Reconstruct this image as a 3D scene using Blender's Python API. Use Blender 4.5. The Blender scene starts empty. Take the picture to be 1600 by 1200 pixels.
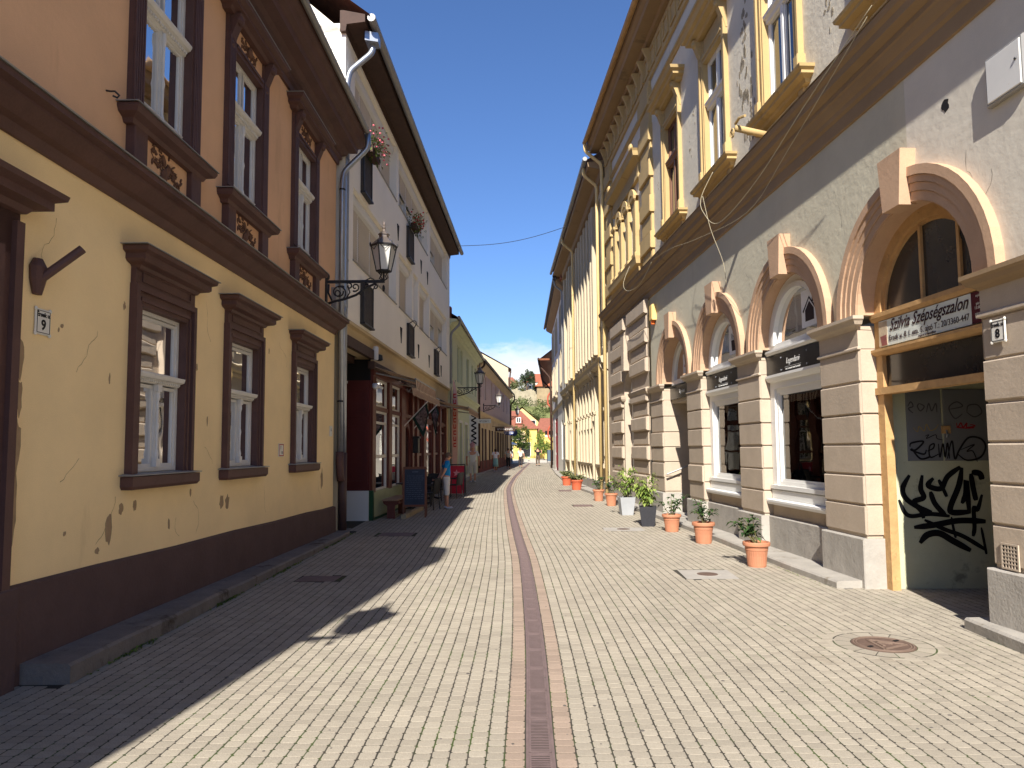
import bpy, bmesh, math, random
import numpy as np
from mathutils import Vector, Matrix
random.seed(7); rng = np.random.default_rng(7)
S = bpy.context.scene
COL = S.collection
R = math.radians

# ------------------------------------------------------------------ camera
FPX, CYP, EYE = 1110.0, 620.0, 1.65
pit, rol = R(4.2), R(0.45)
Fv = Vector((0, math.cos(pit), math.sin(pit))); U0 = Vector((0, -math.sin(pit), math.cos(pit))); R0 = Vector((1, 0, 0))
Rv = math.cos(rol)*R0 - math.sin(rol)*U0; Uv = math.cos(rol)*U0 + math.sin(rol)*R0
cam = bpy.data.cameras.new('camera'); camo = bpy.data.objects.new('camera', cam); COL.objects.link(camo)
M = Matrix.Identity(4)
for i in range(3):
    M[i][0] = Rv[i]; M[i][1] = Uv[i]; M[i][2] = -Fv[i]
M[0][3], M[1][3], M[2][3] = 0, 0, EYE
camo.matrix_world = M
cam.sensor_fit = 'HORIZONTAL'; cam.sensor_width = 36.0; cam.lens = 36.0*FPX/1600.0
cam.shift_y = (CYP-600.0)/1600.0
cam.clip_start = 0.05; cam.clip_end = 3000
S.camera = camo

# ------------------------------------------------------------------ light
SUN_EL, SUN_K = R(38.5), R(8.9)          # elevation; light travels towards +Y turned SUN_K to +X
ld = Vector((math.sin(SUN_K)*math.cos(SUN_EL), math.cos(SUN_K)*math.cos(SUN_EL), -math.sin(SUN_EL)))
sl = bpy.data.lights.new('sun', 'SUN'); sl.energy = 4.5; sl.angle = R(0.5); sl.color = (1.0, 0.95, 0.88)
so = bpy.data.objects.new('sun', sl); COL.objects.link(so)
so.rotation_euler = ld.to_track_quat('-Z', 'Y').to_euler(); so.location = (-5, -30, 40)
W = bpy.data.worlds.new('World'); S.world = W; W.use_nodes = True
nt = W.node_tree; nt.nodes.clear()
def wn(t, **k):
    n = nt.nodes.new(t)
    for a, b in k.items(): setattr(n, a, b)
    return n
sky = wn('ShaderNodeTexSky', sky_type='NISHITA'); sky.sun_disc = False
sky.sun_elevation = SUN_EL; sky.sun_rotation = R(180) + SUN_K
sky.altitude = 200; sky.air_density = 1.0; sky.dust_density = 0.0; sky.ozone_density = 10.0
tc = wn('ShaderNodeTexCoord'); sep = wn('ShaderNodeSeparateXYZ'); nt.links.new(tc.outputs['Generated'], sep.inputs[0])
mp = wn('ShaderNodeMapping'); mp.inputs['Scale'].default_value = (1, 1, 2.2); mp.inputs['Location'].default_value = (0.37, 0.0, 0.13); nt.links.new(tc.outputs['Generated'], mp.inputs[0])
nz = wn('ShaderNodeTexNoise'); nz.inputs['Scale'].default_value = 9; nz.inputs['Detail'].default_value = 9; nz.inputs['Roughness'].default_value = 0.6
nt.links.new(mp.outputs[0], nz.inputs['Vector'])
band = wn('ShaderNodeMapRange'); band.inputs[1].default_value = 0.11; band.inputs[2].default_value = 0.165; band.inputs[3].default_value = 1; band.inputs[4].default_value = 0; band.clamp = True
nt.links.new(sep.outputs['Z'], band.inputs[0])
add = wn('ShaderNodeMath', operation='MULTIPLY_ADD'); add.inputs[1].default_value = 0.36; nt.links.new(band.outputs[0], add.inputs[0]); nt.links.new(nz.outputs['Fac'], add.inputs[2])
mk = wn('ShaderNodeMapRange'); mk.interpolation_type = 'SMOOTHSTEP'; mk.inputs[1].default_value = 0.55; mk.inputs[2].default_value = 0.70; nt.links.new(add.outputs[0], mk.inputs[0]); mkm = wn('ShaderNodeMath', operation='MULTIPLY'); nt.links.new(mk.outputs[0], mkm.inputs[0]); nt.links.new(band.outputs[0], mkm.inputs[1])
nz2 = wn('ShaderNodeTexNoise'); nz2.inputs['Scale'].default_value = 22; nz2.inputs['Detail'].default_value = 6; nt.links.new(mp.outputs[0], nz2.inputs['Vector'])
cr = wn('ShaderNodeValToRGB'); cr.color_ramp.elements[0].position = 0.3; cr.color_ramp.elements[0].color = (4.6, 5.0, 5.8, 1); cr.color_ramp.elements[1].position = 0.62; cr.color_ramp.elements[1].color = (7.2, 7.2, 7.1, 1)
nt.links.new(nz2.outputs['Fac'], cr.inputs[0])
mixc = wn('ShaderNodeMixRGB'); nt.links.new(mkm.outputs[0], mixc.inputs[0]); tint = wn('ShaderNodeMixRGB', blend_type='MULTIPLY'); tint.inputs[0].default_value = 1; tint.inputs[2].default_value = (1.0, 0.93, 0.95, 1); nt.links.new(sky.outputs[0], tint.inputs[1]); nt.links.new(tint.outputs[0], mixc.inputs[1]); nt.links.new(cr.outputs[0], mixc.inputs[2])
bg = wn('ShaderNodeBackground'); bg.inputs[1].default_value = 0.085
nt.links.new(mixc.outputs[0], bg.inputs[0]); wo = wn('ShaderNodeOutputWorld'); nt.links.new(bg.outputs[0], wo.inputs[0])
S.view_settings.view_transform = 'Standard'; S.view_settings.look = 'None'; S.view_settings.gamma = 1.0
S.view_settings.exposure = 1.08
try: S.view_settings.use_curve_mapping = False
except Exception: pass
S.render.engine = 'CYCLES'

# ------------------------------------------------------------------ materials
def lin(c):
    return tuple(((x/255.0)/12.92 if x/255.0 <= 0.04045 else ((x/255.0+0.055)/1.055)**2.4) for x in c)
MATS = {}
def mat(name, rgb, rough=0.85, var=0.10, scale=2.0, bump=0.0, bscale=60.0, stain=None, sthr=0.62, sscale=1.2, metallic=0.0, spec=0.3, island=0.0, streak=False, speck=0.0, sps=130.0):
    """rgb in sRGB 0-255.  Object-space noise varies the tone; optional stain patches and fine relief."""
    if name in MATS: return MATS[name]
    m = bpy.data.materials.new(name); m.use_nodes = True; t = m.node_tree; t.nodes.clear()
    N = t.nodes.new; Lk = t.links.new
    out = N('ShaderNodeOutputMaterial'); b = N('ShaderNodeBsdfPrincipled'); Lk(b.outputs[0], out.inputs[0])
    b.inputs['Roughness'].default_value = rough; b.inputs['Metallic'].default_value = metallic
    b.inputs['Specular IOR Level'].default_value = spec
    c = lin(rgb); co = N('ShaderNodeTexCoord')
    src = co.outputs['Object']
    if streak:
        mpn = N('ShaderNodeMapping'); mpn.inputs['Scale'].default_value = (1, 1, 0.18); Lk(src, mpn.inputs[0]); ssrc = mpn.outputs[0]
    else: ssrc = src
    n1 = N('ShaderNodeTexNoise'); n1.inputs['Scale'].default_value = scale; n1.inputs['Detail'].default_value = 7; n1.inputs['Roughness'].default_value = 0.65; Lk(src, n1.inputs['Vector'])
    mr = N('ShaderNodeMapRange'); mr.inputs[1].default_value = 0.3; mr.inputs[2].default_value = 0.7; mr.inputs[3].default_value = 1-var; mr.inputs[4].default_value = 1+var; Lk(n1.outputs['Fac'], mr.inputs[0])
    val = mr.outputs[0]
    if island:
        g = N('ShaderNodeNewGeometry'); oi = N('ShaderNodeObjectInfo')
        ad = N('ShaderNodeMath'); ad.operation = 'ADD'; Lk(g.outputs['Random Per Island'], ad.inputs[0]); Lk(oi.outputs['Random'], ad.inputs[1])
        fr = N('ShaderNodeMath'); fr.operation = 'FRACT'; Lk(ad.outputs[0], fr.inputs[0])
        m2 = N('ShaderNodeMapRange'); m2.inputs[3].default_value = 1-island; m2.inputs[4].default_value = 1+island; Lk(fr.outputs[0], m2.inputs[0])
        mu = N('ShaderNodeMath'); mu.operation = 'MULTIPLY'; Lk(val, mu.inputs[0]); Lk(m2.outputs[0], mu.inputs[1]); val = mu.outputs[0]
    if speck:
        ns = N('ShaderNodeTexNoise'); ns.inputs['Scale'].default_value = sps; ns.inputs['Detail'].default_value = 3; Lk(src, ns.inputs['Vector'])
        m4 = N('ShaderNodeMapRange'); m4.inputs[1].default_value = .3; m4.inputs[2].default_value = .7; m4.inputs[3].default_value = 1-speck; m4.inputs[4].default_value = 1+speck; Lk(ns.outputs['Fac'], m4.inputs[0])
        m5 = N('ShaderNodeMath'); m5.operation = 'MULTIPLY'; Lk(val, m5.inputs[0]); Lk(m4.outputs[0], m5.inputs[1]); val = m5.outputs[0]
    vm = N('ShaderNodeVectorMath'); vm.operation = 'SCALE'; vm.inputs[0].default_value = c; Lk(val, vm.inputs['Scale'])
    colo = vm.outputs[0]
    if stain:
        n2 = N('ShaderNodeTexNoise'); n2.inputs['Scale'].default_value = sscale; n2.inputs['Detail'].default_value = 9; n2.inputs['Roughness'].default_value = 0.68; Lk(ssrc, n2.inputs['Vector'])
        ms = N('ShaderNodeMapRange'); ms.inputs[1].default_value = sthr; ms.inputs[2].default_value = sthr+0.10; Lk(n2.outputs['Fac'], ms.inputs[0])
        mx = N('ShaderNodeMixRGB'); Lk(ms.outputs[0], mx.inputs[0]); Lk(colo, mx.inputs[1]); mx.inputs[2].default_value = (*lin(stain), 1); colo = mx.outputs[0]
    Lk(colo, b.inputs['Base Color'])
    if bump:
        n3 = N('ShaderNodeTexNoise'); n3.inputs['Scale'].default_value = bscale; n3.inputs['Detail'].default_value = 5; Lk(src, n3.inputs['Vector'])
        mm = N('ShaderNodeMath'); mm.operation = 'MULTIPLY_ADD'; mm.inputs[1].default_value = 2.5; Lk(n1.outputs['Fac'], mm.inputs[0]); Lk(n3.outputs['Fac'], mm.inputs[2])
        bp = N('ShaderNodeBump'); bp.inputs['Strength'].default_value = bump; bp.inputs['Distance'].default_value = 0.012; Lk(mm.outputs[0], bp.inputs['Height']); Lk(bp.outputs[0], b.inputs['Normal'])
    MATS[name] = m; return m
def glass(name, tint=(0.75, 0.8, 0.8), refl=0.09):
    m = bpy.data.materials.new(name); m.use_nodes = True; t = m.node_tree; t.nodes.clear(); N = t.nodes.new; Lk = t.links.new
    out = N('ShaderNodeOutputMaterial'); tr = N('ShaderNodeBsdfTransparent'); tr.inputs[0].default_value = (*tint, 1)
    gl = N('ShaderNodeBsdfGlossy'); gl.inputs['Roughness'].default_value = 0.015
    co = N('ShaderNodeTexCoord'); n = N('ShaderNodeTexNoise'); n.inputs['Scale'].default_value = 1.3; Lk(co.outputs['Object'], n.inputs['Vector'])
    bp = N('ShaderNodeBump'); bp.inputs['Strength'].default_value = 0.06; bp.inputs['Distance'].default_value = 0.05; Lk(n.outputs['Fac'], bp.inputs['Height']); Lk(bp.outputs[0], gl.inputs['Normal'])
    fr = N('ShaderNodeFresnel'); fr.inputs['IOR'].default_value = 1.6
    ad = N('ShaderNodeMath'); ad.operation = 'ADD'; ad.use_clamp = True; ad.inputs[1].default_value = refl; Lk(fr.outputs[0], ad.inputs[0])
    mx = N('ShaderNodeMixShader'); Lk(ad.outputs[0], mx.inputs[0]); Lk(tr.outputs[0], mx.inputs[1]); Lk(gl.outputs[0], mx.inputs[2]); Lk(mx.outputs[0], out.inputs[0])
    MATS[name] = m; return m
def mirror_pane(name, rgb, refl):
    m = bpy.data.materials.new(name); m.use_nodes = True; t = m.node_tree; t.nodes.clear(); N = t.nodes.new; Lk = t.links.new
    out = N('ShaderNodeOutputMaterial'); d = N('ShaderNodeBsdfDiffuse'); d.inputs[0].default_value = (*lin(rgb), 1); gl = N('ShaderNodeBsdfGlossy'); gl.inputs['Roughness'].default_value = 0.02
    co = N('ShaderNodeTexCoord'); n = N('ShaderNodeTexNoise'); n.inputs['Scale'].default_value = 1.1; Lk(co.outputs['Object'], n.inputs['Vector'])
    bp = N('ShaderNodeBump'); bp.inputs['Strength'].default_value = 0.12; bp.inputs['Distance'].default_value = 0.05; Lk(n.outputs['Fac'], bp.inputs['Height']); Lk(bp.outputs[0], gl.inputs['Normal'])
    fr = N('ShaderNodeFresnel'); fr.inputs['IOR'].default_value = 1.6; ad = N('ShaderNodeMath'); ad.operation = 'ADD'; ad.use_clamp = True; ad.inputs[1].default_value = refl; Lk(fr.outputs[0], ad.inputs[0])
    mx = N('ShaderNodeMixShader'); Lk(ad.outputs[0], mx.inputs[0]); Lk(d.outputs[0], mx.inputs[1]); Lk(gl.outputs[0], mx.inputs[2]); Lk(mx.outputs[0], out.inputs[0]); MATS[name] = m; return m
def leafmat(name, a, b):
    m = bpy.data.materials.new(name); m.use_nodes = True; t = m.node_tree; t.nodes.clear(); N = t.nodes.new; Lk = t.links.new
    out = N('ShaderNodeOutputMaterial'); g = N('ShaderNodeNewGeometry'); mx = N('ShaderNodeMixRGB')
    mx.inputs[1].default_value = (*lin(a), 1); mx.inputs[2].default_value = (*lin(b), 1); Lk(g.outputs['Random Per Island'], mx.inputs[0])
    d = N('ShaderNodeBsdfPrincipled'); d.inputs['Roughness'].default_value = 0.5; d.inputs['Specular IOR Level'].default_value = 0.35; Lk(mx.outputs[0], d.inputs['Base Color'])
    tl = N('ShaderNodeBsdfTranslucent'); Lk(mx.outputs[0], tl.inputs[0]); ms = N('ShaderNodeMixShader'); ms.inputs[0].default_value = 0.3
    Lk(d.outputs[0], ms.inputs[1]); Lk(tl.outputs[0], ms.inputs[2]); Lk(ms.outputs[0], out.inputs[0]); MATS[name] = m; return m

YEL = mat('yellow_plaster', (251, 221, 166), var=0.08, scale=0.8, bump=0.3, bscale=18, stain=(236, 205, 152), sthr=0.66, sscale=1.6, streak=True, speck=.05)
ORA = mat('orange_plaster', (230, 183, 140), var=0.08, scale=0.7, bump=0.3, bscale=18, stain=(214, 168, 128), sthr=0.58, sscale=1.5, streak=True, speck=.05)
BRN = mat('brown_trim_paint', (92, 66, 60), rough=0.6, var=0.18, scale=2.5, bump=0.2, speck=.08, bscale=30, stain=(108, 82, 72), sthr=0.68, sscale=3)
PLB = mat('brown_plinth_render', (92, 72, 68), rough=0.9, var=0.12, scale=2.5, bump=0.4, bscale=30, stain=(122, 100, 92), sthr=0.68, sscale=2)
WHT = mat('white_window_paint', (218, 214, 206), rough=0.5, var=0.05, scale=6, stain=(190, 180, 164), sthr=0.68, sscale=7)
WHC = mat('clean_white_paint', (224, 222, 216), rough=0.4, var=0.02)
PANE = mirror_pane('dark_window_glass', (36, 38, 42), 0.16)
GLS = glass('clear_glass')
GRW = mat('grey_green_plaster', (196, 189, 166), var=0.09, scale=0.8, bump=0.45, bscale=11, speck=.05, stain=(182, 175, 154), sthr=0.58, sscale=1.0, streak=True)
GRL = mat('repainted_grey_plaster', (212, 204, 187), var=0.08, scale=1.1, bump=0.35, speck=.05, bscale=9, stain=(186, 178, 168), sthr=0.62, sscale=1.3)
GRU = mat('weathered_grey_plaster', (212, 203, 182), var=0.10, scale=1.3, bump=0.5, speck=.06, bscale=12, stain=(170, 160, 140), sthr=0.63, sscale=1.1)
PEA = mat('peach_plaster', (179, 163, 143), var=0.09, scale=2.2, bump=0.18, bscale=26, speck=.07, stain=(170, 154, 134), sthr=0.66, sscale=1.5)
PEB = mat('peach_arch_stucco', (186, 153, 124), var=0.09, scale=2.2, bump=0.18, bscale=26, speck=.07, stain=(168, 138, 112), sthr=0.62, sscale=2)
OCH = mat('ochre_stucco', (182, 156, 108), var=0.07, scale=1.8, bump=0.16, bscale=30, stain=(158, 134, 92), sthr=0.60, sscale=1.6)
OCD = mat('brown_ochre_stucco', (148, 124, 94), var=0.08, scale=1.5, bump=0.12, bscale=26, stain=(120, 102, 80), sthr=0.6, sscale=1.3)
STN = mat('grey_stone', (164, 158, 148), rough=0.9, var=0.12, scale=4, bump=0.35, bscale=35, stain=(132, 126, 116), sthr=0.63, sscale=2.5)
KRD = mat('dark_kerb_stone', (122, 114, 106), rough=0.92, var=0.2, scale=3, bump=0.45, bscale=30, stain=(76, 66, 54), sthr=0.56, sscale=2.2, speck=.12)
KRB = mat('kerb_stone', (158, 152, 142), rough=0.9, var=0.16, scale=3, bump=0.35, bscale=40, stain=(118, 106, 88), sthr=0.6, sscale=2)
CRM = mat('cream_render', (250, 242, 226), var=0.04, scale=0.8, bump=0.08, bscale=40, stain=(208, 194, 170), sthr=0.66, streak=True)
CR2 = mat('pale_cream_facade', (190, 175, 147), var=0.05, scale=0.8, bump=0.1, bscale=30, stain=(188, 170, 140), sthr=0.63, streak=True)
GRN = mat('pale_green_render', (206, 208, 172), var=0.05, scale=0.8, bump=0.08, stain=(184, 188, 150), sthr=0.64, streak=True)
PNK = mat('pink_render', (202, 176, 166), var=0.05, scale=0.8, bump=0.08, stain=(188, 156, 144), sthr=0.64, streak=True)
SND = mat('sand_render', (202, 180, 142), var=0.06, scale=1.0, bump=0.1)
WHR = mat('white_render', (222, 218, 208), var=0.04, scale=0.8, bump=0.08, stain=(214, 206, 190), sthr=0.65, streak=True)
TIL = mat('red_roof_tiles', (138, 86, 68), rough=0.85, var=0.22, scale=3, bump=0.5, bscale=8, stain=(140, 84, 64), sthr=0.58, sscale=1.5)
TIO = mat('orange_roof_tiles', (166, 94, 64), rough=0.85, var=0.14, scale=3, bump=0.4, bscale=8)
TIB = mat('old_brown_tiles', (112, 78, 62), rough=0.9, var=0.25, scale=5, bump=0.4, bscale=12)
WOD = mat('dark_shopfront_wood', (96, 48, 38), rough=0.45, var=0.15, scale=5, bump=0.05)
WDR = mat('dark_red_panel', (92, 38, 32), rough=0.5, var=0.12, scale=3)
WDB = mat('dark_brown_timber', (70, 50, 40), rough=0.7, var=0.2, scale=6)
WDO = mat('worn_ochre_timber', (184, 146, 98), rough=0.7, var=0.18, scale=6, bump=0.3, bscale=25, stain=(120, 88, 60), sthr=0.62, sscale=9)
IRN = mat('black_iron', (38, 37, 38), rough=0.5, var=0.15, spec=0.45)
ZNC = mat('zinc_pipe', (168, 172, 178), rough=0.35, var=0.1, scale=4, metallic=0.75)
GUT = mat('grey_gutter', (150, 148, 144), rough=0.5, var=0.08, metallic=0.2)
BLK = mat('black_board', (26, 25, 27), rough=0.3, var=0.05, spec=0.5)
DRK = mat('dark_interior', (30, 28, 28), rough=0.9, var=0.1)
TER = mat('terracotta', (178, 120, 90), rough=0.65, var=0.10, scale=6, bump=0.06, bscale=50, stain=(190, 124, 92), sthr=0.62, sscale=7)
SOI = mat('potting_soil', (58, 46, 38), rough=0.95, var=0.3, scale=30, bump=0.5)
PAV = mat('paver_concrete', (158, 149, 133), rough=0.92, var=0.10, scale=0.9, bump=0.35, bscale=240, island=0.10, speck=.16, sps=110, stain=(140, 130, 114), sthr=0.60, sscale=0.55)
PAR = mat('reddish_paver_concrete', (152, 134, 118), rough=0.92, var=0.09, scale=1.5, bump=0.35, bscale=240, island=0.10, speck=.16, sps=110)
JNT = mat('sand_joint', (62, 58, 50), rough=0.98, var=0.25, scale=9, stain=(66, 80, 38), sthr=0.50, sscale=1.6)
RST = mat('rusted_cast_iron', (122, 104, 100), rough=0.62, var=0.18, scale=8, bump=0.25, bscale=90, metallic=0.2)
RS2 = mat('brown_cast_iron', (98, 80, 70), rough=0.7, var=0.2, scale=9, bump=0.25, bscale=60)
CON = mat('concrete_slab', (160, 154, 145), rough=0.92, var=0.10, scale=5, bump=0.3, bscale=120)
ENM = mat('white_enamel', (226, 222, 210), rough=0.35, var=0.04, stain=(150, 104, 76), sthr=0.72, sscale=22)
INK = mat('black_print', (24, 22, 24), rough=0.6, var=0)
SKN = mat('skin', (200, 146, 118), rough=0.6, var=0.05)
GRS = leafmat('weed_leaves', (70, 96, 40), (124, 140, 62))
LFD = leafmat('glossy_dark_leaves', (40, 62, 34), (84, 112, 58))
LFL = leafmat('light_green_leaves', (96, 122, 52), (164, 178, 92))
LFT = leafmat('tree_leaves', (62, 84, 40), (116, 130, 66))
LFC = leafmat('conifer_needles', (52, 70, 46), (94, 108, 70))
LFO = leafmat('olive_leaves', (96, 108, 66), (146, 146, 100))
BRK = mat('bark', (96, 80, 66), rough=0.95, var=0.2, scale=10)

# ------------------------------------------------------------------ mesh helpers
class MB:
    def __init__(s, sd=1): s.v = []; s.f = []; s.sd = sd
    def add(s, vs, fs):
        o = len(s.v); s.v += [(a, b*s.sd, c) for a, b, c in vs]; s.f += [tuple(i+o for i in f) for f in fs]; return s
    def quad(s, *p): return s.add(p, [tuple(range(len(p)))])
    def box(s, a0, a1, b0, b1, c0, c1):
        return s.add([(x, y, z) for x in (a0, a1) for y in (b0, b1) for z in (c0, c1)], [(0, 1, 3, 2), (4, 6, 7, 5), (0, 4, 5, 1), (2, 3, 7, 6), (0, 2, 6, 4), (1, 5, 7, 3)])
    def cbox(s, a0, a1, b0, b1, c0, c1, e=0.012):
        """box with the face at b1 chamfered by e"""
        r = lambda d, y: [(a0+d, y, c0+d), (a1-d, y, c0+d), (a1-d, y, c1-d), (a0+d, y, c1-d)]
        k = e if b1 > b0 else -e
        vs = r(0, b0)+r(0, b1-k)+r(e, b1); fs = [(0, 1, 2, 3), (8, 9, 10, 11)]
        for q in (0, 4): fs += [(q+i, q+(i+1) % 4, q+4+(i+1) % 4, q+4+i) for i in range(4)]
        return s.add(vs, fs)
    def prism(s, poly, c0, c1, ax='z'):
        """polygon extruded along ax; poly gives the other two coordinates in order"""
        mk = {'z': lambda p, c: (p[0], p[1], c), 'y': lambda p, c: (p[0], c, p[1]), 'x': lambda p, c: (c, p[0], p[1])}[ax]
        n = len(poly); vs = [mk(p, c0) for p in poly]+[mk(p, c1) for p in poly]
        return s.add(vs, [tuple(range(n)), tuple(range(2*n-1, n-1, -1))]+[(i, (i+1) % n, n+(i+1) % n, n+i) for i in range(n)])
    def cornice(s, s0, s1, prof, n0=0.0, eL=True, eR=True):
        """profile (n,z) run from s0 to s1, mitred round its ends"""
        lo = []; fs = []; m = len(prof)
        for n, z in prof:
            e = max(n-n0, 0); l = s0-(e if eL else 0); r = s1+(e if eR else 0)
            lo += [(l, min(n0, n)-0.02, z), (l, n, z), (r, n, z), (r, min(n0, n)-0.02, z)]
        for i in range(m-1):
            a, b = i*4, i*4+4
            fs += [(a+k, a+(k+1) % 4, b+(k+1) % 4, b+k) for k in range(4)]
        fs += [(3, 2, 1, 0), (m*4-4, m*4-3, m*4-2, m*4-1)]
        return s.add(lo, fs)
    def tube(s, path, r, seg=8, closed=False):
        P = [Vector(p) for p in path]; n = len(P); rs = r if isinstance(r, (list, tuple)) else [r]*n
        o = []; up = None
        for i in range(n):
            if closed: d = P[(i+1) % n]-P[i-1]
            else: d = P[min(i+1, n-1)]-P[max(i-1, 0)]
            if d.length < 1e-9: d = Vector((0, 0, 1))
            d.normalize()
            if up is None:
                up = Vector((0, 0, 1)) if abs(d.z) < 0.9 else Vector((1, 0, 0))
            u = (up-d*up.dot(d))
            if u.length < 1e-6: u = Vector((0, 1, 0))-d*d.y
            u.normalize(); w = d.cross(u); up = u
            for k in range(seg):
                a = 2*math.pi*k/seg; q = P[i]+(u*math.cos(a)+w*math.sin(a))*rs[i]; o.append(tuple(q))
        fs = []
        for i in range(n if closed else n-1):
            for k in range(seg):
                a = i*seg; b = ((i+1) % n)*seg
                fs.append((a+k, a+(k+1) % seg, b+(k+1) % seg, b+k))
        if not closed: fs += [tuple(range(seg)), tuple(range((n-1)*seg, n*seg))[::-1]]
        return s.add(o, fs)
    def lathe(s, prof, c=(0, 0, 0), seg=16, rib=None, sx=1, sy=1, ph=0):
        """profile (r,z) spun round z; rib=(from,to,amp,count) flutes the profile points in that index range"""
        vs = []; fs = []; m = len(prof)
        for i, (r, z) in enumerate(prof):
            for k in range(seg):
                a = 2*math.pi*k/seg+ph; q = r
                if rib and rib[0] <= i <= rib[1]: q = r*(1+rib[2]*(1 if k % 2 else -1))
                vs.append((c[0]+q*math.cos(a)*sx, c[1]+q*math.sin(a)*sy, c[2]+z))
        for i in range(m-1):
            fs += [(i*seg+k, i*seg+(k+1) % seg, (i+1)*seg+(k+1) % seg, (i+1)*seg+k) for k in range(seg)]
        fs += [tuple(range(seg))[::-1], tuple(range((m-1)*seg, m*seg))]
        return s.add(vs, fs)
    def blob(s, c, r, seg=6, rings=4, rot=0.0):
        """ellipsoid; rot turns it in its local x-z plane"""
        vs = []; fs = []; ca, sa = math.cos(rot), math.sin(rot)
        for i in range(rings+1):
            t = math.pi*i/rings
            for k in range(seg):
                a = 2*math.pi*k/seg; x = r[0]*math.sin(t)*math.cos(a); y = r[1]*math.sin(t)*math.sin(a); z = r[2]*math.cos(t)
                vs.append((c[0]+x*ca+z*sa, c[1]+y, c[2]-x*sa+z*ca))
        for i in range(rings):
            fs += [(i*seg+k, i*seg+(k+1) % seg, (i+1)*seg+(k+1) % seg, (i+1)*seg+k) for k in range(seg)]
        return s.add(vs, fs)
    def wall(s, s0, s1, z0, z1, ops=(), n=0.0, depth=0.25, D=None):
        """sheet with real openings; ops (a,b,c,d,arched); arched: d is the springing height"""
        xs = {s0, s1}; zs = {z0, z1}; rc = []
        for o in ops:
            a, b, c, d = o[:4]; t = d+(b-a)/2 if len(o) > 4 and o[4] else d
            xs |= {a, b}; zs |= {c, t}; rc.append((a, b, c, t))
        xs = sorted(x for x in xs if s0-1e-6 <= x <= s1+1e-6); zs = sorted(z for z in zs if z0-1e-6 <= z <= z1+1e-6)
        for i in range(len(xs)-1):
            for j in range(len(zs)-1):
                mx, mz = (xs[i]+xs[i+1])/2, (zs[j]+zs[j+1])/2
                if any(a < mx < b and c < mz < t for a, b, c, t in rc): continue
                s.quad((xs[i], n, zs[j]), (xs[i+1], n, zs[j]), (xs[i+1], n, zs[j+1]), (xs[i], n, zs[j+1]))
        for o in ops:
            a, b, c, d = o[:4]; q = n-depth; c = max(c, z0)
            s.quad((a, n, c), (a, q, c), (a, q, d), (a, n, d)); s.quad((b, n, c), (b, n, d), (b, q, d), (b, q, c)); s.quad((a, n, c), (b, n, c), (b, q, c), (a, q, c))
            if len(o) > 4 and o[4]:
                r = (b-a)/2; m = (a+b)/2; K = 20; pts = [(m-r*math.cos(math.pi*k/K), d+r*math.sin(math.pi*k/K)) for k in range(K+1)]
                for k in range(K):
                    (x0, y0), (x1, y1) = pts[k], pts[k+1]
                    s.quad((x0, n, y0), (x1, n, y1), (x1, n, d+r), (x0, n, d+r)); s.quad((x0, n, y0), (x0, q, y0), (x1, q, y1), (x1, n, y1))
            else: s.quad((a, n, d), (a, q, d), (b, q, d), (b, n, d))
        if D:
            s.quad((s0, n, z0), (s0, -D, z0), (s0, -D, z1), (s0, n, z1)); s.quad((s1, n, z0), (s1, n, z1), (s1, -D, z1), (s1, -D, z0)); s.quad((s0, -D, z0), (s1, -D, z0), (s1, -D, z1), (s0, -D, z1))
        return s
    def arch(s, c, zs, r0, r1, n0, n1, K=24, a0=0.0, a1=math.pi):
        """half-ring between radii r0 and r1"""
        vs = []; fs = []
        for k in range(K+1):
            t = a0+(a1-a0)*k/K; cs, sn = math.cos(t), math.sin(t)
            vs += [(c-r0*cs, n0, zs+r0*sn), (c-r1*cs, n0, zs+r1*sn), (c-r1*cs, n1, zs+r1*sn), (c-r0*cs, n1, zs+r0*sn)]
        for k in range(K):
            a = k*4; fs += [(a+i, a+(i+1) % 4, a+4+(i+1) % 4, a+4+i) for i in range(4)]
        fs += [(0, 1, 2, 3), (K*4+3, K*4+2, K*4+1, K*4)]
        return s.add(vs, fs)
    def ribbon(s, pts, w, y):
        """flat painted stroke in the x-z plane at depth y"""
        P = [Vector((p[0], p[1])) for p in pts]; n = len(P); ws = w if isinstance(w, (list, tuple)) else [w]*n; vs = []
        for i in range(n):
            d = P[min(i+1, n-1)]-P[max(i-1, 0)]; d = d.normalized() if d.length > 1e-9 else Vector((1, 0)); q = Vector((-d.y, d.x))*ws[i]/2
            vs += [(P[i].x+q.x, y, P[i].y+q.y), (P[i].x-q.x, y, P[i].y-q.y)]
        return s.add(vs, [(2*i, 2*i+1, 2*i+3, 2*i+2) for i in range(n-1)])
    def leaf(s, p, d, L, w, droop=0.25):
        """pointed leaf of four triangles, folded along its midrib"""
        p = Vector(p); d = Vector(d).normalized(); sd = d.cross(Vector((0, 0, 1)))
        sd = sd.normalized() if sd.length > 1e-4 else Vector((1, 0, 0)); up = sd.cross(d)
        m = p+d*L*0.5+up*L*0.06; e = p+d*L-Vector((0, 0, 1))*L*droop
        return s.add([tuple(p), tuple(m+sd*w/2+up*w*0.15), tuple(e), tuple(m-sd*w/2+up*w*0.15), tuple(m)], [(0, 1, 4), (1, 2, 4), (2, 3, 4), (3, 0, 4)])
    def mesh(s, name, m, smooth=False, fix=True):
        me = bpy.data.meshes.new(name); me.from_pydata(s.v, [], s.f)
        if fix:
            b = bmesh.new(); b.from_mesh(me); bmesh.ops.recalc_face_normals(b, faces=b.faces); b.to_mesh(me); b.free()
        if smooth: me.polygons.foreach_set('use_smooth', [True]*len(me.polygons))
        if m: me.materials.append(m)
        return me
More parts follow.
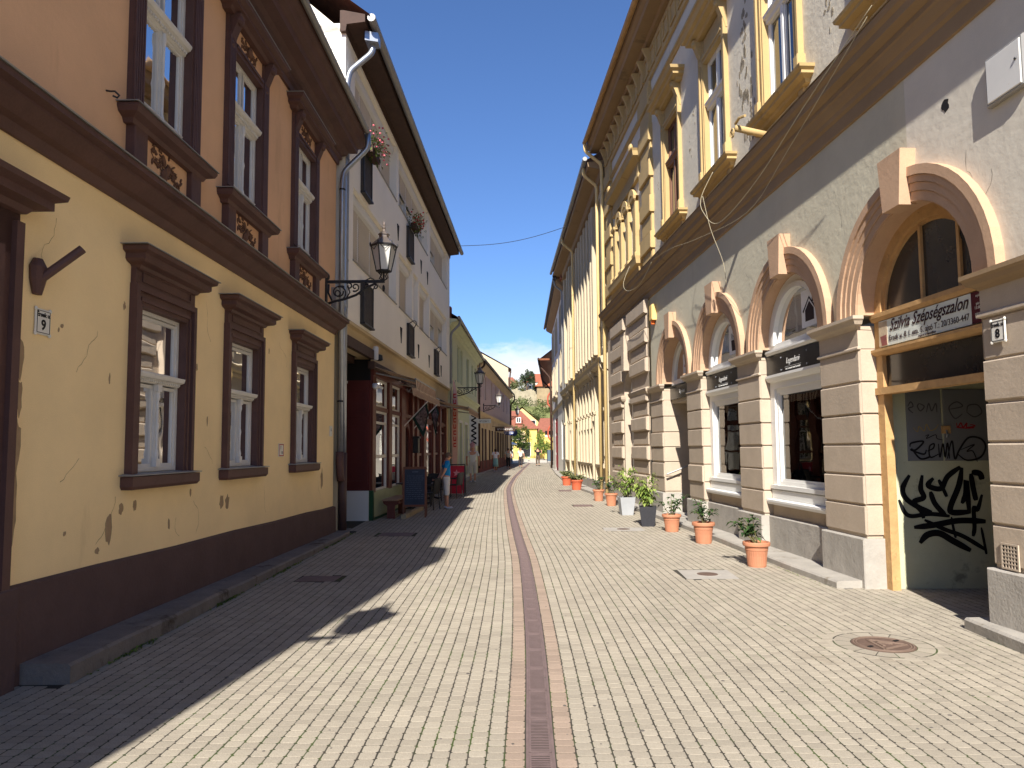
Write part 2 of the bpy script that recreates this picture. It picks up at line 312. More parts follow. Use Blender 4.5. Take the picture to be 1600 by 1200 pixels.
    def build(s, name, m, parent=None, loc=None, smooth=False, fix=True):
        return put(name, s.mesh(name, m, smooth, fix), parent, loc)
def put(name, me, parent=None, loc=None, rz=None, sc=None):
    o = bpy.data.objects.new(name, me); COL.objects.link(o)
    if parent: o.parent = parent
    if loc: o.location = loc
    if rz is not None: o.rotation_euler = (0, 0, rz)
    if sc: o.scale = sc if isinstance(sc, tuple) else (sc, sc, sc)
    return o
def tag(o, label, cat, group=None):
    o['label'] = label; o['category'] = cat
    if group: o['group'] = group
    return o
def struct(o, kind='structure'): o['kind'] = kind; return o
def empty(name, loc, rz=0.0, label=None, cat=None, group=None):
    o = bpy.data.objects.new(name, None); COL.objects.link(o); o.location = loc; o.rotation_euler = (0, 0, rz); o.empty_display_size = 0.2
    if label: tag(o, label, cat, group)
    return o
def copy_tree(o, parent=None):
    c = o.copy(); COL.objects.link(c)
    if parent is not None: c.parent = parent
    for ch in o.children: copy_tree(ch, c)
    return c
class Fac:
    """street frontage: (x0,y0) its start, a heading in degrees from +Y towards +X, sd=+1 when it stands on the right of the street"""
    def __init__(s, x0, y0, a, sd): s.x, s.y, s.a, s.sd = x0, y0, R(a), sd; s.rz = math.pi/2-s.a
    def P(s, a, n, z=0.0):
        return (s.x+math.sin(s.a)*a-s.sd*math.cos(s.a)*n, s.y+math.cos(s.a)*a+s.sd*math.sin(s.a)*n, z)
    def root(s, name, label, cat, group=None, at=(0, 0, 0)):
        return empty(name, s.P(*at), s.rz, label, cat, group)
def photo_to_wall(fac, u, v, n):
    d = Fv+Rv*((u-800)/FPX)-Uv*((v-CYP)/FPX); C = Vector((0, 0, EYE)); nn = Vector((-fac.sd*math.cos(fac.a), fac.sd*math.sin(fac.a), 0)); o = Vector((fac.x, fac.y, 0))
    P = C+d*(((o+nn*n-C).dot(nn))/d.dot(nn)); q = P-o; return q.x*math.sin(fac.a)+q.y*math.cos(fac.a), P.z
def line_fac(x0, y0, x1, y1, sd): return Fac(x0, y0, math.degrees(math.atan2(x1-x0, y1-y0)), sd)
def letter_marks(name, a0, a1, z0, z1, y, m, parent, sdd, seed):
    """a line of lettering too small to read: uneven upright and cross strokes"""
    rr = random.Random(seed); b = MB(sdd); x = a0; h = z1-z0
    while x < a1-h*.3:
        w = h*rr.uniform(.35, .6); t = h*.13; b.box(x, x+t, y-.001, y, z0, z1)
        k = rr.randrange(4)
        if k != 1: b.box(x+t, x+w, y-.001, y, z0 if k else z1-t, z0+t if k else z1)
        if k > 1: b.box(x+w-t, x+w, y-.001, y, z0+t, z0+h*.7)
        x += w+h*.18
    o = b.build(name, m, parent, fix=False); o['kind'] = 'stuff'; return o
def text(name, body, size, m, parent, loc, sd=1, shear=0.0, align='CENTER', bold=0.0, ext=0.001, sx=1.0):
    cu = bpy.data.curves.new(name, 'FONT'); cu.body = body; cu.size = size; cu.shear = shear; cu.align_x = align; cu.align_y = 'CENTER'; cu.offset = bold; cu.extrude = ext; cu.resolution_u = 3
    t = bpy.data.objects.new(name, cu); COL.objects.link(t)
    me = bpy.data.meshes.new_from_object(t.evaluated_get(bpy.context.evaluated_depsgraph_get())); bpy.data.objects.remove(t); bpy.data.curves.remove(cu)
    me.materials.clear(); me.materials.append(m)
    o = put(name, me, parent, loc); o.rotation_euler = (math.pi/2, 0, math.pi if sd > 0 else 0); o.scale = (sx, 1, 1)
    return o
# ------------------------------------------------------------------ ground, road, pavers
CLY = [-20, 3.8, 4.5, 5.25, 6.3, 7.2, 8.9, 10.9, 13.4, 17.4, 22.5, 29.6, 34, 41.5, 56.6, 85, 130]
CLX = [0.05, .131, .15, .168, .183, .186, .186, .172, .10, .005, -.09, -.18, -.10, .11, .77, 2.07, 4.2]
_cy = np.linspace(-20, 130, 1501); _cx = np.interp(_cy, CLY, CLX); _k = np.ones(17)/17
_cx = np.convolve(np.pad(_cx, 8, mode='edge'), _k, mode='valid')
cl = lambda y: np.interp(y, _cy, _cx)
KRX = [(-20, 4.3), (5.7, 4.02), (6.6, 4.05), (8.55, 3.74), (10.3, 3.64), (12.5, 3.60), (21.8, 3.08), (28.8, 2.67), (36, 2.56), (45, 2.72), (60, 3.28), (80, 4.1), (95, 4.7)]
KLX = [(-20, -3.2), (5.2, -3.17), (9.7, -3.2), (14.7, -3.17), (14.75, -3.42), (31, -2.86), (31.5, -2.5), (46, -1.95), (51, -1.86), (75, -0.5), (80, -0.1), (95, 0.6)]
krx = lambda y: np.interp(y, [a for a, b in KRX], [b for a, b in KRX])
klx = lambda y: np.interp(y, [a for a, b in KLX], [b for a, b in KLX])
EARTH = mat('earth', (150, 140, 118), var=0.15, scale=0.05)
struct(MB().quad((-900, -500, -0.12), (900, -500, -0.12), (900, 900, -0.12), (-900, 900, -0.12)).build('ground', EARTH))
SQP = mat('square_paving', (196, 186, 168), rough=0.9, var=0.08, scale=0.6, bump=0.1)
struct(MB().quad((-40, 84, -0.014), (60, 84, -0.014), (60, 128, -0.014), (-40, 128, -0.014)).build('town_square', SQP))
road = struct(MB().quad((-9, -20, -0.0018), (9, -20, -0.0018), (9, 84.5, -0.0018), (-9, 84.5, -0.0018)).build('road', JNT))
CW, RP, HD, HR = 0.099, 0.087, 0.082, 0.112
cols = []                                            # (left offset, right offset, reddish)
cols += [(-HD-HR, -HD, True), (HD, HD+HR, True)]
for k in range(58):
    cols += [(HD+HR+k*CW, HD+HR+(k+1)*CW, False), (-HD-HR-(k+1)*CW, -HD-HR-k*CW, False)]
MH, MHR = (3.08, 6.06), 0.415                         # manhole with its concrete ring
RECTS = [(2.20, 2.86, 9.08, 9.74), (-2.76, -2.26, 9.12, 9.50), (-2.62, -1.95, 13.8, 14.35), (1.85, 2.65, 14.35, 14.95), (1.75, 2.3, 20.4, 21.1), (1.8, 2.3, 27.6, 28.6)]
def blocked(x, y):
    if (x-MH[0])**2+(y-MH[1])**2 < MHR**2: return True
    return any(a-.03 < x < b+.03 and c-.03 < y < d+.03 for a, b, c, d in RECTS)
def paver_geo(x0l, x1l, x0h, x1h, y0, y1, g=0.0050, oct_=True):
    """top outline inset by the joint, skirt down to the joint bed; bow softens the long edges"""
    j = lambda: random.uniform(-.0018, .0018)
    a, b, c, d = x0l+g+j(), x1l-g+j(), x0h+g+j(), x1h-g+j(); y0, y1 = y0+.0016+abs(j())*.9, y1-.0016-abs(j())*.9; h = random.uniform(-.0004, .0010); t = 0.009
    if oct_:
        w = [(a+t, y0), (b-t, y0), (b+.001, y0+t), (d+.001, y1-t), (d-t, y1), (c+t, y1), (c-.001, y1-t), (a-.001, y0+t)]
    else: w = [(a, y0), (b, y0), (d, y1), (c, y1)]
    n = len(w); mx = sum(p[0] for p in w)/n; my = sum(p[1] for p in w)/n; sh = 0.965 if oct_ else 0.97
    vs = [(x, y, h-.0009) for x, y in w]+[(mx+(x-mx)*sh, my+(y-my)*sh, h) for x, y in w]+[(x, y, -.008) for x, y in w]
    fs = [tuple(range(n, 2*n))]+[(i, (i+1) % n, n+(i+1) % n, n+i) for i in range(n)]+[(2*n+i, 2*n+(i+1) % n, (i+1) % n, i) for i in range(n)]
    return vs, fs
cand = []; MBN, MBR = MB(), MB()
def limits(y):
    l = klx(y)-.05 if y > 5.15 else -3.62
    r = krx(y)+.05
    if 6.45 < y < 8.42: r = 5.95
    return l, r
for (o0, o1, red) in cols:
    ph = random.uniform(0, RP); y = -1.0+ph; om = (o0+o1)/2
    while y < 24.0:
        p = RP*random.uniform(0.96, 1.06); ym = y+p/2; x = cl(ym)+om; lo, hi = limits(ym)
        if lo < x < hi and not blocked(x, ym):
            if y < 3.0 and abs(x) > 4.2: y += p; continue
            cand.append((y, x, o0, o1, y+p, red))
        y += p
def inview(x, y):
    u = 800+1110*x/y; v = 620-1110*math.tan(math.atan2(-EYE, y)-pit)
    return 8 < u < 1592 and v < 1196
near = sorted([c for c in cand if inview(c[1], c[0])], key=lambda c: c[0]+.02*abs(c[1]))[:290]
nearset = set(id(c) for c in near)
var = {}
for c in cand:
    y0, x, o0, o1, y1, red = c
    if id(c) in nearset: continue
    a, b = cl(y0), cl(y1); v, f = paver_geo(a+o0, a+o1, b+o0, b+o1, y0, y1, oct_=y0 < 10.5)
    (MBR if red else MBN).add(v, f)
for c in near:                                       # the pavers that show largest: one object each, meshes shared
    y0, x, o0, o1, y1, red = c; w = o1-o0; key = (red, random.randrange(7))
    if key not in var:
        m = MB(); m.add(*paver_geo(-w/2, w/2, -w/2, w/2, -RP/2, RP/2)); var[key] = m.mesh('paver', PAR if red else PAV, fix=False)
    put('paver', var[key], road, (float(x), (y0+y1)/2, 0), sc=(1, (y1-y0)/RP, 1))
for (o0, o1, red) in cols:                           # far lanes: only their long joints can still be told apart
    y = 24.0
    while y < 84:
        y1 = y+1.5; x = cl((y+y1)/2)+(o0+o1)/2; lo, hi = limits((y+y1)/2)
        if lo < x < hi:
            a, b = cl(y), cl(y1); g = .006; (MBR if red else MBN).add([(a+o0+g, y, 0), (a+o1-g, y, 0), (b+o1-g, y1, 0), (b+o0+g, y1, 0)], [(0, 1, 2, 3)])
        y = y1
struct(MBN.build('paving', PAV, road, fix=False), 'stuff'); struct(MBR.build('drain_edge_paving', PAR, road, fix=False), 'stuff')

# ------------------------------------------------------------------ drain channel
dr = empty('drainage_channel', (0, 0, 0), 0, 'narrow rusty slotted drain winding along the middle of the paving', 'drain')
bed = MB(); tr = MB(); y = -1.0
while y < 84:
    st = .25 if y < 20 else 1.0; a, b = cl(y), cl(y+st)
    bed.quad((a-.08, y, -.0012), (a+.08, y, -.0012), (b+.08, y+st, -.0012), (b-.08, y+st, -.0012))
    for o in (-.0785, .0625): tr.add([(a+o, y, -.009), (a+o+.016, y, -.009), (b+o+.016, y+st, -.009), (b+o, y+st, -.009), (a+o, y, .002), (a+o+.016, y, .002), (b+o+.016, y+st, .002), (b+o, y+st, .002)], [(4, 5, 6, 7), (0, 1, 5, 4), (2, 3, 7, 6), (1, 2, 6, 5), (0, 4, 7, 3)])
    y += st
bed.build('channel_bed', mat('channel_slot_shade', (24, 20, 20), var=0.2), dr, fix=False); tr.build('edge_rail', RST, dr, fix=False)  # near-black bed: shade between the slats put into the colour
GL = 0.5; gm = MB()                                   # one cast grate: end bars, side bars, slats
for o in (-.062, .050): gm.box(o, o+.012, .004, GL-.004, -.008, .001)
for y0 in (0.004, GL-.026): gm.box(-.062, .062, y0, y0+.022, -.008, .0008)
k = 0.034
while k < GL-.04: gm.box(-.052, .052, k, k+.0115, -.008, .0003); k += .0222
for y0 in (.07, .37): gm.box(-.0605, -.0515, y0, y0+.05, .001, .0022); gm.box(.0515, .0605, y0, y0+.05, .001, .0022)
gme = gm.mesh('grate', RST, fix=False); y = 2.0
while y < 34:
    x0, x1 = cl(y), cl(y+GL); put('grate', gme, dr, (float(x0), y, 0), rz=-math.atan2(x1-x0, GL)); y += GL
far = MB()
while y < 84:
    a, b = cl(y), cl(y+1.0); far.quad((a-.06, y, 0), (a+.06, y, 0), (b+.06, y+1, 0), (b-.06, y+1, 0)); y += 1.0
far.build('far_grates', RST, dr, fix=False)

# ------------------------------------------------------------------ covers let into the paving
def disc_cover():
    t = empty('manhole_cover', (MH[0], MH[1], 0), 0.5, 'round brown cast iron manhole cover with triangle relief inside a ring of wedge pavers', 'manhole cover')
    wd = MB().arch(0, 0, .252, .378, -.02, .0, 5, .012, 2*math.pi/14-.012).mesh('ring_stone', PAV)
    for k in range(14): q = put('ring_stone', wd, t); q.rotation_euler = (math.pi/2, 0, 0); q.rotation_mode = 'XYZ'; q.matrix_local = Matrix.Rotation(k*2*math.pi/14, 4, 'Z') @ Matrix.Rotation(math.pi/2, 4, 'X')
    MB().lathe([(.247, -.03), (.247, .001), (.238, .004), (.01, .004)], seg=48).build('cover_plate', RS2, t)
    MB().lathe([(.47, -.02), (.47, -.0010), (.23, -.0010)], seg=40).build('mortar_bed', PAV, t)
    MB().lathe([(.392, -.001), (.392, -.0004), (.380, -.0004)], seg=48).build('ring_joint', JNT, t)
    LT = mat('worn_iron', (132, 112, 98), rough=.6, var=.15, scale=9, metallic=.2)
    for r in (.228, .206): MB().lathe([(r-.005, .003), (r-.005, .008), (r+.005, .008), (r+.005, .003)], seg=48).build('ring_rib', LT, t)
    for i in range(-9, 10):
        yy = i*.0195; h = math.sqrt(max(.195**2-yy*yy, 0)); MB().box(-h, h, yy-.0035, yy+.0035, .003, .0062).build('rib', RS2, t)
    for a, b in (((-.14, -.11), (0, .15)), ((0, .15), (.14, -.11)), ((.14, -.11), (-.14, -.11)), ((-.055, -.045), (0, .07)), ((0, .07), (.055, -.045))):
        d = Vector((b[0]-a[0], b[1]-a[1])).normalized(); p = Vector((-d.y, d.x))*.012
        MB().prism([(a[0]+p.x, a[1]+p.y), (b[0]+p.x, b[1]+p.y), (b[0]-p.x, b[1]-p.y), (a[0]-p.x, a[1]-p.y)], .004, .0115).build('triangle_bar', LT, t)
    for x in (-.17, .17): MB().box(x-.025, x+.025, -.012, .012, .0065, .0125).build('lifting_slot', DRK, t)
disc_cover()
def slab_cover(r, label, cat='access cover', iron=True, m=CON):
    a, b, c, d = r; t = empty('access_cover', ((a+b)/2, (c+d)/2, 0), -.05, label, cat); w, h = (b-a)/2, (d-c)/2
    MB().prism([(-w, -h), (w, -h), (w, h), (-w, h)], -.03, .002).build('slab', m, t)
    if iron:
        MB().lathe([(.15, 0), (.15, .006), (.01, .0075)], (0, 0, 0), seg=18, sx=.9, sy=.9).build('iron_lid', RS2, t)
        MB().lathe([(.175, 0), (.175, .0035), (.15, .0035)], seg=18).build('lid_rim', STN, t)
    else:
        f = MB()
        for i in range(5): f.box(-w*.9, w*.9, -h*.85+i*h*.4, -h*.85+i*h*.4+h*.16, .002, .005)
        f.build('cast_ribs', RST, t)
slab_cover(RECTS[0], 'pale concrete square slab with small rusty round lid beside the last terracotta pot')
slab_cover(RECTS[1], 'small dark iron drain cover close to the left kerb of the brown plinth', iron=False, m=RST)
slab_cover(RECTS[2], 'dark iron cover in shade before the chalkboard', iron=False, m=RST)
slab_cover(RECTS[3], 'pale concrete slab with rusty lid opposite the black square pot')
slab_cover(RECTS[4], 'brown iron cover in the paving opposite the small terracotta pots', iron=False, m=RS2)
slab_cover(RECTS[5], 'far brown iron cover opposite the pair of flowering pots', iron=False, m=RS2)

# ------------------------------------------------------------------ kerbs
def kerb(pts_out, pts_in, h, name='kerb', m=KRB):
    """stone step: outer top edge chamfered; h(y) its height"""
    b = MB(); n = len(pts_out); vs = []
    for (x, y), (xi, yi) in zip(pts_out, pts_in):
        z = h(y); s = .02 if xi > x else -.02
        vs += [(x, y, -.05), (x, y, z-.02), (x+s, y, z), (xi, yi, z+.004), (xi, yi, -.05)]
    fs = []
    for i in range(n-1):
        a = i*5; fs += [(a+k, a+k+1, a+k+6, a+k+5) for k in range(4)]
    fs += [(0, 1, 2, 3, 4), tuple(range((n-1)*5, n*5))]
    o = b.add(vs, fs).build(name, m); return struct(o)
ys = [5.2, 5.9, 6.8, 7.7, 8.6, 9.5, 10.4, 11.3, 12.2, 13.1, 14.0, 14.62]
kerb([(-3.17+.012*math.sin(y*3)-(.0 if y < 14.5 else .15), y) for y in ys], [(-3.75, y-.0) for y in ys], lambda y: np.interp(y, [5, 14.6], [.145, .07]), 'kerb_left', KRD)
ys = [8.42, 9.6, 11, 12.4, 14, 16, 18, 20, 22, 24.4]
kerb([(float(krx(y))+.008*math.sin(y*4), y) for y in ys], [(4.25-.052*(y-8.44), y+.0) for y in ys], lambda y: np.interp(y, [8.4, 24], [.085, .11]), 'kerb_right')
ys = [2.0, 3.2, 4.4, 5.6, 6.55]
kerb([(4.02+.01*math.sin(y*4)+(.04 if y > 6.5 else 0), y) for y in ys], [(4.7, y) for y in ys], lambda y: np.interp(y, [2, 6.6], [.14, .10]), 'kerb_near_right')
ys = [24.5, 28, 32, 36, 40, 45, 50, 56, 62, 70, 78, 84]
kerb([(float(krx(y)), y) for y in ys], [(float(krx(y))+.9, y) for y in ys], lambda y: .10, 'kerb_far_right')
ys = [31.5, 36, 41, 46, 51, 60, 70, 78]
kerb([(float(klx(y)), y) for y in ys], [(float(klx(y))-1.0, y) for y in ys], lambda y: .10, 'kerb_far_left')

# weeds in the joint along the left kerb and by the right one
w = MB()
for i in range(230):
    y = random.choice([random.uniform(5.2, 14.3), random.gauss(6.1, .25), random.gauss(8.0, .2), random.gauss(9.9, .3), random.gauss(13.0, .5)])
    x = -3.165+random.uniform(-.0, .05)*random.random()
    for k in range(random.randint(2, 4)):
        a = random.uniform(0, 6.28); L = random.uniform(.02, .06); w.leaf((x, y, -.005), (math.cos(a)*.6, math.sin(a)*.6, random.uniform(.3, 1.0)), L, L*.4)
for i in range(60):
    y = random.uniform(8.6, 11); x = float(krx(y))-.01-random.random()*.03
    for k in range(2):
        a = random.uniform(0, 6.28); L = random.uniform(.015, .035); w.leaf((x, y, -.005), (math.cos(a), math.sin(a), .6), L, L*.4)
for i in range(420):                                 # moss tufts at paver corners near the drain
    y = 3.4+abs(random.gauss(0, 3.2)); x = float(cl(y))+random.choice([-1, 1])*(HD+HR+CW*random.randint(-1, 9)) + random.uniform(-.004, .004)
    if x > 3.3 or x < -2.6: continue
    for k in range(2):
        a = random.uniform(0, 6.28); L = random.uniform(.006, .016); w.leaf((x, y, -.008), (math.cos(a), math.sin(a), .9), L, L*.5)
gum = MB()
for i in range(150):
    y = 3.5+abs(random.gauss(0, 5)); x = random.uniform(-3, 3.4); r = random.uniform(.006, .016); gum.lathe([(r, .0006), (r*.9, .0018), (.001, .002)], (x, y, 0), 7, sy=random.uniform(.6, 1.2))
tag(struct(gum.build('gum_spots', mat('old_gum', (96, 90, 84), rough=.9, var=.3), fix=False), 'stuff'), 'small dark flattened gum spots scattered over the paving', 'gum spots')
tag(struct(w.build('weeds', GRS, fix=False), 'stuff'), 'small green weeds growing along the kerb joints and between pavers', 'weeds')
# ------------------------------------------------------------------ generic window parts
def sash(mb, a0, a1, z0, z1, n, t=.05, d=.045):
    """rectangular wooden frame, front at n"""
    mb.box(a0, a0+t, n-d, n, z0, z1); mb.box(a1-t, a1, n-d, n, z0, z1); mb.box(a0+t, a1-t, n-d, n, z0, z0+t); mb.box(a0+t, a1-t, n-d, n, z1-t, z1)
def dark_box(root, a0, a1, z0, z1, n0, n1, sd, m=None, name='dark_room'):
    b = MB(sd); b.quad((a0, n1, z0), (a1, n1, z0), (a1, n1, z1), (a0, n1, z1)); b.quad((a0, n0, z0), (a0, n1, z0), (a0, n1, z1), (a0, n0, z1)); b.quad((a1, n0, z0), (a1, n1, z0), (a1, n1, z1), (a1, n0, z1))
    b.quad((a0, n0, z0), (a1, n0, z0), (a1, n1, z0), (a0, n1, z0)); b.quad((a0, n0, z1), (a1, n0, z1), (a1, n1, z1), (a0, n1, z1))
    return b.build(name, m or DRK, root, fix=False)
def pane(parent, a0, a1, z0, z1, n, sd, m=None, name='pane'):
    return MB(sd).box(a0, a1, n-.004, n, z0, z1).build(name, m or PANE, parent, fix=False)
def plain_window(root, sd, a0, a1, z0, z1, n=-.12, m=None, mull=1, trans=None, t=.06, pm=None, name='window'):
    """frame + mullions + panes in an opening of a far building"""
    f = MB(sd); sash(f, a0, a1, z0, z1, n, t, .06)
    xs = [a0+(a1-a0)*k/(mull+1) for k in range(mull+2)]
    for x in xs[1:-1]: f.box(x-t*.5, x+t*.5, n-.05, n-.004, z0+t, z1-t)
    if trans: f.box(a0+t, a1-t, n-.05, n+.002, trans-t*.5, trans+t*.5)
    o = f.build(name, m or WHT, root, fix=False)
    for i in range(mull+1): pane(o, xs[i]+t*.4, xs[i+1]-t*.4, z0+t*.6, z1-t*.6, n-.03, sd, pm)
    return o
def curved_pipe(mb, pts, r, seg=10):
    """tube through pts with eased corners"""
    P = [Vector(p) for p in pts]; path = [P[0]]
    for i in range(1, len(P)-1):
        a = (P[i-1]-P[i]); b = (P[i+1]-P[i]); e = min(a.length, b.length, r*2.2)*.8
        q0 = P[i]+a.normalized()*e; q1 = P[i]+b.normalized()*e
        for t in (0, .33, .67, 1): path.append(q0*(1-t)**2+P[i]*2*t*(1-t)+q1*t*t)
    path.append(P[-1]); mb.tube([tuple(p) for p in path], r, seg)

# ------------------------------------------------------------------ L1: yellow and orange house with brown trim
FL = Fac(-3.60, 5.0, 0.6, -1); sd = -1
L1 = FL.root('corner_house', 'two-storey house, yellow below and orange above, with dark brown window surrounds', 'house')
LE, LS = 8.95, -5.85
WL = [2.20, 4.33, 6.94]; WU = [2.12, 4.26, 6.86]
ops = [(c-.475, c+.475, 1.44, 3.07) for c in WL]
MB(sd).wall(LS, LE, -.1, 4.05, ops+[(-1.55, -.30, -.1, 3.0)], 0, .2, 9).build('lower_wall', YEL, L1)
MB(sd).wall(LS, LE, 4.05, 7.95, [(c-.505, c+.505, 4.92, 6.80) for c in WU], 0, .2, 9).build('upper_wall', ORA, L1)
# plinth following the falling street
p = MB(sd); xs = [.02, 1.2, 2.6, 4.1, 5.6, 7.2, 8.2, LE]
top = lambda a: np.interp(a, [0, 9], [.69, .555])+.008*math.sin(a*2.1)
for a, b in zip(xs[:-1], xs[1:]):
    p.add([(a, -.02, -.05), (b, -.02, -.05), (b, .07, -.05), (a, .07, -.05), (a, -.02, top(a)+.02), (b, -.02, top(b)+.02), (b, .055, top(b)), (a, .055, top(a))], [(3, 2, 6, 7), (7, 6, 5, 4), (0, 3, 7, 4), (1, 5, 6, 2)])
p.box(LS, -1.7, -.02, .065, -.05, .70); p.build('plinth', PLB, L1)
MB(sd).cbox(-.36, .10, -.02, .11, -.05, .705, .01).build('door_jamb_base', PLB, L1)
# string course between the storeys: cyma and lead flashing
MB(sd).cornice(LS, LE-.03, [(.0, 3.93), (.03, 3.93), (.05, 3.97), (.07, 4.0), (.13, 4.02), (.20, 4.07), (.24, 4.10), (.24, 4.13), (.30, 4.15), (.30, 4.20), (.0, 4.26)], eR=False).build('string_course', BRN, L1)
MB(sd).cornice(LS, LE-.02, [(.0, 4.263), (.315, 4.203), (.318, 4.213), (.0, 4.275)], eR=False).build('flashing', GUT, L1)
# eave cornice with soffit, gutter and roof
MB(sd).cornice(LS, LE, [(.0, 7.40), (.04, 7.40), (.05, 7.50), (.09, 7.53), (.09, 7.60), (.16, 7.64), (.20, 7.72), (.34, 7.76), (.36, 7.86), (.44, 7.90), (.48, 7.99), (.54, 8.02), (.54, 8.09), (.0, 8.12)]).build('eave_cornice', BRN, L1)
MB(sd).add([(LS, .56, 8.12), (LE+.2, .56, 8.12), (LE+.2, -4.5, 11.2), (LS, -4.5, 11.2), (LS, -9.3, 8.0), (LE+.2, -9.3, 8.0)], [(0, 1, 2, 3), (3, 2, 5, 4)]).build('roof', TIB, L1, fix=False)
MB(sd).tube([(LS, .60, 8.14), (LE+.1, .60, 8.13)], .055, 8).build('gutter', GUT, L1)
rt = MB(sd)
for i in range(48): a = LS+.1+i*.315; rt.tube([(a, .60, 8.17), (a, .35, 8.30)], .055, 6)
rt.build('roof_tile_edge', TIB, L1, fix=False)
g = MB(sd); g.add([(LE, .02, 7.9), (LE, -9, 7.9), (LE, -4.5, 11.1), (LS, .02, 7.9), (LS, -9, 7.9), (LS, -4.5, 11.1)], [(0, 1, 2), (3, 4, 5)]); g.build('gable_wall', ORA, L1, fix=False)

def low_window(c):
    fr = MB(sd); n = -.045
    sash(fr, -.455, .455, 1.45, 3.05, n, .045, .06); fr.box(-.41, .41, n-.06, n-.005, 2.33, 2.40)
    fr.box(-.03, .03, n-.06, n+.012, 1.49, 2.33)
    for s in (-1, 1):
        a = sorted((s*.03, s*.41)); sash(fr, a[0], a[1], 1.50, 2.32, n-.012, .032, .03)
    sash(fr, -.41, .41, 2.42, 2.995, n-.012, .032, .03)
    fr.box(-.41, .41, n-.03, n+.015, 1.46, 1.50)
    w = fr.build('window', WHT, L1, (c, 0, 0), fix=False)
    t = MB(sd); t.cornice(-.45, .45, [(n, 2.33), (n+.02, 2.335), (n+.03, 2.365), (n+.075, 2.38), (n+.085, 2.41), (n+.085, 2.425), (n, 2.44)], n0=n, eL=False, eR=False); 
    for i in range(22): t.box(-.43+i*.0395, -.43+i*.0395+.02, n+.01, n+.045, 2.345, 2.37)
    t.build('transom_moulding', WHT, w)
    t = MB(sd); t.lathe([(.022, 1.58), (.026, 1.62), (.015, 1.68), (.018, 1.85), (.024, 1.9), (.015, 1.95), (.015, 2.16), (.026, 2.2), (.024, 2.26)], (0, n+.02, 0), 8); t.box(-.04, .04, n, n+.045, 1.50, 1.58); t.box(-.042, .042, n, n+.045, 2.26, 2.33); t.build('colonnette', WHT, w)
    for a, b, z0, z1 in ((-.38, -.06, 1.53, 2.29), (.06, .38, 1.53, 2.29), (-.38, .38, 2.45, 2.965)): pane(w, a, b, z0, z1, n-.03, sd, GLS)
    cu = MB(sd)                                          # pleated net curtain hanging behind the panes
    for k in range(24):
        x0, x1 = -.40+k*.0335, -.3665+k*.0335; m = .012
        cu.quad((x0, n-.13-m*(k % 2), 1.5), (x1, n-.13-m*((k+1) % 2), 1.5), (x1, n-.13-m*((k+1) % 2), 2.97), (x0, n-.13-m*(k % 2), 2.97))
    cu.build('curtain', mat('grey_net_curtain', (112, 112, 112), var=.1), w, fix=False)
    s = MB(sd)                                           # stepped architrave with the painted reveal
    for a in (-1, 1):
        e = sorted((a*.475, a*.62)); s.box(e[0], e[1], -.01, .04, 1.44, 3.24); e = sorted((a*.56, a*.62)); s.box(e[0], e[1], .04, .075, 1.44, 3.24); e = sorted((a*.495, a*.53)); s.box(e[0], e[1], .04, .055, 1.44, 3.09)
        e = sorted((a*.455, a*.477)); s.box(e[0], e[1], -.12, .04, 1.44, 3.05)
    s.box(-.475, .475, -.01, .04, 3.06, 3.24); s.box(-.56, .56, .04, .075, 3.18, 3.24); s.box(-.495, .495, .04, .055, 3.09, 3.13); s.box(-.475, .475, -.12, .04, 3.045, 3.062)
    u = s.build('window_surround', BRN, L1, (c, 0, 0), fix=False)
    f = MB(sd); f.box(-.61, .61, -.01, .05, 3.24, 3.42); f.box(-.50, .50, .05, .062, 3.275, 3.29); f.box(-.50, .50, .05, .062, 3.365, 3.38); f.box(-.50, -.485, .05, .062, 3.29, 3.365); f.box(.485, .50, .05, .062, 3.29, 3.365); f.build('frieze', BRN, u, fix=False)
    MB(sd).cornice(-.54, .54, [(.05, 3.37), (.08, 3.38), (.10, 3.41), (.17, 3.43), (.19, 3.45), (.19, 3.50), (.235, 3.52), (.245, 3.56), (.0, 3.60)], n0=.02).build('hood', BRN, u)
    MB(sd).cornice(-.55, .55, [(0, 3.602), (.255, 3.562), (.255, 3.570), (0, 3.61)]).build('hood_flashing', GUT, u)
    MB(sd).cornice(-.56, .56, [(0, 1.30), (.10, 1.30), (.12, 1.33), (.12, 1.42), (0, 1.43)]).build('sill', BRN, u)
    MB(sd).cornice(-.58, .58, [(-.08, 1.447), (.13, 1.428), (.13, 1.437), (-.08, 1.456)]).build('sill_sheet', GUT, u)
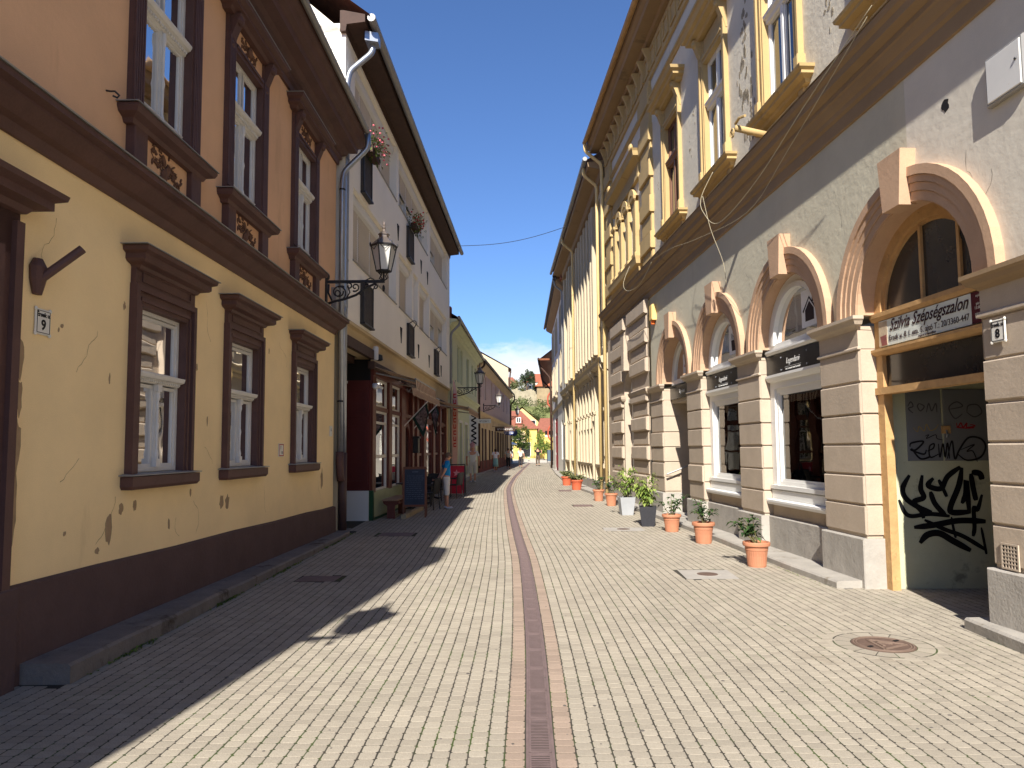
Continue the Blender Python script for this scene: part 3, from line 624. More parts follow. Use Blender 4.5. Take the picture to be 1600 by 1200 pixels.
def relief_mesh(name, w, h, violin=True):
    b = MB(sd); rr = random.Random(3)
    if violin:
        b.blob((-.05*w, .012, -.14*h), (.085*w, .022, .10*w), 8, 5, .6); b.blob((.015*w, .014, .02*h), (.065*w, .02, .075*w), 8, 5, .6)
        b.tube([(.03*w, .018, .06*h), (.18*w, .02, .26*h)], .012*w, 6); b.blob((-.08*w, .012, .22*h), (.05*w, .018, .16*h), 6, 4, -.3)
    else: b.blob((0, .02, 0), (.10*w, .035, .30*h), 8, 5); b.blob((0, .03, .02), (.05*w, .03, .14*h), 6, 4)
    for i in range(46):
        t = rr.uniform(-1, 1); x = t*.40*w; z = (-t*.25 if violin else 0)*h+rr.gauss(0, .17)*h; z = max(-.42*h, min(.42*h, z))
        b.blob((x, .008, z), (rr.uniform(.012, .026)*w, rr.uniform(.008, .016), rr.uniform(.03, .055)*w), 5, 3, rr.uniform(0, 3.1))
    for i in range(9):
        t = i/8*2-1; b.tube([(t*.38*w, .006, -t*.22*h), (t*.30*w, .010, -t*.1*h+rr.uniform(-.15, .15)*h), (t*.12*w, .008, rr.uniform(-.2, .2)*h)], .006*w, 4)
    for x, z in ((.17, -.05), (.22, .06), (.14, .08)):
        for k in range(6): a = k*1.047; b.blob((x*w+math.cos(a)*.03*w, .01, z*h+math.sin(a)*.03*w), (.018*w, .016, .018*w), 5, 3)
    return b.mesh(name, mat('relief_stucco', (110, 78, 60), rough=.7, var=.2, scale=12), smooth=True)
RELA = relief_mesh('relief', .80, .40); RELB = relief_mesh('relief', .70, .24, False)
def scroll_console(mb, a, z1, h=.40, w=.13, dn=.16):
    """S-shaped bracket seen from the side, extruded along the wall"""
    pr = [(0, z1-h)]+[(.03+.02*math.sin(t*3)+dn*(t**1.6), z1-h+h*t) for t in (0, .15, .3, .45, .6, .75, .88, 1)]+[(0, z1)]
    mb.prism(pr, a-w/2, a+w/2, 'x'); mb.blob((a, dn*.95, z1-.07), (w*.55, .05, .06), 8, 5); mb.blob((a, .05, z1-h+.05), (w*.4, .035, .05), 8, 5)
    for k in range(3): mb.blob((a, .035+.02*k, z1-h*.8+k*.08), (w*.42, .03, .045), 6, 4)
def high_window(c):
    n = -.045; fr = MB(sd)
    sash(fr, -.485, .485, 4.93, 6.79, n, .045, .06); fr.box(-.03, .03, n-.06, n+.012, 4.97, 6.03)
    for s in (-1, 1):
        a = sorted((s*.03, s*.44)); sash(fr, a[0], a[1], 4.975, 6.02, n-.012, .034, .03); sash(fr, a[0], a[1], 6.14, 6.745, n-.012, .032, .03)
    w = fr.build('window', WHT, L1, (c, 0, 0), fix=False)
    t = MB(sd); t.cornice(-.48, .48, [(n, 6.02), (n+.02, 6.03), (n+.03, 6.07), (n+.07, 6.085), (n+.09, 6.12), (n+.09, 6.14), (n, 6.155)], n0=n, eL=False, eR=False)
    for i in range(20): t.blob((-.45+i*.047, n+.035, 6.05), (.015, .02, .02), 5, 3)
    t.build('transom_moulding', WHT, w)
    MB(sd).lathe([(.022, 5.02), (.026, 5.08), (.014, 5.14), (.016, 5.4), (.024, 5.46), (.014, 5.52), (.015, 5.85), (.026, 5.92), (.022, 6.0)], (0, n+.02, 0), 8).build('colonnette', WHT, w)
    for a, b, z0, z1 in ((-.407, -.062, 5.005, 5.99), (.062, .407, 5.005, 5.99), (-.407, -.062, 6.17, 6.715), (.062, .407, 6.17, 6.715)): pane(w, a, b, z0, z1, n-.03, sd, PANE)
    MB(sd).tube([(-.43, -.02, 5.08), (.43, -.02, 5.08)], .012, 6).build('window_rail', WHT, w)
    s = MB(sd)
    for a in (-1, 1):
        e = sorted((a*.505, a*.70)); s.box(e[0], e[1], -.01, .05, 4.9, 7.16)
        for q in (.525, .565, .605, .645, .68): e = sorted((a*(q-.012), a*(q+.012))); s.box(e[0], e[1], .05, .068, 4.95, 6.95)
        e = sorted((a*.485, a*.507)); s.box(e[0], e[1], -.12, .05, 4.9, 6.8)
    s.box(-.505, .505, -.01, .05, 6.80, 6.90); s.box(-.46, .46, .05, .07, 6.84, 6.88); s.box(-.505, .505, -.12, .05, 6.785, 6.802)
    u = s.build('window_surround', BRN, L1, (c, 0, 0), fix=False)
    MB(sd).box(-.505, .505, -.01, .02, 6.90, 7.16).build('lintel_panel', ORA, u, fix=False)
    put('lintel_relief', RELB, u, (0, -.02, 7.03))
    for a in (-1, 1): k = MB(sd); scroll_console(k, a*.60, 7.17, .42, .15, .15); k.build('console', BRN, u)
    MB(sd).cornice(-.70, .70, [(.0, 7.15), (.10, 7.15), (.13, 7.19), (.20, 7.21), (.20, 7.26), (.26, 7.29), (.27, 7.33), (0, 7.37)]).build('hood', BRN, u)
    MB(sd).cornice(-.71, .71, [(0, 7.372), (.28, 7.332), (.28, 7.34), (0, 7.38)]).build('hood_flashing', GUT, u)
    MB(sd).cornice(-.65, .65, [(0, 4.70), (.09, 4.70), (.11, 4.74), (.18, 4.77), (.20, 4.81), (.20, 4.84), (0, 4.87)]).build('sill', BRN, u)
    MB(sd).cornice(-.66, .66, [(-.1, 4.905), (.215, 4.842), (.215, 4.85), (-.1, 4.915)]).build('sill_sheet', GUT, u)
    ap = MB(sd)
    for a in (-1, 1): e = sorted((a*.46, a*.69)); ap.cbox(e[0], e[1], -.01, .09, 4.22, 4.71, .008); e = sorted((a*.455, a*.70)); ap.cbox(e[0], e[1], -.01, .10, 4.22, 4.36, .008)
    ap.box(-.46, .46, -.01, .06, 4.22, 4.33); ap.build('apron', BRN, u)
    MB(sd).box(-.46, .46, -.01, .03, 4.33, 4.70).build('apron_panel', ORA, u, fix=False)
    put('apron_relief', RELA, u, (0, -.03, 4.52))
for c in WL: low_window(c)
for c in WU: high_window(c)
# doorway at the near end: jamb, hood, panelled leaf
j = MB(sd); j.box(-.30, .02, -.2, .06, .705, 3.38); j.box(-.06, .02, .06, .10, .705, 3.30); j.box(-.24, -.14, .06, .08, .705, 3.1); j.box(-1.9, .02, -.01, .06, 3.06, 3.38); j.box(-1.87, -1.55, -.2, .06, -.05, 3.38)
ds = j.build('door_surround', BRN, L1, fix=False)
MB(sd).cornice(-1.85, -.02, [(.05, 3.36), (.10, 3.37), (.13, 3.41), (.22, 3.43), (.22, 3.49), (.28, 3.52), (.29, 3.56), (0, 3.62)], n0=.05).build('door_hood', BRN, ds)
d = MB(sd); d.box(-1.56, -.29, -.24, -.19, -.05, 3.06)
for z0, z1 in ((.2, .9), (1.0, 2.2), (2.3, 2.9)):
    for a in (-1.42, -.86): d.cbox(a, a+.42, -.19, -.165, z0, z1, .02)
d.build('door', WDB, L1, fix=False)
# peeled plaster strip beside the door and flaked spots: thin recess rims, slightly proud of the paint film
PEEL = mat('bare_plaster', (166, 140, 108), rough=.95, var=.15, scale=8, bump=.4, bscale=40)
def flake(mb, a, z, w, h, n=.004, seed=0):
    rr = random.Random(seed); K = 13; pts = []
    for k in range(K): t = 2*math.pi*k/K; q = rr.uniform(.65, 1.15); pts.append((a+w*q*math.cos(t), z+h*q*math.sin(t)))
    mb.prism(pts, -.004, n, 'y')
def crack(fac_root, sdd, a, z, L, ang, seed, m, n=.0015):
    rr = random.Random(seed); pts = [(a, z)]; t = ang
    for k in range(int(L/.05)): t += rr.gauss(0, .35)-.2*(t-ang); pts.append((pts[-1][0]+.05*math.cos(t), pts[-1][1]+.05*math.sin(t)))
    MB(sdd).ribbon(pts, [.0045*rr.uniform(.4, 1.2) for _ in pts], n).build('hairline_crack', m, fac_root, fix=False)
CRK = mat('crack_line', (150, 124, 86), rough=.95, var=.2)  # flat brown for the thin hairline crack strips
for i, (a, z, L, ang) in enumerate(((1.45, 1.25, .5, -1.8), (3.0, 1.1, .45, -1.4), (3.25, 1.7, .35, -1.2), (5.2, 1.15, .4, -1.7), (7.9, 1.2, .5, -1.5), (.5, 3.5, .5, -1.2), (1.1, 2.7, .5, -1.9), (3.2, 3.4, .5, -1.3), (5.75, 3.3, .6, -1.6), (2.6, .95, .3, -1.5), (.9, 1.6, .35, -2.0))): crack(L1, -1, a, z, L, ang, i, CRK)
pl = MB(sd)
for i, (a, z, w, h) in enumerate([(.165, 2.35, .035, .16), (.17, 2.05, .03, .14), (.16, 1.7, .04, .25), (.155, 1.3, .035, .28), (1.37, .98, .055, .17), (1.55, 1.13, .04, .05), (1.78, 1.15, .03, .06), (3.75, 1.03, .07, .10), (3.92, 1.02, .06, .10), (8.15, 1.12, .08, .2), (2.45, .9, .02, .06), (.75, 1.0, .02, .02), (.62, 2.66, .02, .02), (.58, 2.62, .012, .02), (1.3, 2.3, .012, .05), (1.5, 3.0, .02, .04), (3.0, 2.6, .02, .05), (3.3, 2.0, .015, .06), (2.92, 1.2, .02, .05), (5.3, 3.1, .015, .05), (1.2, .8, .03, .03)]): pl = MB(sd); flake(pl, a, z, w, h, .003, i); pl.build('bare_plaster_patch', PEEL, L1)
tag(MB(sd).tube([(0, 0, 0), (0, .05, -.01), (-.02, .10, -.02), (0.0, .13, -.05), (.02, .10, -.06), (0, .07, -.05)], .009, 6).build('wall_ring', IRN, None, FL.P(1.10, -.01, 4.86)), 'small black iron ring hook in the orange upper wall', 'hook').rotation_euler = (0, 0, FL.rz)
# flag holder by the door
t = FL.root('flag_holder', 'slanting brown flag socket on a cast bracket beside the door', 'flag holder', at=(.28, 0, 3.0)); t.scale = (.8, .8, .8)
MB(sd).lathe([(.05, -.20), (.09, -.06), (.10, .06), (.05, .14)], (0, .03, 0), 10, sy=.7).build('bracket', BRN, t)
MB(sd).tube([(0, .05, -.06), (.17, .34, .28)], .042, 10).build('socket', BRN, t)
# house number 9
def number_plate(fac, sdd, a, z, street, num, label, off=.006):
    t = fac.root('house_number_sign', label, 'sign', at=(a, off, z)); t.scale = (.86, .86, .86); b = MB(sdd); b.cbox(-.10, .10, 0, .014, -.115, .115, .006)
    for x in (-.085, .085):
        for q in (-.1, .1): b.blob((x*1.1, .008, q*1.1), (.02, .012, .02), 8, 4)
    b.build('plate', ENM, t); f = MB(sdd); sash(f, -.086, .086, -.10, .10, .0165, .005, .004); f.build('border', INK, t, fix=False)
    text('street_name', street, .055, INK, t, (0, sdd*.016, .062), sdd, bold=.002); text('number', num, .125, INK, t, (0, sdd*.016, -.03), sdd, bold=.004)
number_plate(FL, -1, .375, 2.645, 'Érsek u.', '9', 'small white enamel number plate reading 9 on the yellow wall')
t = FL.root('hydrant_sign', 'tiny white hydrant plate with red edge between two ground-floor windows', 'sign', at=(5.87, .004, 1.66)); MB(-1).cbox(-.11, .11, 0, .01, -.10, .10, .004).build('plate', ENM, t); f = MB(-1); sash(f, -.10, .10, -.09, .09, .012, .014, .004); f.build('border', mat('red_print', (170, 44, 36), var=.05), t, fix=False); text('mark', 'T', .07, INK, t, (-.03, -.011, .03), -1); text('digits', '1 8', .06, INK, t, (.02, -.011, -.04), -1)
t = FL.root('small_wall_plate', 'tiny pale plate low on the yellow wall next to the downpipe', 'sign', at=(8.72, .004, 2.02)); MB(-1).cbox(-.09, .09, 0, .01, -.10, .10, .004).build('plate', ENM, t); text('mark', 'G', .07, INK, t, (0, -.011, .02), -1)
t = FL.root('cable_box', 'narrow grey cable box on the wall under the string course by the downpipe', 'junction box', at=(8.76, 0, 4.40)); MB(-1).cbox(-.10, .10, 0, .10, 0, .40, .01).build('box', GUT, t); MB(-1).box(-.11, .11, 0, .11, .40, .42).build('lid', ZNC, t)
# downpipes at the party wall
t = FL.root('downpipe', 'grey zinc downpipe with swan neck at the end of the orange house', 'downpipe', at=(LE+.10, 0, 0)); b = MB(-1)
curved_pipe(b, [(0.05, .60, 8.10), (.06, .60, 7.80), (.02, .12, 7.30), (.0, .10, 7.05), (0, .10, 1.55)], .055); b.build('pipe', ZNC, t, smooth=True)
b = MB(-1); curved_pipe(b, [(0, .10, 1.62), (0, .10, 1.30), (.03, .12, 1.05)], .075); b.build('cast_shoe', BRN, t, smooth=True)
for z in (2.6, 4.9, 6.9): MB(-1).lathe([(.062, z), (.062, z+.035)], (0, .10, 0), 12).build('clamp', IRN, t)
t = FL.root('downpipe', 'tall bright zinc downpipe of the cream building running to a brown cast iron foot', 'downpipe', at=(LE+.32, 0, 0)); b = MB(-1)
curved_pipe(b, [(.25, .60, 10.30), (.22, .60, 10.05), (.05, .16, 9.55), (.0, .12, 9.30), (0, .12, 4.6), (-.03, .12, 4.45), (-.05, .12, 4.3), (-.05, .12, 1.5)], .065); b.build('pipe', ZNC, t, smooth=True)
b = MB(-1); b.tube([(-.05, .12, 1.6), (-.05, .12, .02)], .085, 12); b.build('cast_foot', mat('brown_pipe_paint', (82, 62, 58), rough=.5), t, smooth=True)
MB(-1).prism([(.02, .48), (.42, .48), (.36, .74), (.10, .74)], 10.22, 10.42).build('hopper', ZNC, t)
for z in (3.0, 5.5, 7.6): MB(-1).lathe([(.073, z), (.073, z+.04)], (0, .12, 0), 12).build('clamp', ZNC, t)

# ------------------------------------------------------------------ wall lamps
LAMPG = mat('lantern_glass', (214, 212, 204), rough=.12, var=.04, spec=.8)
def street_lamp(fac, sdd, a, z, reach, label, sc=1.0, m=None):
    """wrought arm from the wall carrying a six-sided lantern; z is the height of the arm"""
    m = m or IRN; t = fac.root('street_lamp', label, 'street lamp', 'wrought iron wall lamps along the street', (a, 0, z)); t.scale = (sc, sc, sc); q = sdd
    reach /= sc
    b = MB(q); b.cbox(-.05, .05, 0, .03, -.48, .10, .01); b.blob((0, .04, -.50), (.05, .04, .09), 8, 5); b.blob((0, .04, .10), (.05, .04, .06), 8, 5); b.build('wall_plate', m, t)
    MB(q).box(-.025, .025, .02, reach+.02, -.02, .03).build('arm', m, t)
    s = MB(q)
    def spiral(cy, cz, r0, turns, st, dirn=1, th=.016):
        pts = [(0, cy+r0*(1-.8*k/26)*math.cos(st+dirn*turns*2*math.pi*k/26), cz+r0*(1-.8*k/26)*math.sin(st+dirn*turns*2*math.pi*k/26)) for k in range(27)]; s.tube(pts, [th*(1-.3*k/26) for k in range(27)], 6)
    k = reach/1.1
    s.tube([(0, .03, -.42), (0, .16*k, -.37), (0, .36*k, -.33), (0, .58*k, -.25), (0, .80*k, -.10), (0, .95*k, -.03)], .024, 6)
    spiral(.24*k, -.20, .17, 1.35, math.pi*1.4); spiral(.24*k, -.20, .10, 1.0, .3, -1); spiral(.56*k, -.10, .085, 1.2, 4.2); spiral(.44*k, -.08, .07, 1.0, 2.2, -1); spiral(.78*k, -.10, .06, 1.0, 1.0); spiral(.94*k, -.10, .055, 1.1, 2.5, -1)
    s.tube([(0, .06, -.04), (0, .05, -.2), (0, .12, -.35)], .02, 6); s.tube([(0, .40*k, -.30), (0, .46*k, -.2), (0, .42*k, -.08)], .014, 6); s.tube([(0, .62*k, -.22), (0, .70*k, -.27), (0, .72*k, -.24)], .012, 6)
    s.blob((0, reach, -.13), (.03, .03, .07), 6, 4); s.build('scrollwork', m, t, smooth=True)
    c = MB(q); yy = reach
    for kk in range(4): an = kk*math.pi/2+.4; c.tube([(.01*math.cos(an), yy+.01*math.sin(an), .02), (.10*math.cos(an), yy+.10*math.sin(an), .07), (.06*math.cos(an), yy+.06*math.sin(an), .13), (.12*math.cos(an), yy+.12*math.sin(an), .19)], .012, 5)
    c.tube([(0, yy, 0), (0, yy, .2)], .02, 6); c.build('lantern_foot', m, t)
    z0, z1, r0, r1 = .20, .68, .135, .235
    pt = lambda r, kk, zz: (r*math.cos(kk*math.pi/3+.25), yy+r*math.sin(kk*math.pi/3+.25), zz)
    for kk in range(6):
        g = MB(q); g.quad(pt(r0, kk, z0), pt(r0, kk+1, z0), pt(r1, kk+1, z1), pt(r1, kk, z1)); g.build('lantern_pane', LAMPG, t, fix=False)
    f = MB(q)
    for kk in range(6): f.tube([pt(r0*1.02, kk, z0), pt(r1*1.02, kk, z1)], .013, 5); f.tube([pt(r0*1.02, kk, z0), pt(r0*1.02, kk+1, z0)], .016, 5); f.tube([pt(r1*1.05, kk, z1), pt(r1*1.05, kk+1, z1)], .022, 5); f.blob(pt(r1*1.08, kk, z1+.03), (.02, .02, .04), 5, 3)
    f.prism([pt(r0, kk, 0)[:2] for kk in range(6)], z0-.015, z0, 'z')
    for kk in range(6): f.tube([pt(r1*.99, kk+.15, z1-.02), pt(r1*.95, kk+.5, z1-.10), pt(r1*.99, kk+.85, z1-.02)], .007, 4)
    f.build('lantern_frame', m, t)
    h = MB(q); h.lathe([(r1*1.08, z1), (r1*1.0, z1+.03), (.09, z1+.17), (.09, z1+.21), (.11, z1+.22), (.11, z1+.235), (.06, z1+.27), (.03, z1+.30), (.022, z1+.33), (.034, z1+.36), (.02, z1+.39), (.026, z1+.42), (.012, z1+.47), (.003, z1+.50)], (0, yy, 0), 6, ph=.25); h.build('lantern_roof', mat('weathered_lamp_roof', (120, 108, 98), rough=.35, metallic=.5, var=.25, scale=9), t)
    return t
street_lamp(FL, -1, 8.27, 4.83, 1.10, 'black wrought iron wall lamp on the orange house next to the zinc downpipes')
street_lamp(FL, -1, -4.55, 4.80, 1.16, 'wall lamp near the doorway whose lantern shadow falls on the paving')

# turret added out of view behind the camera to cast the long corner shadow
FB = Fac(-3.15, -2.1, 0.0, -1)
t = FB.root('shadow_turret', 'tall plain sand-coloured turret added out of view to cast the corner shadow', 'shadow caster')
MB(-1).wall(0, 1.15, -.1, 10.3, [(.3, .85, z, z+1.5) for z in (1.4, 4.6, 7.6)], 0, .2, 2.4).build('wall', SND, t)
for z in (1.4, 4.6, 7.6): plain_window(t, -1, .3, .85, z, z+1.5, -.1)
MB(-1).cornice(0, 1.15, [(0, 9.9), (.02, 9.95), (.05, 10.2), (.06, 10.35), (0, 10.45)]).build('eave_cornice', BRN, t)
MB(-1).add([(-.05, .06, 10.42), (1.2, .06, 10.42), (1.2, -2.45, 10.42), (-.05, -2.45, 10.42), (.57, -1.2, 11.6)], [(0, 1, 4), (1, 2, 4), (2, 3, 4), (3, 0, 4)]).build('roof', TIB, t, fix=False)
# ------------------------------------------------------------------ R1: long grey house with arched shop openings
FR = Fac(4.15, 8.44, -3.0, 1); sd = 1
R1 = FR.root('arcaded_house', 'long grey house with peach arches below and ochre window frames above', 'house')
AC = [-1.05, 1.90, 4.85, 7.80]; HW = 1.0; SPR = 3.20; RE = 15.65; RS = -9.0
arches = [(c-HW, c+HW, SPR-.001, SPR, True) for c in AC]
def fit(o, w):
    xs = [v.co.x for v in o.data.vertices]; k = w/(max(xs)-min(xs)); o.scale = (k, 1, 1); return o
def arched_sheet(s0, s1, z0, z1, cs, name, m):
    """wall above the springing with half-round heads cut in; a head may be cut by the sheet's own end"""
    b = MB(); K = 28; xs = {s0, s1}
    for c in cs:
        for k in range(K+1):
            x = c-HW*math.cos(math.pi*k/K)
            if s0 < x < s1: xs.add(x)
    xs = sorted(xs)
    def bot(x):
        for c in cs:
            if abs(x-c) < HW: return z0+math.sqrt(max(HW*HW-(x-c)**2, 0))
        return z0
    for a, d in zip(xs[:-1], xs[1:]):
        m_ = (a+d)/2; ins = any(abs(m_-c) < HW for c in cs)
        za, zd = (bot(a), bot(d)) if ins else (z0, z0)
        b.quad((a, 0, za), (d, 0, zd), (d, 0, z1), (a, 0, z1))
        if ins: b.quad((a, 0, za), (a, -.34, za), (d, -.34, zd), (d, 0, zd))
    return b.build(name, m, R1, fix=False)
arched_sheet(-1.12, 9.95, SPR, 5.75, AC, 'lower_wall', GRW)
arched_sheet(RS, -1.12, SPR, 5.75, AC[:1], 'repainted_wall', GRL)
iv = MB()                                             # peach soffits lining the arches
for c in AC:
    iv.arch(c, SPR, HW-.012, HW+.004, -.36, .03)
iv.build('arch_soffit', PEB, R1, fix=False)
# piers, each of rusticated blocks over a stone plinth
PIERS = [(RS, -2.10, 'near'), (-.05, .90, ''), (2.90, 3.85, ''), (5.85, 6.80, ''), (8.80, 9.95, '')]
ZJ = [.60, .96, 1.31, 1.67, 2.03, 2.41, 2.80]
for (a, b, kk) in PIERS:
    p = MB(); p.box(a+.012, b-.012, -.40, .012, -.05, 3.08); pier = p.build('pier', PEA, R1, fix=False)
    for i in range(6):
        jt = lambda q=.004: random.uniform(-q, q); me = MB().cbox(a+jt(), b+jt(), -.015, .035+jt(.003), ZJ[i]+.011+jt(), ZJ[i+1]-.011+jt(), .012).mesh('block', PEA); put('block', me, pier).rotation_euler = (jt(.002), jt(.0025), jt(.002))
        for e, q in ((a, -1), (b, 1)):                 # block returns into the opening
            if kk == 'near' and e == a: continue
            m2 = MB().cbox(-.40, .014, 0, .012, ZJ[i]+.011, ZJ[i+1]-.011, .006); o = m2.build('block', PEA, pier)
            o.rotation_euler = (0, 0, math.pi/2); o.location = (e, 0, 0)
            if q > 0: o.scale = (1, -1, 1)
    MB().box(a+.004, b-.004, -.40, .03, 2.81, 3.06).build('impost_block', PEA, pier, fix=False)
    MB().cornice(a, b, [(-.39, 2.79), (.035, 2.79), (.055, 2.80), (.055, 2.82), (.03, 2.84)], n0=.03).build('necking', PEA, pier)
    MB().cornice(a, b, [(-.39, 3.02), (.035, 3.04), (.06, 3.07), (.10, 3.09), (.12, 3.13), (.14, 3.15), (.14, 3.19), (-.39, 3.205)], n0=.03).build('impost', OCD if kk else PEA, pier)
    zt = .575
    MB().cbox(a-.03 if not kk else a, b+.03, -.40, .085, -.05, zt, .012).build('plinth', STN, pier)
# stepped archivolts with keystones
for i, c in enumerate(AC):
    b = MB()
    for r0, r1, n1 in ((1.0, 1.10, .045), (1.10, 1.185, .06), (1.185, 1.26, .075), (1.26, 1.36, .095)): b.arch(c, SPR, r0, r1-.004, -.01, n1)
    av = b.build('archivolt', PEB, R1, fix=False)
    k = MB(); k.prism([(c-.15, 4.16), (c+.15, 4.16), (c+.21, 4.74), (c-.21, 4.74)], -.02, .17, 'y'); k.build('keystone', PEB, av)
# main string cornice under the upper floor
MB().cornice(RS, RE-.02, [(0, 5.55), (.025, 5.56), (.03, 5.60), (.03, 5.72), (.06, 5.75), (.07, 5.80), (.10, 5.84), (.13, 5.90), (.15, 5.92), (.15, 5.98), (.235, 6.03), (.245, 6.11), (.285, 6.15), (.30, 6.20), (.30, 6.23), (0, 6.30)], eR=True).build('string_cornice', OCD, R1)
MB().cornice(RS, RE-.02, [(0, 6.303), (.31, 6.233), (.313, 6.242), (0, 6.31)]).build('cornice_flashing', mat('rusty_sheet', (150, 128, 96), rough=.6, var=.2, scale=6, metallic=.3), R1)
# upper wall
UC = [-4.05, -1.15, 1.78, 4.62, 7.52]
MB().wall(RS, RE, 6.2, 11.2, [(c-.54, c+.54, 6.86, 9.25) for c in UC]+[(12.5+d-.28, 12.5+d+.28, 6.92, 8.6, True) for d in (-.95, 0, .95)], 0, .25, 10).build('upper_wall', GRU, R1)
def upper_window(c):
    n = -.05; f = MB(); sash(f, -.525, .525, 6.88, 9.24, n, .05, .06); f.box(-.035, .035, n-.06, n+.02, 6.94, 8.30)
    for s in (-1, 1):
        a = sorted((s*.035, s*.475)); sash(f, a[0], a[1], 6.93, 8.28, n-.01, .036, .035); sash(f, a[0], a[1], 8.42, 9.19, n-.01, .036, .035)
    f.cornice(-.52, .52, [(n, 8.27), (n+.03, 8.28), (n+.04, 8.33), (n+.08, 8.36), (n+.09, 8.40), (n, 8.42)], n0=n, eL=False, eR=False)
    wm = WHC if c < 6 else mat('brown_window_paint', (120, 84, 62), rough=.5)
    w = f.build('window', wm, R1, (c, 0, 0), fix=False)
    for a, b, z0, z1 in ((-.441, -.07, 6.965, 8.25), (.07, .441, 6.965, 8.25), (-.441, -.07, 8.45, 9.155), (.07, .441, 8.45, 9.155)): pane(w, a, b, z0, z1, n-.035, 1, PANE)
    s = MB()
    for a in (-1, 1):
        e = sorted((a*.54, a*.72)); s.box(e[0], e[1], -.01, .05, 6.86, 9.72); e = sorted((a*.665, a*.72)); s.box(e[0], e[1], .05, .085, 6.86, 9.72); e = sorted((a*.56, a*.61)); s.box(e[0], e[1], .05, .065, 6.9, 9.3)
        e = sorted((a*.63, a*.76)); s.cbox(e[0], e[1], 0, .12, 6.86, 7.08, .01); e = sorted((a*.52, a*.542)); s.box(e[0], e[1], -.12, .05, 6.86, 9.25)
    s.box(-.54, .54, -.01, .05, 9.25, 9.42); s.box(-.54, .54, -.01, .02, 9.42, 9.72); s.box(-.54, .54, .05, .07, 9.30, 9.36); s.box(-.54, .54, -.12, .05, 9.235, 9.252)
    u = s.build('window_surround', OCH, R1, (c, 0, 0), fix=False)
    for a in (-1, 1): k = MB(); scroll_console(k, a*.66, 9.76, .52, .14, .18); k.build('console', OCH, u)
    MB().cornice(-.74, .74, [(0, 9.74), (.12, 9.74), (.15, 9.79), (.24, 9.82), (.25, 9.88), (.31, 9.91), (.33, 9.97), (0, 10.02)]).build('hood', OCH, u)
    MB().cornice(-.80, .80, [(0, 6.60), (.07, 6.61), (.09, 6.66), (.17, 6.69), (.17, 6.73), (.21, 6.76), (.22, 6.80), (-.1, 6.86)]).build('sill', OCH, u)
    a = MB()
    for q in (-1, 1): e = sorted((q*.60, q*.76)); a.box(e[0], e[1], -.01, .05, 6.22, 6.62)
    a.box(-.6, .6, -.01, .03, 6.22, 6.30); a.build('apron', OCH, u, fix=False)
for c in UC: upper_window(c)
# triple window bay framed by quoined pilasters
def quoin_strip(a0, a1, z0, z1, h, name, m, par, n1=.06, n2=.12):
    p = MB().box(a0+.05, a1-.05, -.01, n1, z0, z1).build(name, m, par, fix=False); z = z0; i = 0
    while z < z1-.1:
        w = 0 if i % 2 else .07; put('quoin', MB().cbox(a0+w, a1-w, 0, n2 if i % 2 else n1+.012, z+.012, min(z+h, z1)-.012, .022).mesh('quoin', m), p); z += h; i += 1
quoin_strip(9.28, 10.42, 6.25, 11.15, .47, 'quoined_pilaster', OCH, R1); quoin_strip(14.55, 15.60, 6.25, 11.15, .47, 'quoined_pilaster', OCH, R1)
tb = MB()
for d in (-1.42, -.475, .475, 1.42): tb.cbox(12.5+d-.17, 12.5+d+.17, -.01, .12, 6.92, 8.52, .02)
tw = tb.build('triple_window', OCH, R1)
for d in (-1.42, -.475, .475, 1.42): cp = MB(); cp.cornice(12.5+d-.17, 12.5+d+.17, [(0, 8.50), (.12, 8.52), (.17, 8.58), (.18, 8.66), (0, 8.68)], n0=.12).build('capital', OCH, tw); MB().cornice(12.5+d-.17, 12.5+d+.17, [(0, 6.9), (.15, 6.9), (.16, 7.04), (.12, 7.08)], n0=.12).build('pilaster_base', OCH, tw)
for d in (-.95, 0, .95):
    MB().arch(12.5+d, 8.6, .28, .45, -.01, .10, 14).build('arch_head', OCH, tw, fix=False)
    plain_window(R1, 1, 12.5+d-.28, 12.5+d+.28, 6.92, 8.88, -.14, mat('brown_window_paint', (120, 84, 62)), mull=0, trans=8.2)
MB().cornice(10.75, 14.25, [(0, 9.10), (.08, 9.12), (.08, 9.22), (.05, 9.24), (.05, 9.55), (.12, 9.60), (.24, 9.66), (.26, 9.78), (.30, 9.84), (0, 9.92)]).build('hood', OCH, tw)
MB().cornice(10.75, 14.25, [(0, 6.45), (.10, 6.48), (.12, 6.60), (.20, 6.66), (.22, 6.78), (.24, 6.86), (0, 6.90)]).build('sill', OCH, tw)
for a in (10.9, 14.1): MB().blob((a, .2, 10.0), (.12, .08, .14), 8, 6).build('finial', OCH, tw)
# frieze with panels, eave cornice, gutter, roof
MB().cornice(RS, RE, [(0, 10.55), (.03, 10.56), (.05, 10.60), (.08, 10.62), (.08, 10.68), (.04, 10.70)], eR=False).build('architrave_band', OCH, R1)
fz = MB().cornice(RS, RE, [(0, 11.15), (.05, 11.18), (.06, 11.95), (0, 11.96)], eR=False).build('frieze', OCH, R1)
i = 0
while RS+.3+i*.62 < RE-.5:
    a = RS+.3+i*.62; q = MB(); sash(q, a, a+.44, 11.30, 11.82, .085, .05, .03); q.build('frieze_panel', OCH, fz, fix=False); i += 1
    if a > 8.5: MB().prism([(.05, 11.30), (.12, 11.32), (.10, 11.5), (.20, 11.78), (.26, 11.9), (.05, 11.92)], a+.48, a+.57, 'x').build('modillion', OCH, fz)
MB().cornice(RS, RE, [(0, 11.95), (.16, 11.97), (.20, 12.05), (.48, 12.08), (.50, 12.18), (.58, 12.24), (.62, 12.34), (0, 12.40)]).build('eave_cornice', OCD, R1)
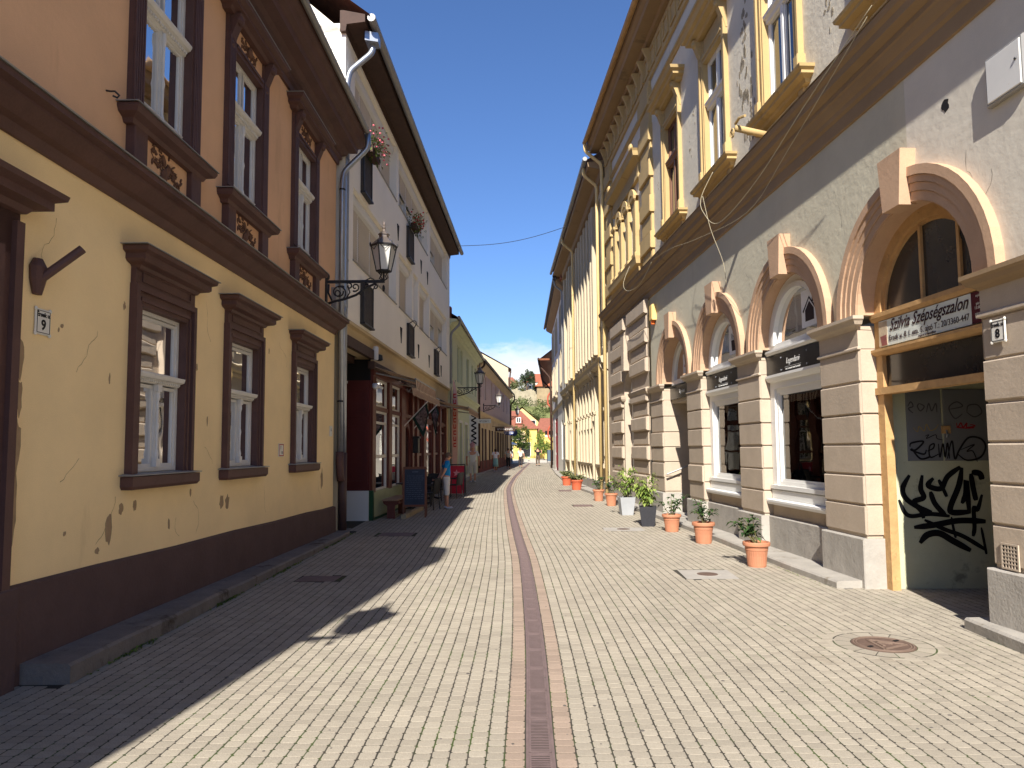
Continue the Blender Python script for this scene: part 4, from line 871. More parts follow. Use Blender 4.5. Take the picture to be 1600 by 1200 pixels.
MB().tube([(RS, .70, 12.40), (RE+.25, .70, 12.36)], .08, 8).build('gutter', mat('rusty_gutter', (176, 140, 92), rough=.6, var=.2, scale=5), R1)
MB().add([(RS, .66, 12.38), (RE+.3, .66, 12.38), (RE+.3, -5.5, 15.6), (RS, -5.5, 15.6), (RS, -11, 12.3), (RE+.3, -11, 12.3)], [(0, 1, 2, 3), (3, 2, 5, 4)]).build('roof', TIB, R1, fix=False)
MB().wall(RS, RE, 11.1, 12.35, (), 0, .2, 10).build('attic_wall', GRU, R1, fix=False)
b = MB(); curved_pipe(b, [(RE+.18, .70, 12.30), (RE+.18, .70, 12.05), (RE+.10, .16, 11.55), (RE+.08, .14, 11.3), (RE+.08, .14, .05)], .06); t = b.build('downpipe', mat('yellow_pipe_paint', (218, 190, 132), rough=.5, var=.1), R1, smooth=True)
# rusticated end bay at street level
BE = (9.95, RE-.05)
MB().wall(BE[0], BE[1], -.05, 5.56, [(11.95, 13.05, .60, 3.30, True)], .06, .35).build('bay_wall', PEA, R1)
MB().box(BE[0]+.0, BE[1], -.02, .10, -.05, .52).build('bay_plinth', STN, R1, fix=False)
z = .56; i = 0
while z < 5.3:
    h = .385
    if abs(z-3.15) > .25:
        for a, b2 in ((10.02, 11.86), (13.14, 14.75)):
            if z > 3.3: 
                dx = .25*max(0, (z-3.3)); a_, b_ = (a, min(b2+dx, 12.3)) if a < 12 else (max(a-dx, 12.7), b2)
                if z > 4.6: a_, b_ = (a, 12.25) if a < 12 else (12.75, b2)
            else: a_, b_ = a, b2
            w = .05 if i % 2 else .0
            put('block', MB().cbox(a_+w, b_-w, .03, .15 if i % 2 == 0 else .085, z+.012, z+h-.012, .03).mesh('block', PEA), R1)
    z += h; i += 1
MB().prism([(12.5-.16, 3.92), (12.5+.16, 3.92), (12.5+.22, 4.95), (12.5-.22, 4.95)], .05, .22, 'y').build('keystone', PEA, R1)
for a, b2 in ((10.0, 11.88), (13.1, 14.8)): MB().cornice(a, b2, [(.05, 3.02), (.13, 3.06), (.17, 3.12), (.19, 3.20), (.05, 3.22)], n0=.06).build('impost', PEA, R1)
plain_window(R1, 1, 11.97, 13.03, .62, 3.05, -.16, WHC, mull=1, t=.08); MB().box(11.95, 13.05, -.22, -.05, 3.0, 3.12).build('transom', WHC, R1, fix=False)
fan = MB(); fan.arch(12.5, 3.30, .45, .55, -.22, -.14, 16); fw = fan.build('fanlight', WHC, R1, fix=False); MB().prism([(12.5-.46*math.cos(math.pi*k/14), 3.3+.46*math.sin(math.pi*k/14)) for k in range(15)], -.19, -.18, 'y').build('pane', PANE, fw, fix=False); MB().box(12.0, 13.0, -.2, -.14, 3.12, 3.30).build('sign_board', BLK, R1, fix=False)

# ---- shop openings A and B: arched fanlight, black sign, big display window
SHP = mat('display_dark', (52, 46, 44), rough=.9, var=.3, scale=2)
def shop_window(c, icon):
    f = MB(); n = -.13
    f.arch(c, 3.24, .80, .985, n-.08, n); f.arch(c, 3.24, .76, .84, n-.05, n+.025); f.box(c-.985, c+.985, n-.08, n, 3.15, 3.26); f.cornice(c-.98, c+.98, [(n-.05, 3.08), (n+.04, 3.09), (n+.07, 3.13), (n+.07, 3.16), (n-.05, 3.18)], n0=n, eL=False, eR=False)
    w = f.build('fanlight', WHC, R1, fix=False)
    MB().prism([(c-.80*math.cos(math.pi*k/24), 3.24+.80*math.sin(math.pi*k/24)) for k in range(25)], n-.05, n-.045, 'y').build('pane', GLS, w, fix=False)
    dark_box(w, c-.97, c+.97, 3.18, 4.2, n-.09, -.75, 1, mat('lilac_room', (120, 122, 128), var=.15), 'room')
    sg = MB().box(c-.97, c+.97, n-.02, n+.045, 2.76, 3.075).build('shop_sign', BLK, R1, fix=False)
    text('shop_name', 'Legendami', .125, WHC, sg, (c+.05, n+.048, 2.935), 1, shear=.35, sx=.8); MB().box(c-.22, c+.32, n+.045, n+.047, 2.848, 2.852).build('name_rule', WHC, sg, fix=False); letter_marks('shop_line', c-.20, c+.30, 2.808, 2.83, n+.048, WHC, sg, 1, 3)
    for x in (-.4, .45):
        for z in (2.82, 3.01): MB().lathe([(.014, 0), (.014, .006), (.004, .010)], (0, 0, 0), 8).build('screw', ZNC, sg).location = (c+x, n+.045, z)
    for o in sg.children:
        if o.name.startswith('screw'): o.rotation_euler = (-math.pi/2, 0, 0)
    g = MB(); z0, z1 = .78, 2.76
    g.box(c-.98, c-.82, n-.08, n, z0, z1); g.box(c+.82, c+.98, n-.08, n, z0, z1); g.box(c-.82, c+.82, n-.08, n, 2.56, z1); g.box(c-.82, c+.82, n-.08, n, z0, 1.05)
    g.cornice(c-.96, c+.96, [(n, 2.66), (n+.05, 2.68), (n+.08, 2.73), (n+.08, 2.77), (n, 2.79)], n0=n, eL=False, eR=False); sash(g, c-.82, c+.82, 1.05, 2.56, n-.03, .07, .05); sash(g, c-.75, c+.75, 1.12, 2.49, n-.045, .035, .03)
    g.cornice(c-.98, c+.98, [(n, .74), (n+.10, .76), (n+.12, .80), (n+.12, .83), (n, .85)], n0=n, eL=False, eR=False); g.box(c-.96, c+.96, n, n+.03, .85, .98); g.box(c-.96, c+.96, n, n+.05, 1.0, 1.06)
    v = g.build('display_window', WHC, R1, fix=False)
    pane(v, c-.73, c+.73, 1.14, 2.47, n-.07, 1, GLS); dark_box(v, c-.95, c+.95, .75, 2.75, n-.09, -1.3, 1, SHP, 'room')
    it = MB(); rr = random.Random(int(c*10))
    it.box(c-.8, c+.8, -1.2, -.4, 1.32, 1.345); it.box(c-.8, c+.8, -1.2, -.5, 1.85, 1.87)
    for k in range(14):
        x = c+rr.uniform(-.7, .7); zz = rr.choice([1.0, 1.345, 1.87]); r = rr.uniform(.03, .07); it.lathe([(r*.7, 0), (r, r), (r*.5, r*2), (r*.35, r*2.6)], (x, rr.uniform(-.9, -.45), zz), 8)
    it.build('display_shelf', mat('display_goods', (150, 112, 84), var=.5, scale=5), v, fix=False)
    MB().box(c-.99, c+.99, -.40, -.12, .52, .78).build('apron_wall', PEA, R1, fix=False); MB().cbox(c-1.0, c+1.0, -.40, -.04, -.05, .575, .012).build('apron_plinth', STN, R1)
    # paper sheet with pictogram in the fanlight
    sh = MB().box(c-.62, c-.12, n-.040, n-.036, 3.36, 3.90).build('poster', mat('white_paper', (226, 224, 222), var=.02), w, fix=False); ic = MB(); y = n-.033; c -= .22
    if icon == 'house':
        ic.prism([(c-.28, 3.44), (c-.02, 3.44), (c-.02, 3.60), (c-.15, 3.72), (c-.28, 3.60)], y-.001, y, 'y'); ic.ribbon([(c-.345, 3.585), (c-.15, 3.775), (c+.045, 3.585)], .035, y); ic.box(c-.27, c-.235, y-.001, y, 3.69, 3.78)
    else:
        ic.prism([(c-.26, 3.42), (c-.04, 3.42), (c-.01, 3.62), (c-.29, 3.62)], y-.001, y, 'y')
        for k in range(5): ic.ribbon([(c-.25+k*.05, 3.63), (c-.27+k*.06, 3.72+.03*math.sin(k*2))], .02, y)
        ic.ribbon([(c-.15, 3.66), (c-.22, 3.75), (c-.13, 3.78), (c-.08, 3.73), (c-.15, 3.66)], .012, y)
    ic.build('pictogram', mat('dark_brown_print', (52, 40, 42), var=0), sh, fix=False)
shop_window(AC[1], 'house'); shop_window(AC[2], 'cup')
# opening C: shop door set deep, steps and handrail
c = AC[3]; n = -.20; f = MB(); f.arch(c, 3.24, .82, .985, n-.08, n); f.box(c-.985, c+.985, n-.08, n, 3.15, 3.26); w = f.build('fanlight', WHC, R1, fix=False)
MB().prism([(c-.83*math.cos(math.pi*k/24), 3.24+.83*math.sin(math.pi*k/24)) for k in range(25)], n-.05, n-.045, 'y').build('pane', GLS, w, fix=False); dark_box(w, c-.97, c+.97, 3.18, 4.2, n-.09, -.75, 1, MATS['lilac_room'], 'room')
sh = MB().box(c-.40, c+.14, n-.044, n-.040, 3.36, 3.80).build('poster', MATS['white_paper'], w, fix=False); MB().arch(c-.13, 3.68, .05, .07, n-.040, n-.037, 20, 0, 2*math.pi).build('poster_ring', INK, sh, fix=False); letter_marks('poster_line', c-.32, c+.04, 3.50, 3.56, n-.037, MATS['red_print'], sh, 1, 8)
sg = MB().box(c-.97, c+.97, n-.02, n+.045, 2.80, 3.10).build('shop_sign', BLK, R1, fix=False); text('shop_name', 'Legendami', .12, WHC, sg, (c, n+.048, 2.95), 1, shear=.35, sx=.8)
al = MB(); al.box(c-1.0, c-.985, -1.5, -.36, 0, 2.85); al.box(c+.985, c+1.0, -1.5, -.36, 0, 2.85); al.box(c-1.0, c+1.0, -1.5, -.2, 2.72, 2.80); al.build('alcove', PEA, R1, fix=False)
d = MB(); d.box(c-.98, c+.98, -1.46, -1.40, .35, 2.75); dd = d.build('door', WHC, R1, fix=False); pane(dd, c-.8, c-.1, .6, 2.5, -1.39, 1); pane(dd, c+.1, c+.8, .6, 2.5, -1.39, 1)
for k in range(3): MB().cbox(c-.98, c+.98, -1.42, -.12-.36*k, -.05 if k == 0 else .115+.17*(k-1), .285+.17*(k-1) if k else .115, .01).build('step', STN, R1)
MB().tube([(c+.82, .02, 1.02), (c+.82, -.25, 1.12), (c+.82, -.95, 1.40)], .022, 8).build('handrail', GUT, R1)

# ---- salon doorway: worn timber frame, sign, boarded panel with graffiti
c = AC[0]; n = -.175; f = MB()
f.box(c+.86, c+.995, n-.10, n, 0, 3.2); f.box(c-.995, c-.90, n-.10, n, 0, 3.2); f.box(c-.995, c+.995, n-.10, n+.03, 2.25, 2.33)
f.cornice(c-.99, c+.99, [(n-.1, 3.10), (n+.03, 3.11), (n+.06, 3.15), (n+.06, 3.20), (n-.1, 3.23)], n0=n, eL=False, eR=False); f.cornice(c-.99, c+.99, [(n-.1, 2.70), (n+.02, 2.71), (n+.06, 2.75), (n+.06, 2.78), (n-.1, 2.80)], n0=n, eL=False, eR=False)
f.arch(c, 3.2, .86, .99, n-.10, n); f.arch(c, 3.2, .82, .88, n-.08, n-.04); df = f.build('door_frame', WDO, R1, fix=False)
MB().box(c+.10, c+.14, n-.08, n-.03, 3.23, 4.03).build('fanlight_bar', WDO, df, fix=False); MB().box(c-.50, c-.46, n-.08, n-.03, 3.23, 3.93).build('fanlight_bar', WDO, df, fix=False)
MB().quad((-2.06, -.42, 2.27), (-.04, -.42, 2.27), (-.04, -.42, 4.4), (-2.06, -.42, 4.4)).build('back_board', DRK, df, fix=False)
DGL = mat('dusty_dark_glass', (52, 48, 44), rough=.16, var=.3, scale=1.5, spec=.6)
MB().prism([(c-.87*math.cos(math.pi*k/24), 3.22+.87*math.sin(math.pi*k/24)) for k in range(25)], n-.07, n-.06, 'y').build('fanlight_pane', DGL, df, fix=False)
MB().lathe([(.10, 0), (.11, .02), (.02, .03)], (0, 0, 0), 14).build('vent_disc', DRK, df).location = (c-.62, n-.055, 3.74); list(df.children)[-1].rotation_euler = (-math.pi/2, 0, 0)
pane(df, c-.90, c+.86, 2.33, 2.70, n-.05, 1, DGL, 'transom_pane')
sb = MB().box(c-.90, c+.86, n-.01, n+.025, 2.80, 3.10).build('salon_sign', mat('salon_sign_white', (214, 218, 208), rough=.5, var=.03), R1, fix=False)
sb.parent = R1
MB().box(c-.90, c-.70, n+.025, n+.028, 2.80, 3.10).build('hours_panel', mat('maroon_print', (86, 34, 38), var=.05), sb, fix=False)
fg = MB().box(c+.69, c+.858, n+.025, n+.028, 2.81, 3.09).build('picture', mat('sepia_print', (196, 176, 148), var=.25, scale=9), sb, fix=False)
pf = MB(); pf.prism([(c+.70, 2.81), (c+.80, 2.81), (c+.83, 2.92), (c+.71, 2.93)], n+.028, n+.0295, 'y'); pf.build('picture_ground', mat('rose_print', (140, 84, 78), var=.3, scale=20), fg, fix=False)
sp = mat('brown_print', (58, 34, 36), var=0)
fit(text('salon_name', 'Szilvia Szépségszalon', .185, sp, sb, (c-.005, n+.029, 3.02), 1, shear=.45, bold=.002), 1.30)
fit(text('salon_address', 'Érsek u. 8. I. em. 5. ajtó T.: 20/3360-447', .09, sp, sb, (c-.005, n+.029, 2.878), 1), 1.32)
text('salon_note', 'bejárat a kapualjban', .036, sp, sb, (c-.02, n+.029, 2.822), 1, shear=.3)
for q, (tx, z) in enumerate((('nyitva', 3.06), ('páros', 2.985), ('13.00-19', 2.945), ('páratlan', 2.89), ('7.00-13', 2.85))): text('opening_hours', tx, .038, WHC, sb, (c-.81, n+.029, z), 1)
# deep entrance passage; its far side wall carries the meter cupboard and the graffiti
pw = MB(); pw.quad((-2.04, -.40, 0), (-2.04, -1.8, 0), (-2.04, -1.8, 2.95), (-2.04, -.40, 2.95)); pw.quad((-2.04, -1.8, 0), (-.10, -1.8, 0), (-.10, -1.8, 2.95), (-2.04, -1.8, 2.95)); pw.quad((-2.06, -.28, 2.94), (-.05, -.28, 2.94), (-.05, -1.8, 2.94), (-2.06, -1.8, 2.94)); pw.build('passage_wall', mat('grimy_plaster', (120, 116, 104), var=.2, scale=2), R1, fix=False)
pd = MB(); pd.box(-1.9, -.25, -1.79, -1.74, 0, 2.5)
for q in (-1.8, -1.02):
    for z0, z1 in ((.2, 1.1), (1.25, 2.3)): pd.cbox(q, q+.66, -1.74, -1.715, z0, z1, .02)
pd.build('inner_door', WDB, R1, fix=False)
wa, wb = FR.P(-.085, -.275), FR.P(-.20, -1.80); FW = line_fac(wa[0], wa[1], wb[0], wb[1], -1)
sw = FW.root('passage_side', 'x', 'x'); LW = math.hypot(wb[0]-wa[0], wb[1]-wa[1])
bd = MB(-1).box(0, LW, -.03, 0, 0.0, 2.93).build('passage_side_wall', mat('pale_green_board', (190, 188, 156), rough=.7, var=.10, scale=2, bump=.2, stain=(140, 138, 116), sthr=.58, sscale=2.2, speck=.08), None, fix=False)
bd.parent = R1; bpy.context.view_layer.update(); bd.matrix_parent_inverse = R1.matrix_world.inverted() @ sw.matrix_world; bpy.data.objects.remove(sw)
y0 = .0
ca, cb, cc_ = photo_to_wall(FW, 1414, 609, .012), photo_to_wall(FW, 1476, 720, .012), photo_to_wall(FW, 1541, 609, .012)
for a, b2 in ((ca[0], cb[0]-.012), (cb[0]+.012, cc_[0])): MB(-1).cbox(a, b2, y0, .012, cb[1], ca[1], .004).build('cabinet_door', mat('grey_cabinet', (120, 120, 120), rough=.4, var=.06), bd)
lx, lz = photo_to_wall(FW, 1478, 672, .02)
MB(-1).box(lx-.05, lx+.05, .012, .03, lz-.04, lz+.05).build('latch', WDO, bd, fix=False); MB(-1).tube([(lx, .03, lz), (lx, .05, lz-.05), (lx, .03, lz-.09)], .012, 6).build('padlock', ZNC, bd)
def gx(u, v):                                         # picture cell of the graffiti to the wall plane
    return photo_to_wall(FW, 1400+u/621.0*145, 600+v/1200.0*280, .004)
def stroke(mb, pts, w, y, taper=True, N=7):
    P = [Vector(gx(*p)) for p in pts]; out = []
    for i in range(len(P)-1):
        p0, p1, p2, p3 = P[max(i-1, 0)], P[i], P[i+1], P[min(i+2, len(P)-1)]
        for k in range(N):
            t = k/N; out.append(.5*((2*p1)+(p2-p0)*t+(2*p0-5*p1+4*p2-p3)*t*t+(3*p1-p0-3*p2+p3)*t**3))
    out.append(P[-1]); n_ = len(out); ws = [w*(.45+.55*min(1, 5*min(i/n_, 1-i/n_)+.1)) if taper else w for i in range(n_)]
    mb.ribbon([(p.x, p.y) for p in out], ws, y)
g = MB(-1); y = y0+.004; B = .062
for k, (pts, w) in enumerate([([(90, 610), (45, 700), (70, 770), (160, 830), (240, 860)], B), ([(175, 610), (165, 700), (185, 760), (120, 790), (170, 850), (185, 900)], B), ([(20, 775), (60, 860), (110, 885), (230, 870), (360, 885)], B*.8), ([(250, 630), (215, 680), (300, 700), (345, 620), (430, 555)], B), ([(285, 640), (310, 690), (340, 755)], B*.7), ([(230, 720), (260, 800), (330, 880)], B), ([(440, 560), (420, 680), (365, 820), (380, 860), (500, 855)], B*1.1), ([(440, 800), (465, 740), (470, 650), (490, 860)], B), ([(500, 600), (515, 690), (535, 780)], B), ([(505, 590), (560, 600), (575, 640)], B*1.1), ([(575, 740), (545, 840), (520, 830), (525, 960), (515, 1020)], B*.8), ([(120, 960), (250, 945), (420, 915), (600, 920)], B*1.1), ([(190, 910), (330, 975), (450, 1020), (600, 1110)], B*.8), ([(160, 1065), (210, 1010), (290, 1000), (380, 1050), (500, 1115)], B*1.2), ([(370, 890), (385, 970), (400, 1030)], B*.5), ([(570, 960), (590, 1060), (605, 1140)], B*.5)]): g = MB(-1); stroke(g, pts, w, y+.00012*k); g.build('graffiti', mat('black_spray', (16, 15, 17), rough=.5, var=.1), bd, fix=False)
g = MB(-1); y = y0+.0165; T = .018
for k, (pts, w) in enumerate([([(90, 420), (100, 395), (180, 385), (130, 440), (95, 440), (180, 470), (200, 440)], T*1.2), ([(100, 430), (160, 500), (230, 485)], T*1.2), ([(205, 450), (245, 430), (250, 400), (220, 420), (225, 490), (280, 470)], T), ([(280, 400), (290, 490), (310, 400), (325, 490), (340, 395), (355, 500)], T), ([(340, 500), (370, 380), (390, 500), (420, 440), (480, 360), (560, 365), (595, 420), (560, 490), (470, 510), (410, 470)], T*1.2), ([(430, 440), (520, 405), (470, 450), (510, 450), (540, 520)], T*.7), ([(190, 350), (215, 340), (200, 365), (260, 340), (270, 365), (310, 375)], T*.5)]): g = MB(-1); stroke(g, pts, w, y+.0001*k); g.build('graffiti', INK, bd, fix=False)
g = MB(); 
for k, (pts, w) in enumerate([([(75, 150), (95, 120), (110, 150), (80, 165), (110, 195)], T*.8), ([(150, 130), (185, 150), (160, 180), (140, 150), (150, 130)], T*.8), ([(200, 190), (215, 130), (235, 180), (262, 130), (270, 190)], T*.8), ([(350, 170), (440, 150), (400, 120), (350, 160), (390, 230), (440, 200)], T*.8), ([(470, 190), (480, 145), (540, 140), (570, 190), (520, 220), (470, 190)], T*.8)]): g = MB(-1); stroke(g, pts, w, y0+.0152+.0001*k); g.build('graffiti', mat('grey_marker', (78, 77, 79), var=.1), bd, fix=False)
g = MB()
for k, (pts, w) in enumerate([([(400, 260), (410, 290), (430, 260), (445, 290), (470, 262), (470, 290), (525, 280), (490, 270)], T*.8), ([(400, 290), (470, 296), (520, 292)], T*.8)]): g = MB(-1); stroke(g, pts, w, y0+.0152+.0001*k); g.build('graffiti', mat('red_marker', (150, 30, 34), var=.1), bd, fix=False)
g = MB(-1); stroke(g, [(110, 290), (140, 320), (150, 285), (185, 315), (200, 270), (225, 310), (260, 300), (280, 270)], T*.4, y0+.0152); g.build('graffiti', mat('yellow_marker', (170, 140, 60), var=.1), bd, fix=False)

CR2K = mat('render_crack', (128, 122, 108), rough=.95, var=.2)
for i, (a, z, L, ang) in enumerate(((-2.0, 4.4, .5, -1.2), (-2.3, 4.1, .5, -1.8), (.4, 4.9, .6, -1.9), (3.4, 4.6, .5, -1.4), (6.3, 4.7, .5, -1.7), (.2, 7.6, .6, 1.3), (3.1, 7.2, .8, 1.4), (5.9, 7.9, .6, 1.7), (3.3, 8.4, .5, 1.0))): crack(R1, 1, a, z, L, ang, 50+i, CR2K)
# ---- fittings on the facade
number_plate(FR, 1, -2.33, 2.64, 'Érsek u.', '8', 'small white enamel number plate reading 8 on the near pier', .042)
t = FR.root('meter_cabinet', 'white metal meter cabinet with a lock high on the repainted wall', 'cabinet', at=(-2.57, 0, 4.84)); MB().cbox(-.22, .22, -.02, .05, -.22, .22, .012).build('case', GUT, t); f = MB(); f.cbox(-.195, .195, .05, .06, -.195, .195, .006); f.build('door', mat('cabinet_white', (214, 212, 206), rough=.4, var=.05, stain=(176, 160, 130), sthr=.66, sscale=6), t); MB().lathe([(.014, 0), (.014, .012)], (0, 0, 0), 8).build('lock', IRN, t).location = (-.15, .06, .03)
t = FR.root('vent_grille', 'square grey vent grille low in the near pier', 'grille', at=(-2.31, .036, .70)); f = MB(); sash(f, -.10, .10, -.11, .11, .012, .016, .012)
for k in range(1, 5): f.box(-.084+k*.034-.006, -.084+k*.034+.006, 0, .01, -.1, .1)
for k in range(1, 6): f.box(-.09, .09, 0, .011, -.094+k*.032-.005, -.094+k*.032+.005)
f.build('grid', PEA, t, fix=False); MB().box(-.09, .09, -.001, .002, -.1, .1).build('void', DRK, t, fix=False)
t = FR.root('wall_bracket', 'ochre iron pipe bracket with a curl under the first-floor sill', 'bracket', at=(2.05, 0, 6.35)); MB().tube([(0, .0, 0), (.02, .62, .14)], .05, 10).build('pipe', OCH, t, smooth=True); MB().tube([(.05, .60, .22), (-.1, .60, .24), (-.28, .58, .19)], .022, 6).build('hook', OCH, t)
MB().tube([(.03+.09*(1-k/22)*math.cos(k*.55), .66, .05+.09*(1-k/22)*math.sin(k*.55)) for k in range(20)], .012, 6).build('curl', OCH, t)
t = FR.root('alarm_box', 'yellow and white alarm box high on the rusticated corner strip', 'alarm', at=(9.45, 0, 5.08)); MB().cbox(-.14, .14, 0, .12, -.2, .2, .02).build('case', mat('alarm_yellow', (226, 190, 120)), t); MB().lathe([(.05, 0), (.05, .08), (.02, .1)], (0, .06, -.3), 10).build('strobe', mat('alarm_orange', (214, 106, 46)), t)
t = FR.root('parking_sign', 'small yellow notice on the wall near the yellow downpipe', 'sign', at=(RE+.75, .02, 2.1)); MB().cbox(-.12, .12, 0, .01, -.13, .13, .004).build('plate', mat('yellow_notice', (236, 196, 40)), t); text('words', 'P', .12, INK, t, (0, .012, 0), 1)
def cable(pts, r, label, m):
    b = MB(); out = []
    P = [Vector(p) for p in pts]
    for i in range(len(P)-1):
        p0, p1, p2, p3 = P[max(i-1, 0)], P[i], P[i+1], P[min(i+2, len(P)-1)]
        for k in range(6): t_ = k/6; out.append(tuple(.5*((2*p1)+(p2-p0)*t_+(2*p0-5*p1+4*p2-p3)*t_*t_+(3*p1-p0-3*p2+p3)*t_**3)))
    out.append(tuple(P[-1])); b.tube(out, r, 5); o = b.build('cable', m, None, FR.P(0, 0, 0), smooth=True); o.rotation_euler = (0, 0, FR.rz); return tag(o, label, 'cable')
CBL = mat('pale_cable', (168, 158, 132), rough=.6, var=.05)
cable([(-1.3, .42, 6.25), (.2, .42, 5.95), (1.8, .44, 5.55), (3.4, .44, 5.45), (4.2, .43, 5.9), (4.4, .40, 6.25), (4.3, .2, 6.7)], .0055, 'pale cable drooping from the cornice between the first windows', CBL)
cable([(8.0, .43, 6.0), (9.2, .44, 5.75), (10.6, .44, 5.9), (11.2, .42, 6.25), (11.3, .2, 6.8)], .006, 'pale cable drooping below the triple window', CBL)
cable([(4.25, .42, 6.22), (4.22, .30, 5.6), (4.20, .10, 5.0), (4.2, .05, 4.6)], .0055, 'pale cable end hanging over the grey wall between the arches', CBL)
cable([(-1.2, .41, 6.2), (.8, .40, 5.6), (2.4, .34, 5.3), (4.8, .36, 5.6), (6.5, .38, 5.9), (8.0, .42, 6.05)], .004, 'thin pale wire swagged in front of the string cornice', CBL)
# hole and flaked plaster
pl = MB()
for i, (a, z, w, h) in enumerate([(-1.75, 4.95, .06, .06), (3.05, 7.5, .26, 1.0), (3.25, 8.2, .22, .8), (2.95, 7.1, .22, .4), (3.1, 8.9, .2, .5), (.35, 7.4, .15, .4), (-.35, 4.4, .05, .07), (5.95, 8.6, .1, .3), (6.2, 7.9, .12, .3), (8.85, 8.2, .08, .25), (9.0, 7.4, .06, .2)]):
    if i in (0,): continue
    rr = random.Random(i)
    for k in range(1 if w < .07 else int(60*w)): flake(pl, a+rr.gauss(0, w*.5), z+rr.gauss(0, h*.45), w*.22*rr.uniform(.5, 1.2), h*.13*rr.uniform(.5, 1.2), .003, i*20+k)
    pl.build('bare_plaster_patch', mat('bare_render', (150, 138, 116), rough=.95, var=.25, scale=10, bump=.5, bscale=30), R1)['kind'] = 'stuff'; pl = MB()
fl = MB(); flake(fl, -1.75, 4.95, .06, .06, .003, 5); fl.build('wall_hole', DRK, R1)
# ------------------------------------------------------------------ L2: cream three-storey building with roller shutters, cafe below
F2 = Fac(-3.35, 17.5, 2.0, -1); sd = -1
L2 = F2.root('apartment_house', 'cream three-storey building with roller shutters above a dark wooden cafe front', 'building')
A0, A1 = -3.35, 14.1
row2 = [(-2.65, 2.0), (2.4, 4.5), (4.75, 5.6), (5.9, 8.0), (8.3, 13.0)]; row3 = [(-2.6, 2.0), (2.3, 7.6), (8.3, 13.0)]
bal = [(-2.0, -1.05, 4.45), (3.6, 4.5, 4.5), (9.2, 10.1, 4.5), (-2.05, -1.25, 7.40), (3.5, 4.4, 7.45)]
MB(sd).wall(A0, A1, 4.32, 10.5, [(a, b, 5.70, 7.28) for a, b in row2]+[(a, b, 8.62, 10.2) for a, b in row3], .08, .38, 9).build('upper_wall', CRM, L2)
MB(sd).cornice(A0, A1, [(-.05, 4.26), (.11, 4.27), (.12, 4.33), (.08, 4.36)], n0=.08, eL=False, eR=False).build('floor_band', SND, L2)
MB(sd).wall(A0, A1, -.1, 4.32, [(-3.0, -.72, -.1, 3.85), (-.66, 13.2, .0, 3.55)], 0, .35, 9).build('lower_wall', SND, L2)
SHT = mat('shutter_beige', (196, 188, 182), rough=.6, var=.03)
def shutter(a0, a1, z0, z1, par):
    b = MB(sd); k = 0; z = z1; n = -.13
    while z > z0+.02:
        z2 = max(z-.052, z0); b.quad((a0, n, z), (a1, n, z), (a1, n+.022, z-.026), (a0, n+.022, z-.026)); b.quad((a0, n+.022, z-.026), (a1, n+.022, z-.026), (a1, n, z2), (a0, n, z2)); z = z2
    b.box(a0, a1, n-.005, n+.02, z0, z0+.05); return b.build('shutter', SHT, par, fix=False)
def band_windows(a0, a1, z0, z1, seed):
    rr = random.Random(seed); k = max(1, round((a1-a0)/1.15)); w = (a1-a0)/k; n = -.20
    f = MB(sd)
    for i in range(k+1): x = a0+i*w; f.box(max(a0, x-.05), min(a1, x+.05), n-.05, n+.08, z0, z1)
    f.box(a0, a1, n-.05, n+.05, z0, z0+.06); o = f.build('window_band', WHT, L2, fix=False)
    bx = MB(sd); K = 8; prof = [(n, z1-.24), (n+.10, z1-.25), (n+.17, z1-.22), (n+.20, z1-.15), (n+.20, z1-.05), (n+.18, z1)]
    bx.cornice(a0+.02, a1-.02, prof, n0=n, eL=False, eR=False); bx.build('shutter_box', WHC, o)
    for i in range(k):
        x = a0+i*w; drop = 0 if seed == 1 else rr.choice([0, .12, .45, .6] if seed in (5, 12, 13) else [0, .12, .3])
        shutter(x+.05, x+w-.05, z0+.06+drop*(z1-z0), z1-.22, o)
        pane(o, x+.05, x+w-.05, z0+.06, z1-.2, n-.02, sd)
        if drop: ff = MB(sd); sash(ff, x+.08, x+w-.08, z0+.06, z0+.06+drop*(z1-z0), n+.02, .05, .04); ff.build('sash', WHC, o, fix=False)
    MB(sd).cornice(a0-.02, a1+.02, [(n, z0-.02), (.10, z0-.03), (.11, z0-.005), (n, z0+.02)], n0=.08, eL=False, eR=False).build('sill', GUT, o)
for i, (a, b) in enumerate(row2): band_windows(a, b, 5.70, 7.28, i+1)
for i, (a, b) in enumerate(row3): band_windows(a, b, 8.62, 10.2, i+11)
def balconet(a0, a1, z, flowers):
    h = .95; q = .145; b = MB(sd); sash(b, a0, a1, z, z+h, q+.02, .03, .03); b.box(a0, a1, .08, q, z+h-.04, z+h); b.box(a0, a1, .08, q+.05, z-.02, z+.02); o = b.build('balconet', IRN, L2, fix=False)
    k = 6; w = (a1-a0)/k
    for i in range(k): MB(sd).cbox(a0+i*w+.008, a0+(i+1)*w-.008, .08, q, z+.02, z+h-.04, .006).build('board', mat('weathered_dark_boards', (74, 68, 64), var=.25, scale=9), o)
    r = MB(sd); r.tube([(a0+.05, q+.02, z+h), (a0+.2, q+.12, z+h+.10), (a0+.4, q+.14, z+h+.12), (a1-.2, q+.12, z+h+.10), (a1-.05, q+.02, z+h)], .014, 5); r.build('basket_rail', IRN, o)
for a, b, z in bal: balconet(a, b, z, 0)
for a, z in ((2.7, 4.9), (5.7, 4.85), (8.0, 4.8), (11.2, 4.8), (2.2, 7.75), (6.2, 7.8), (7.6, 7.75)): MB(sd).prism([(a-.12, z+.25), (a+.12, z+.25), (a+.02, z-.2)], .075, .10, 'y').build('wall_vent', DRK, L2)
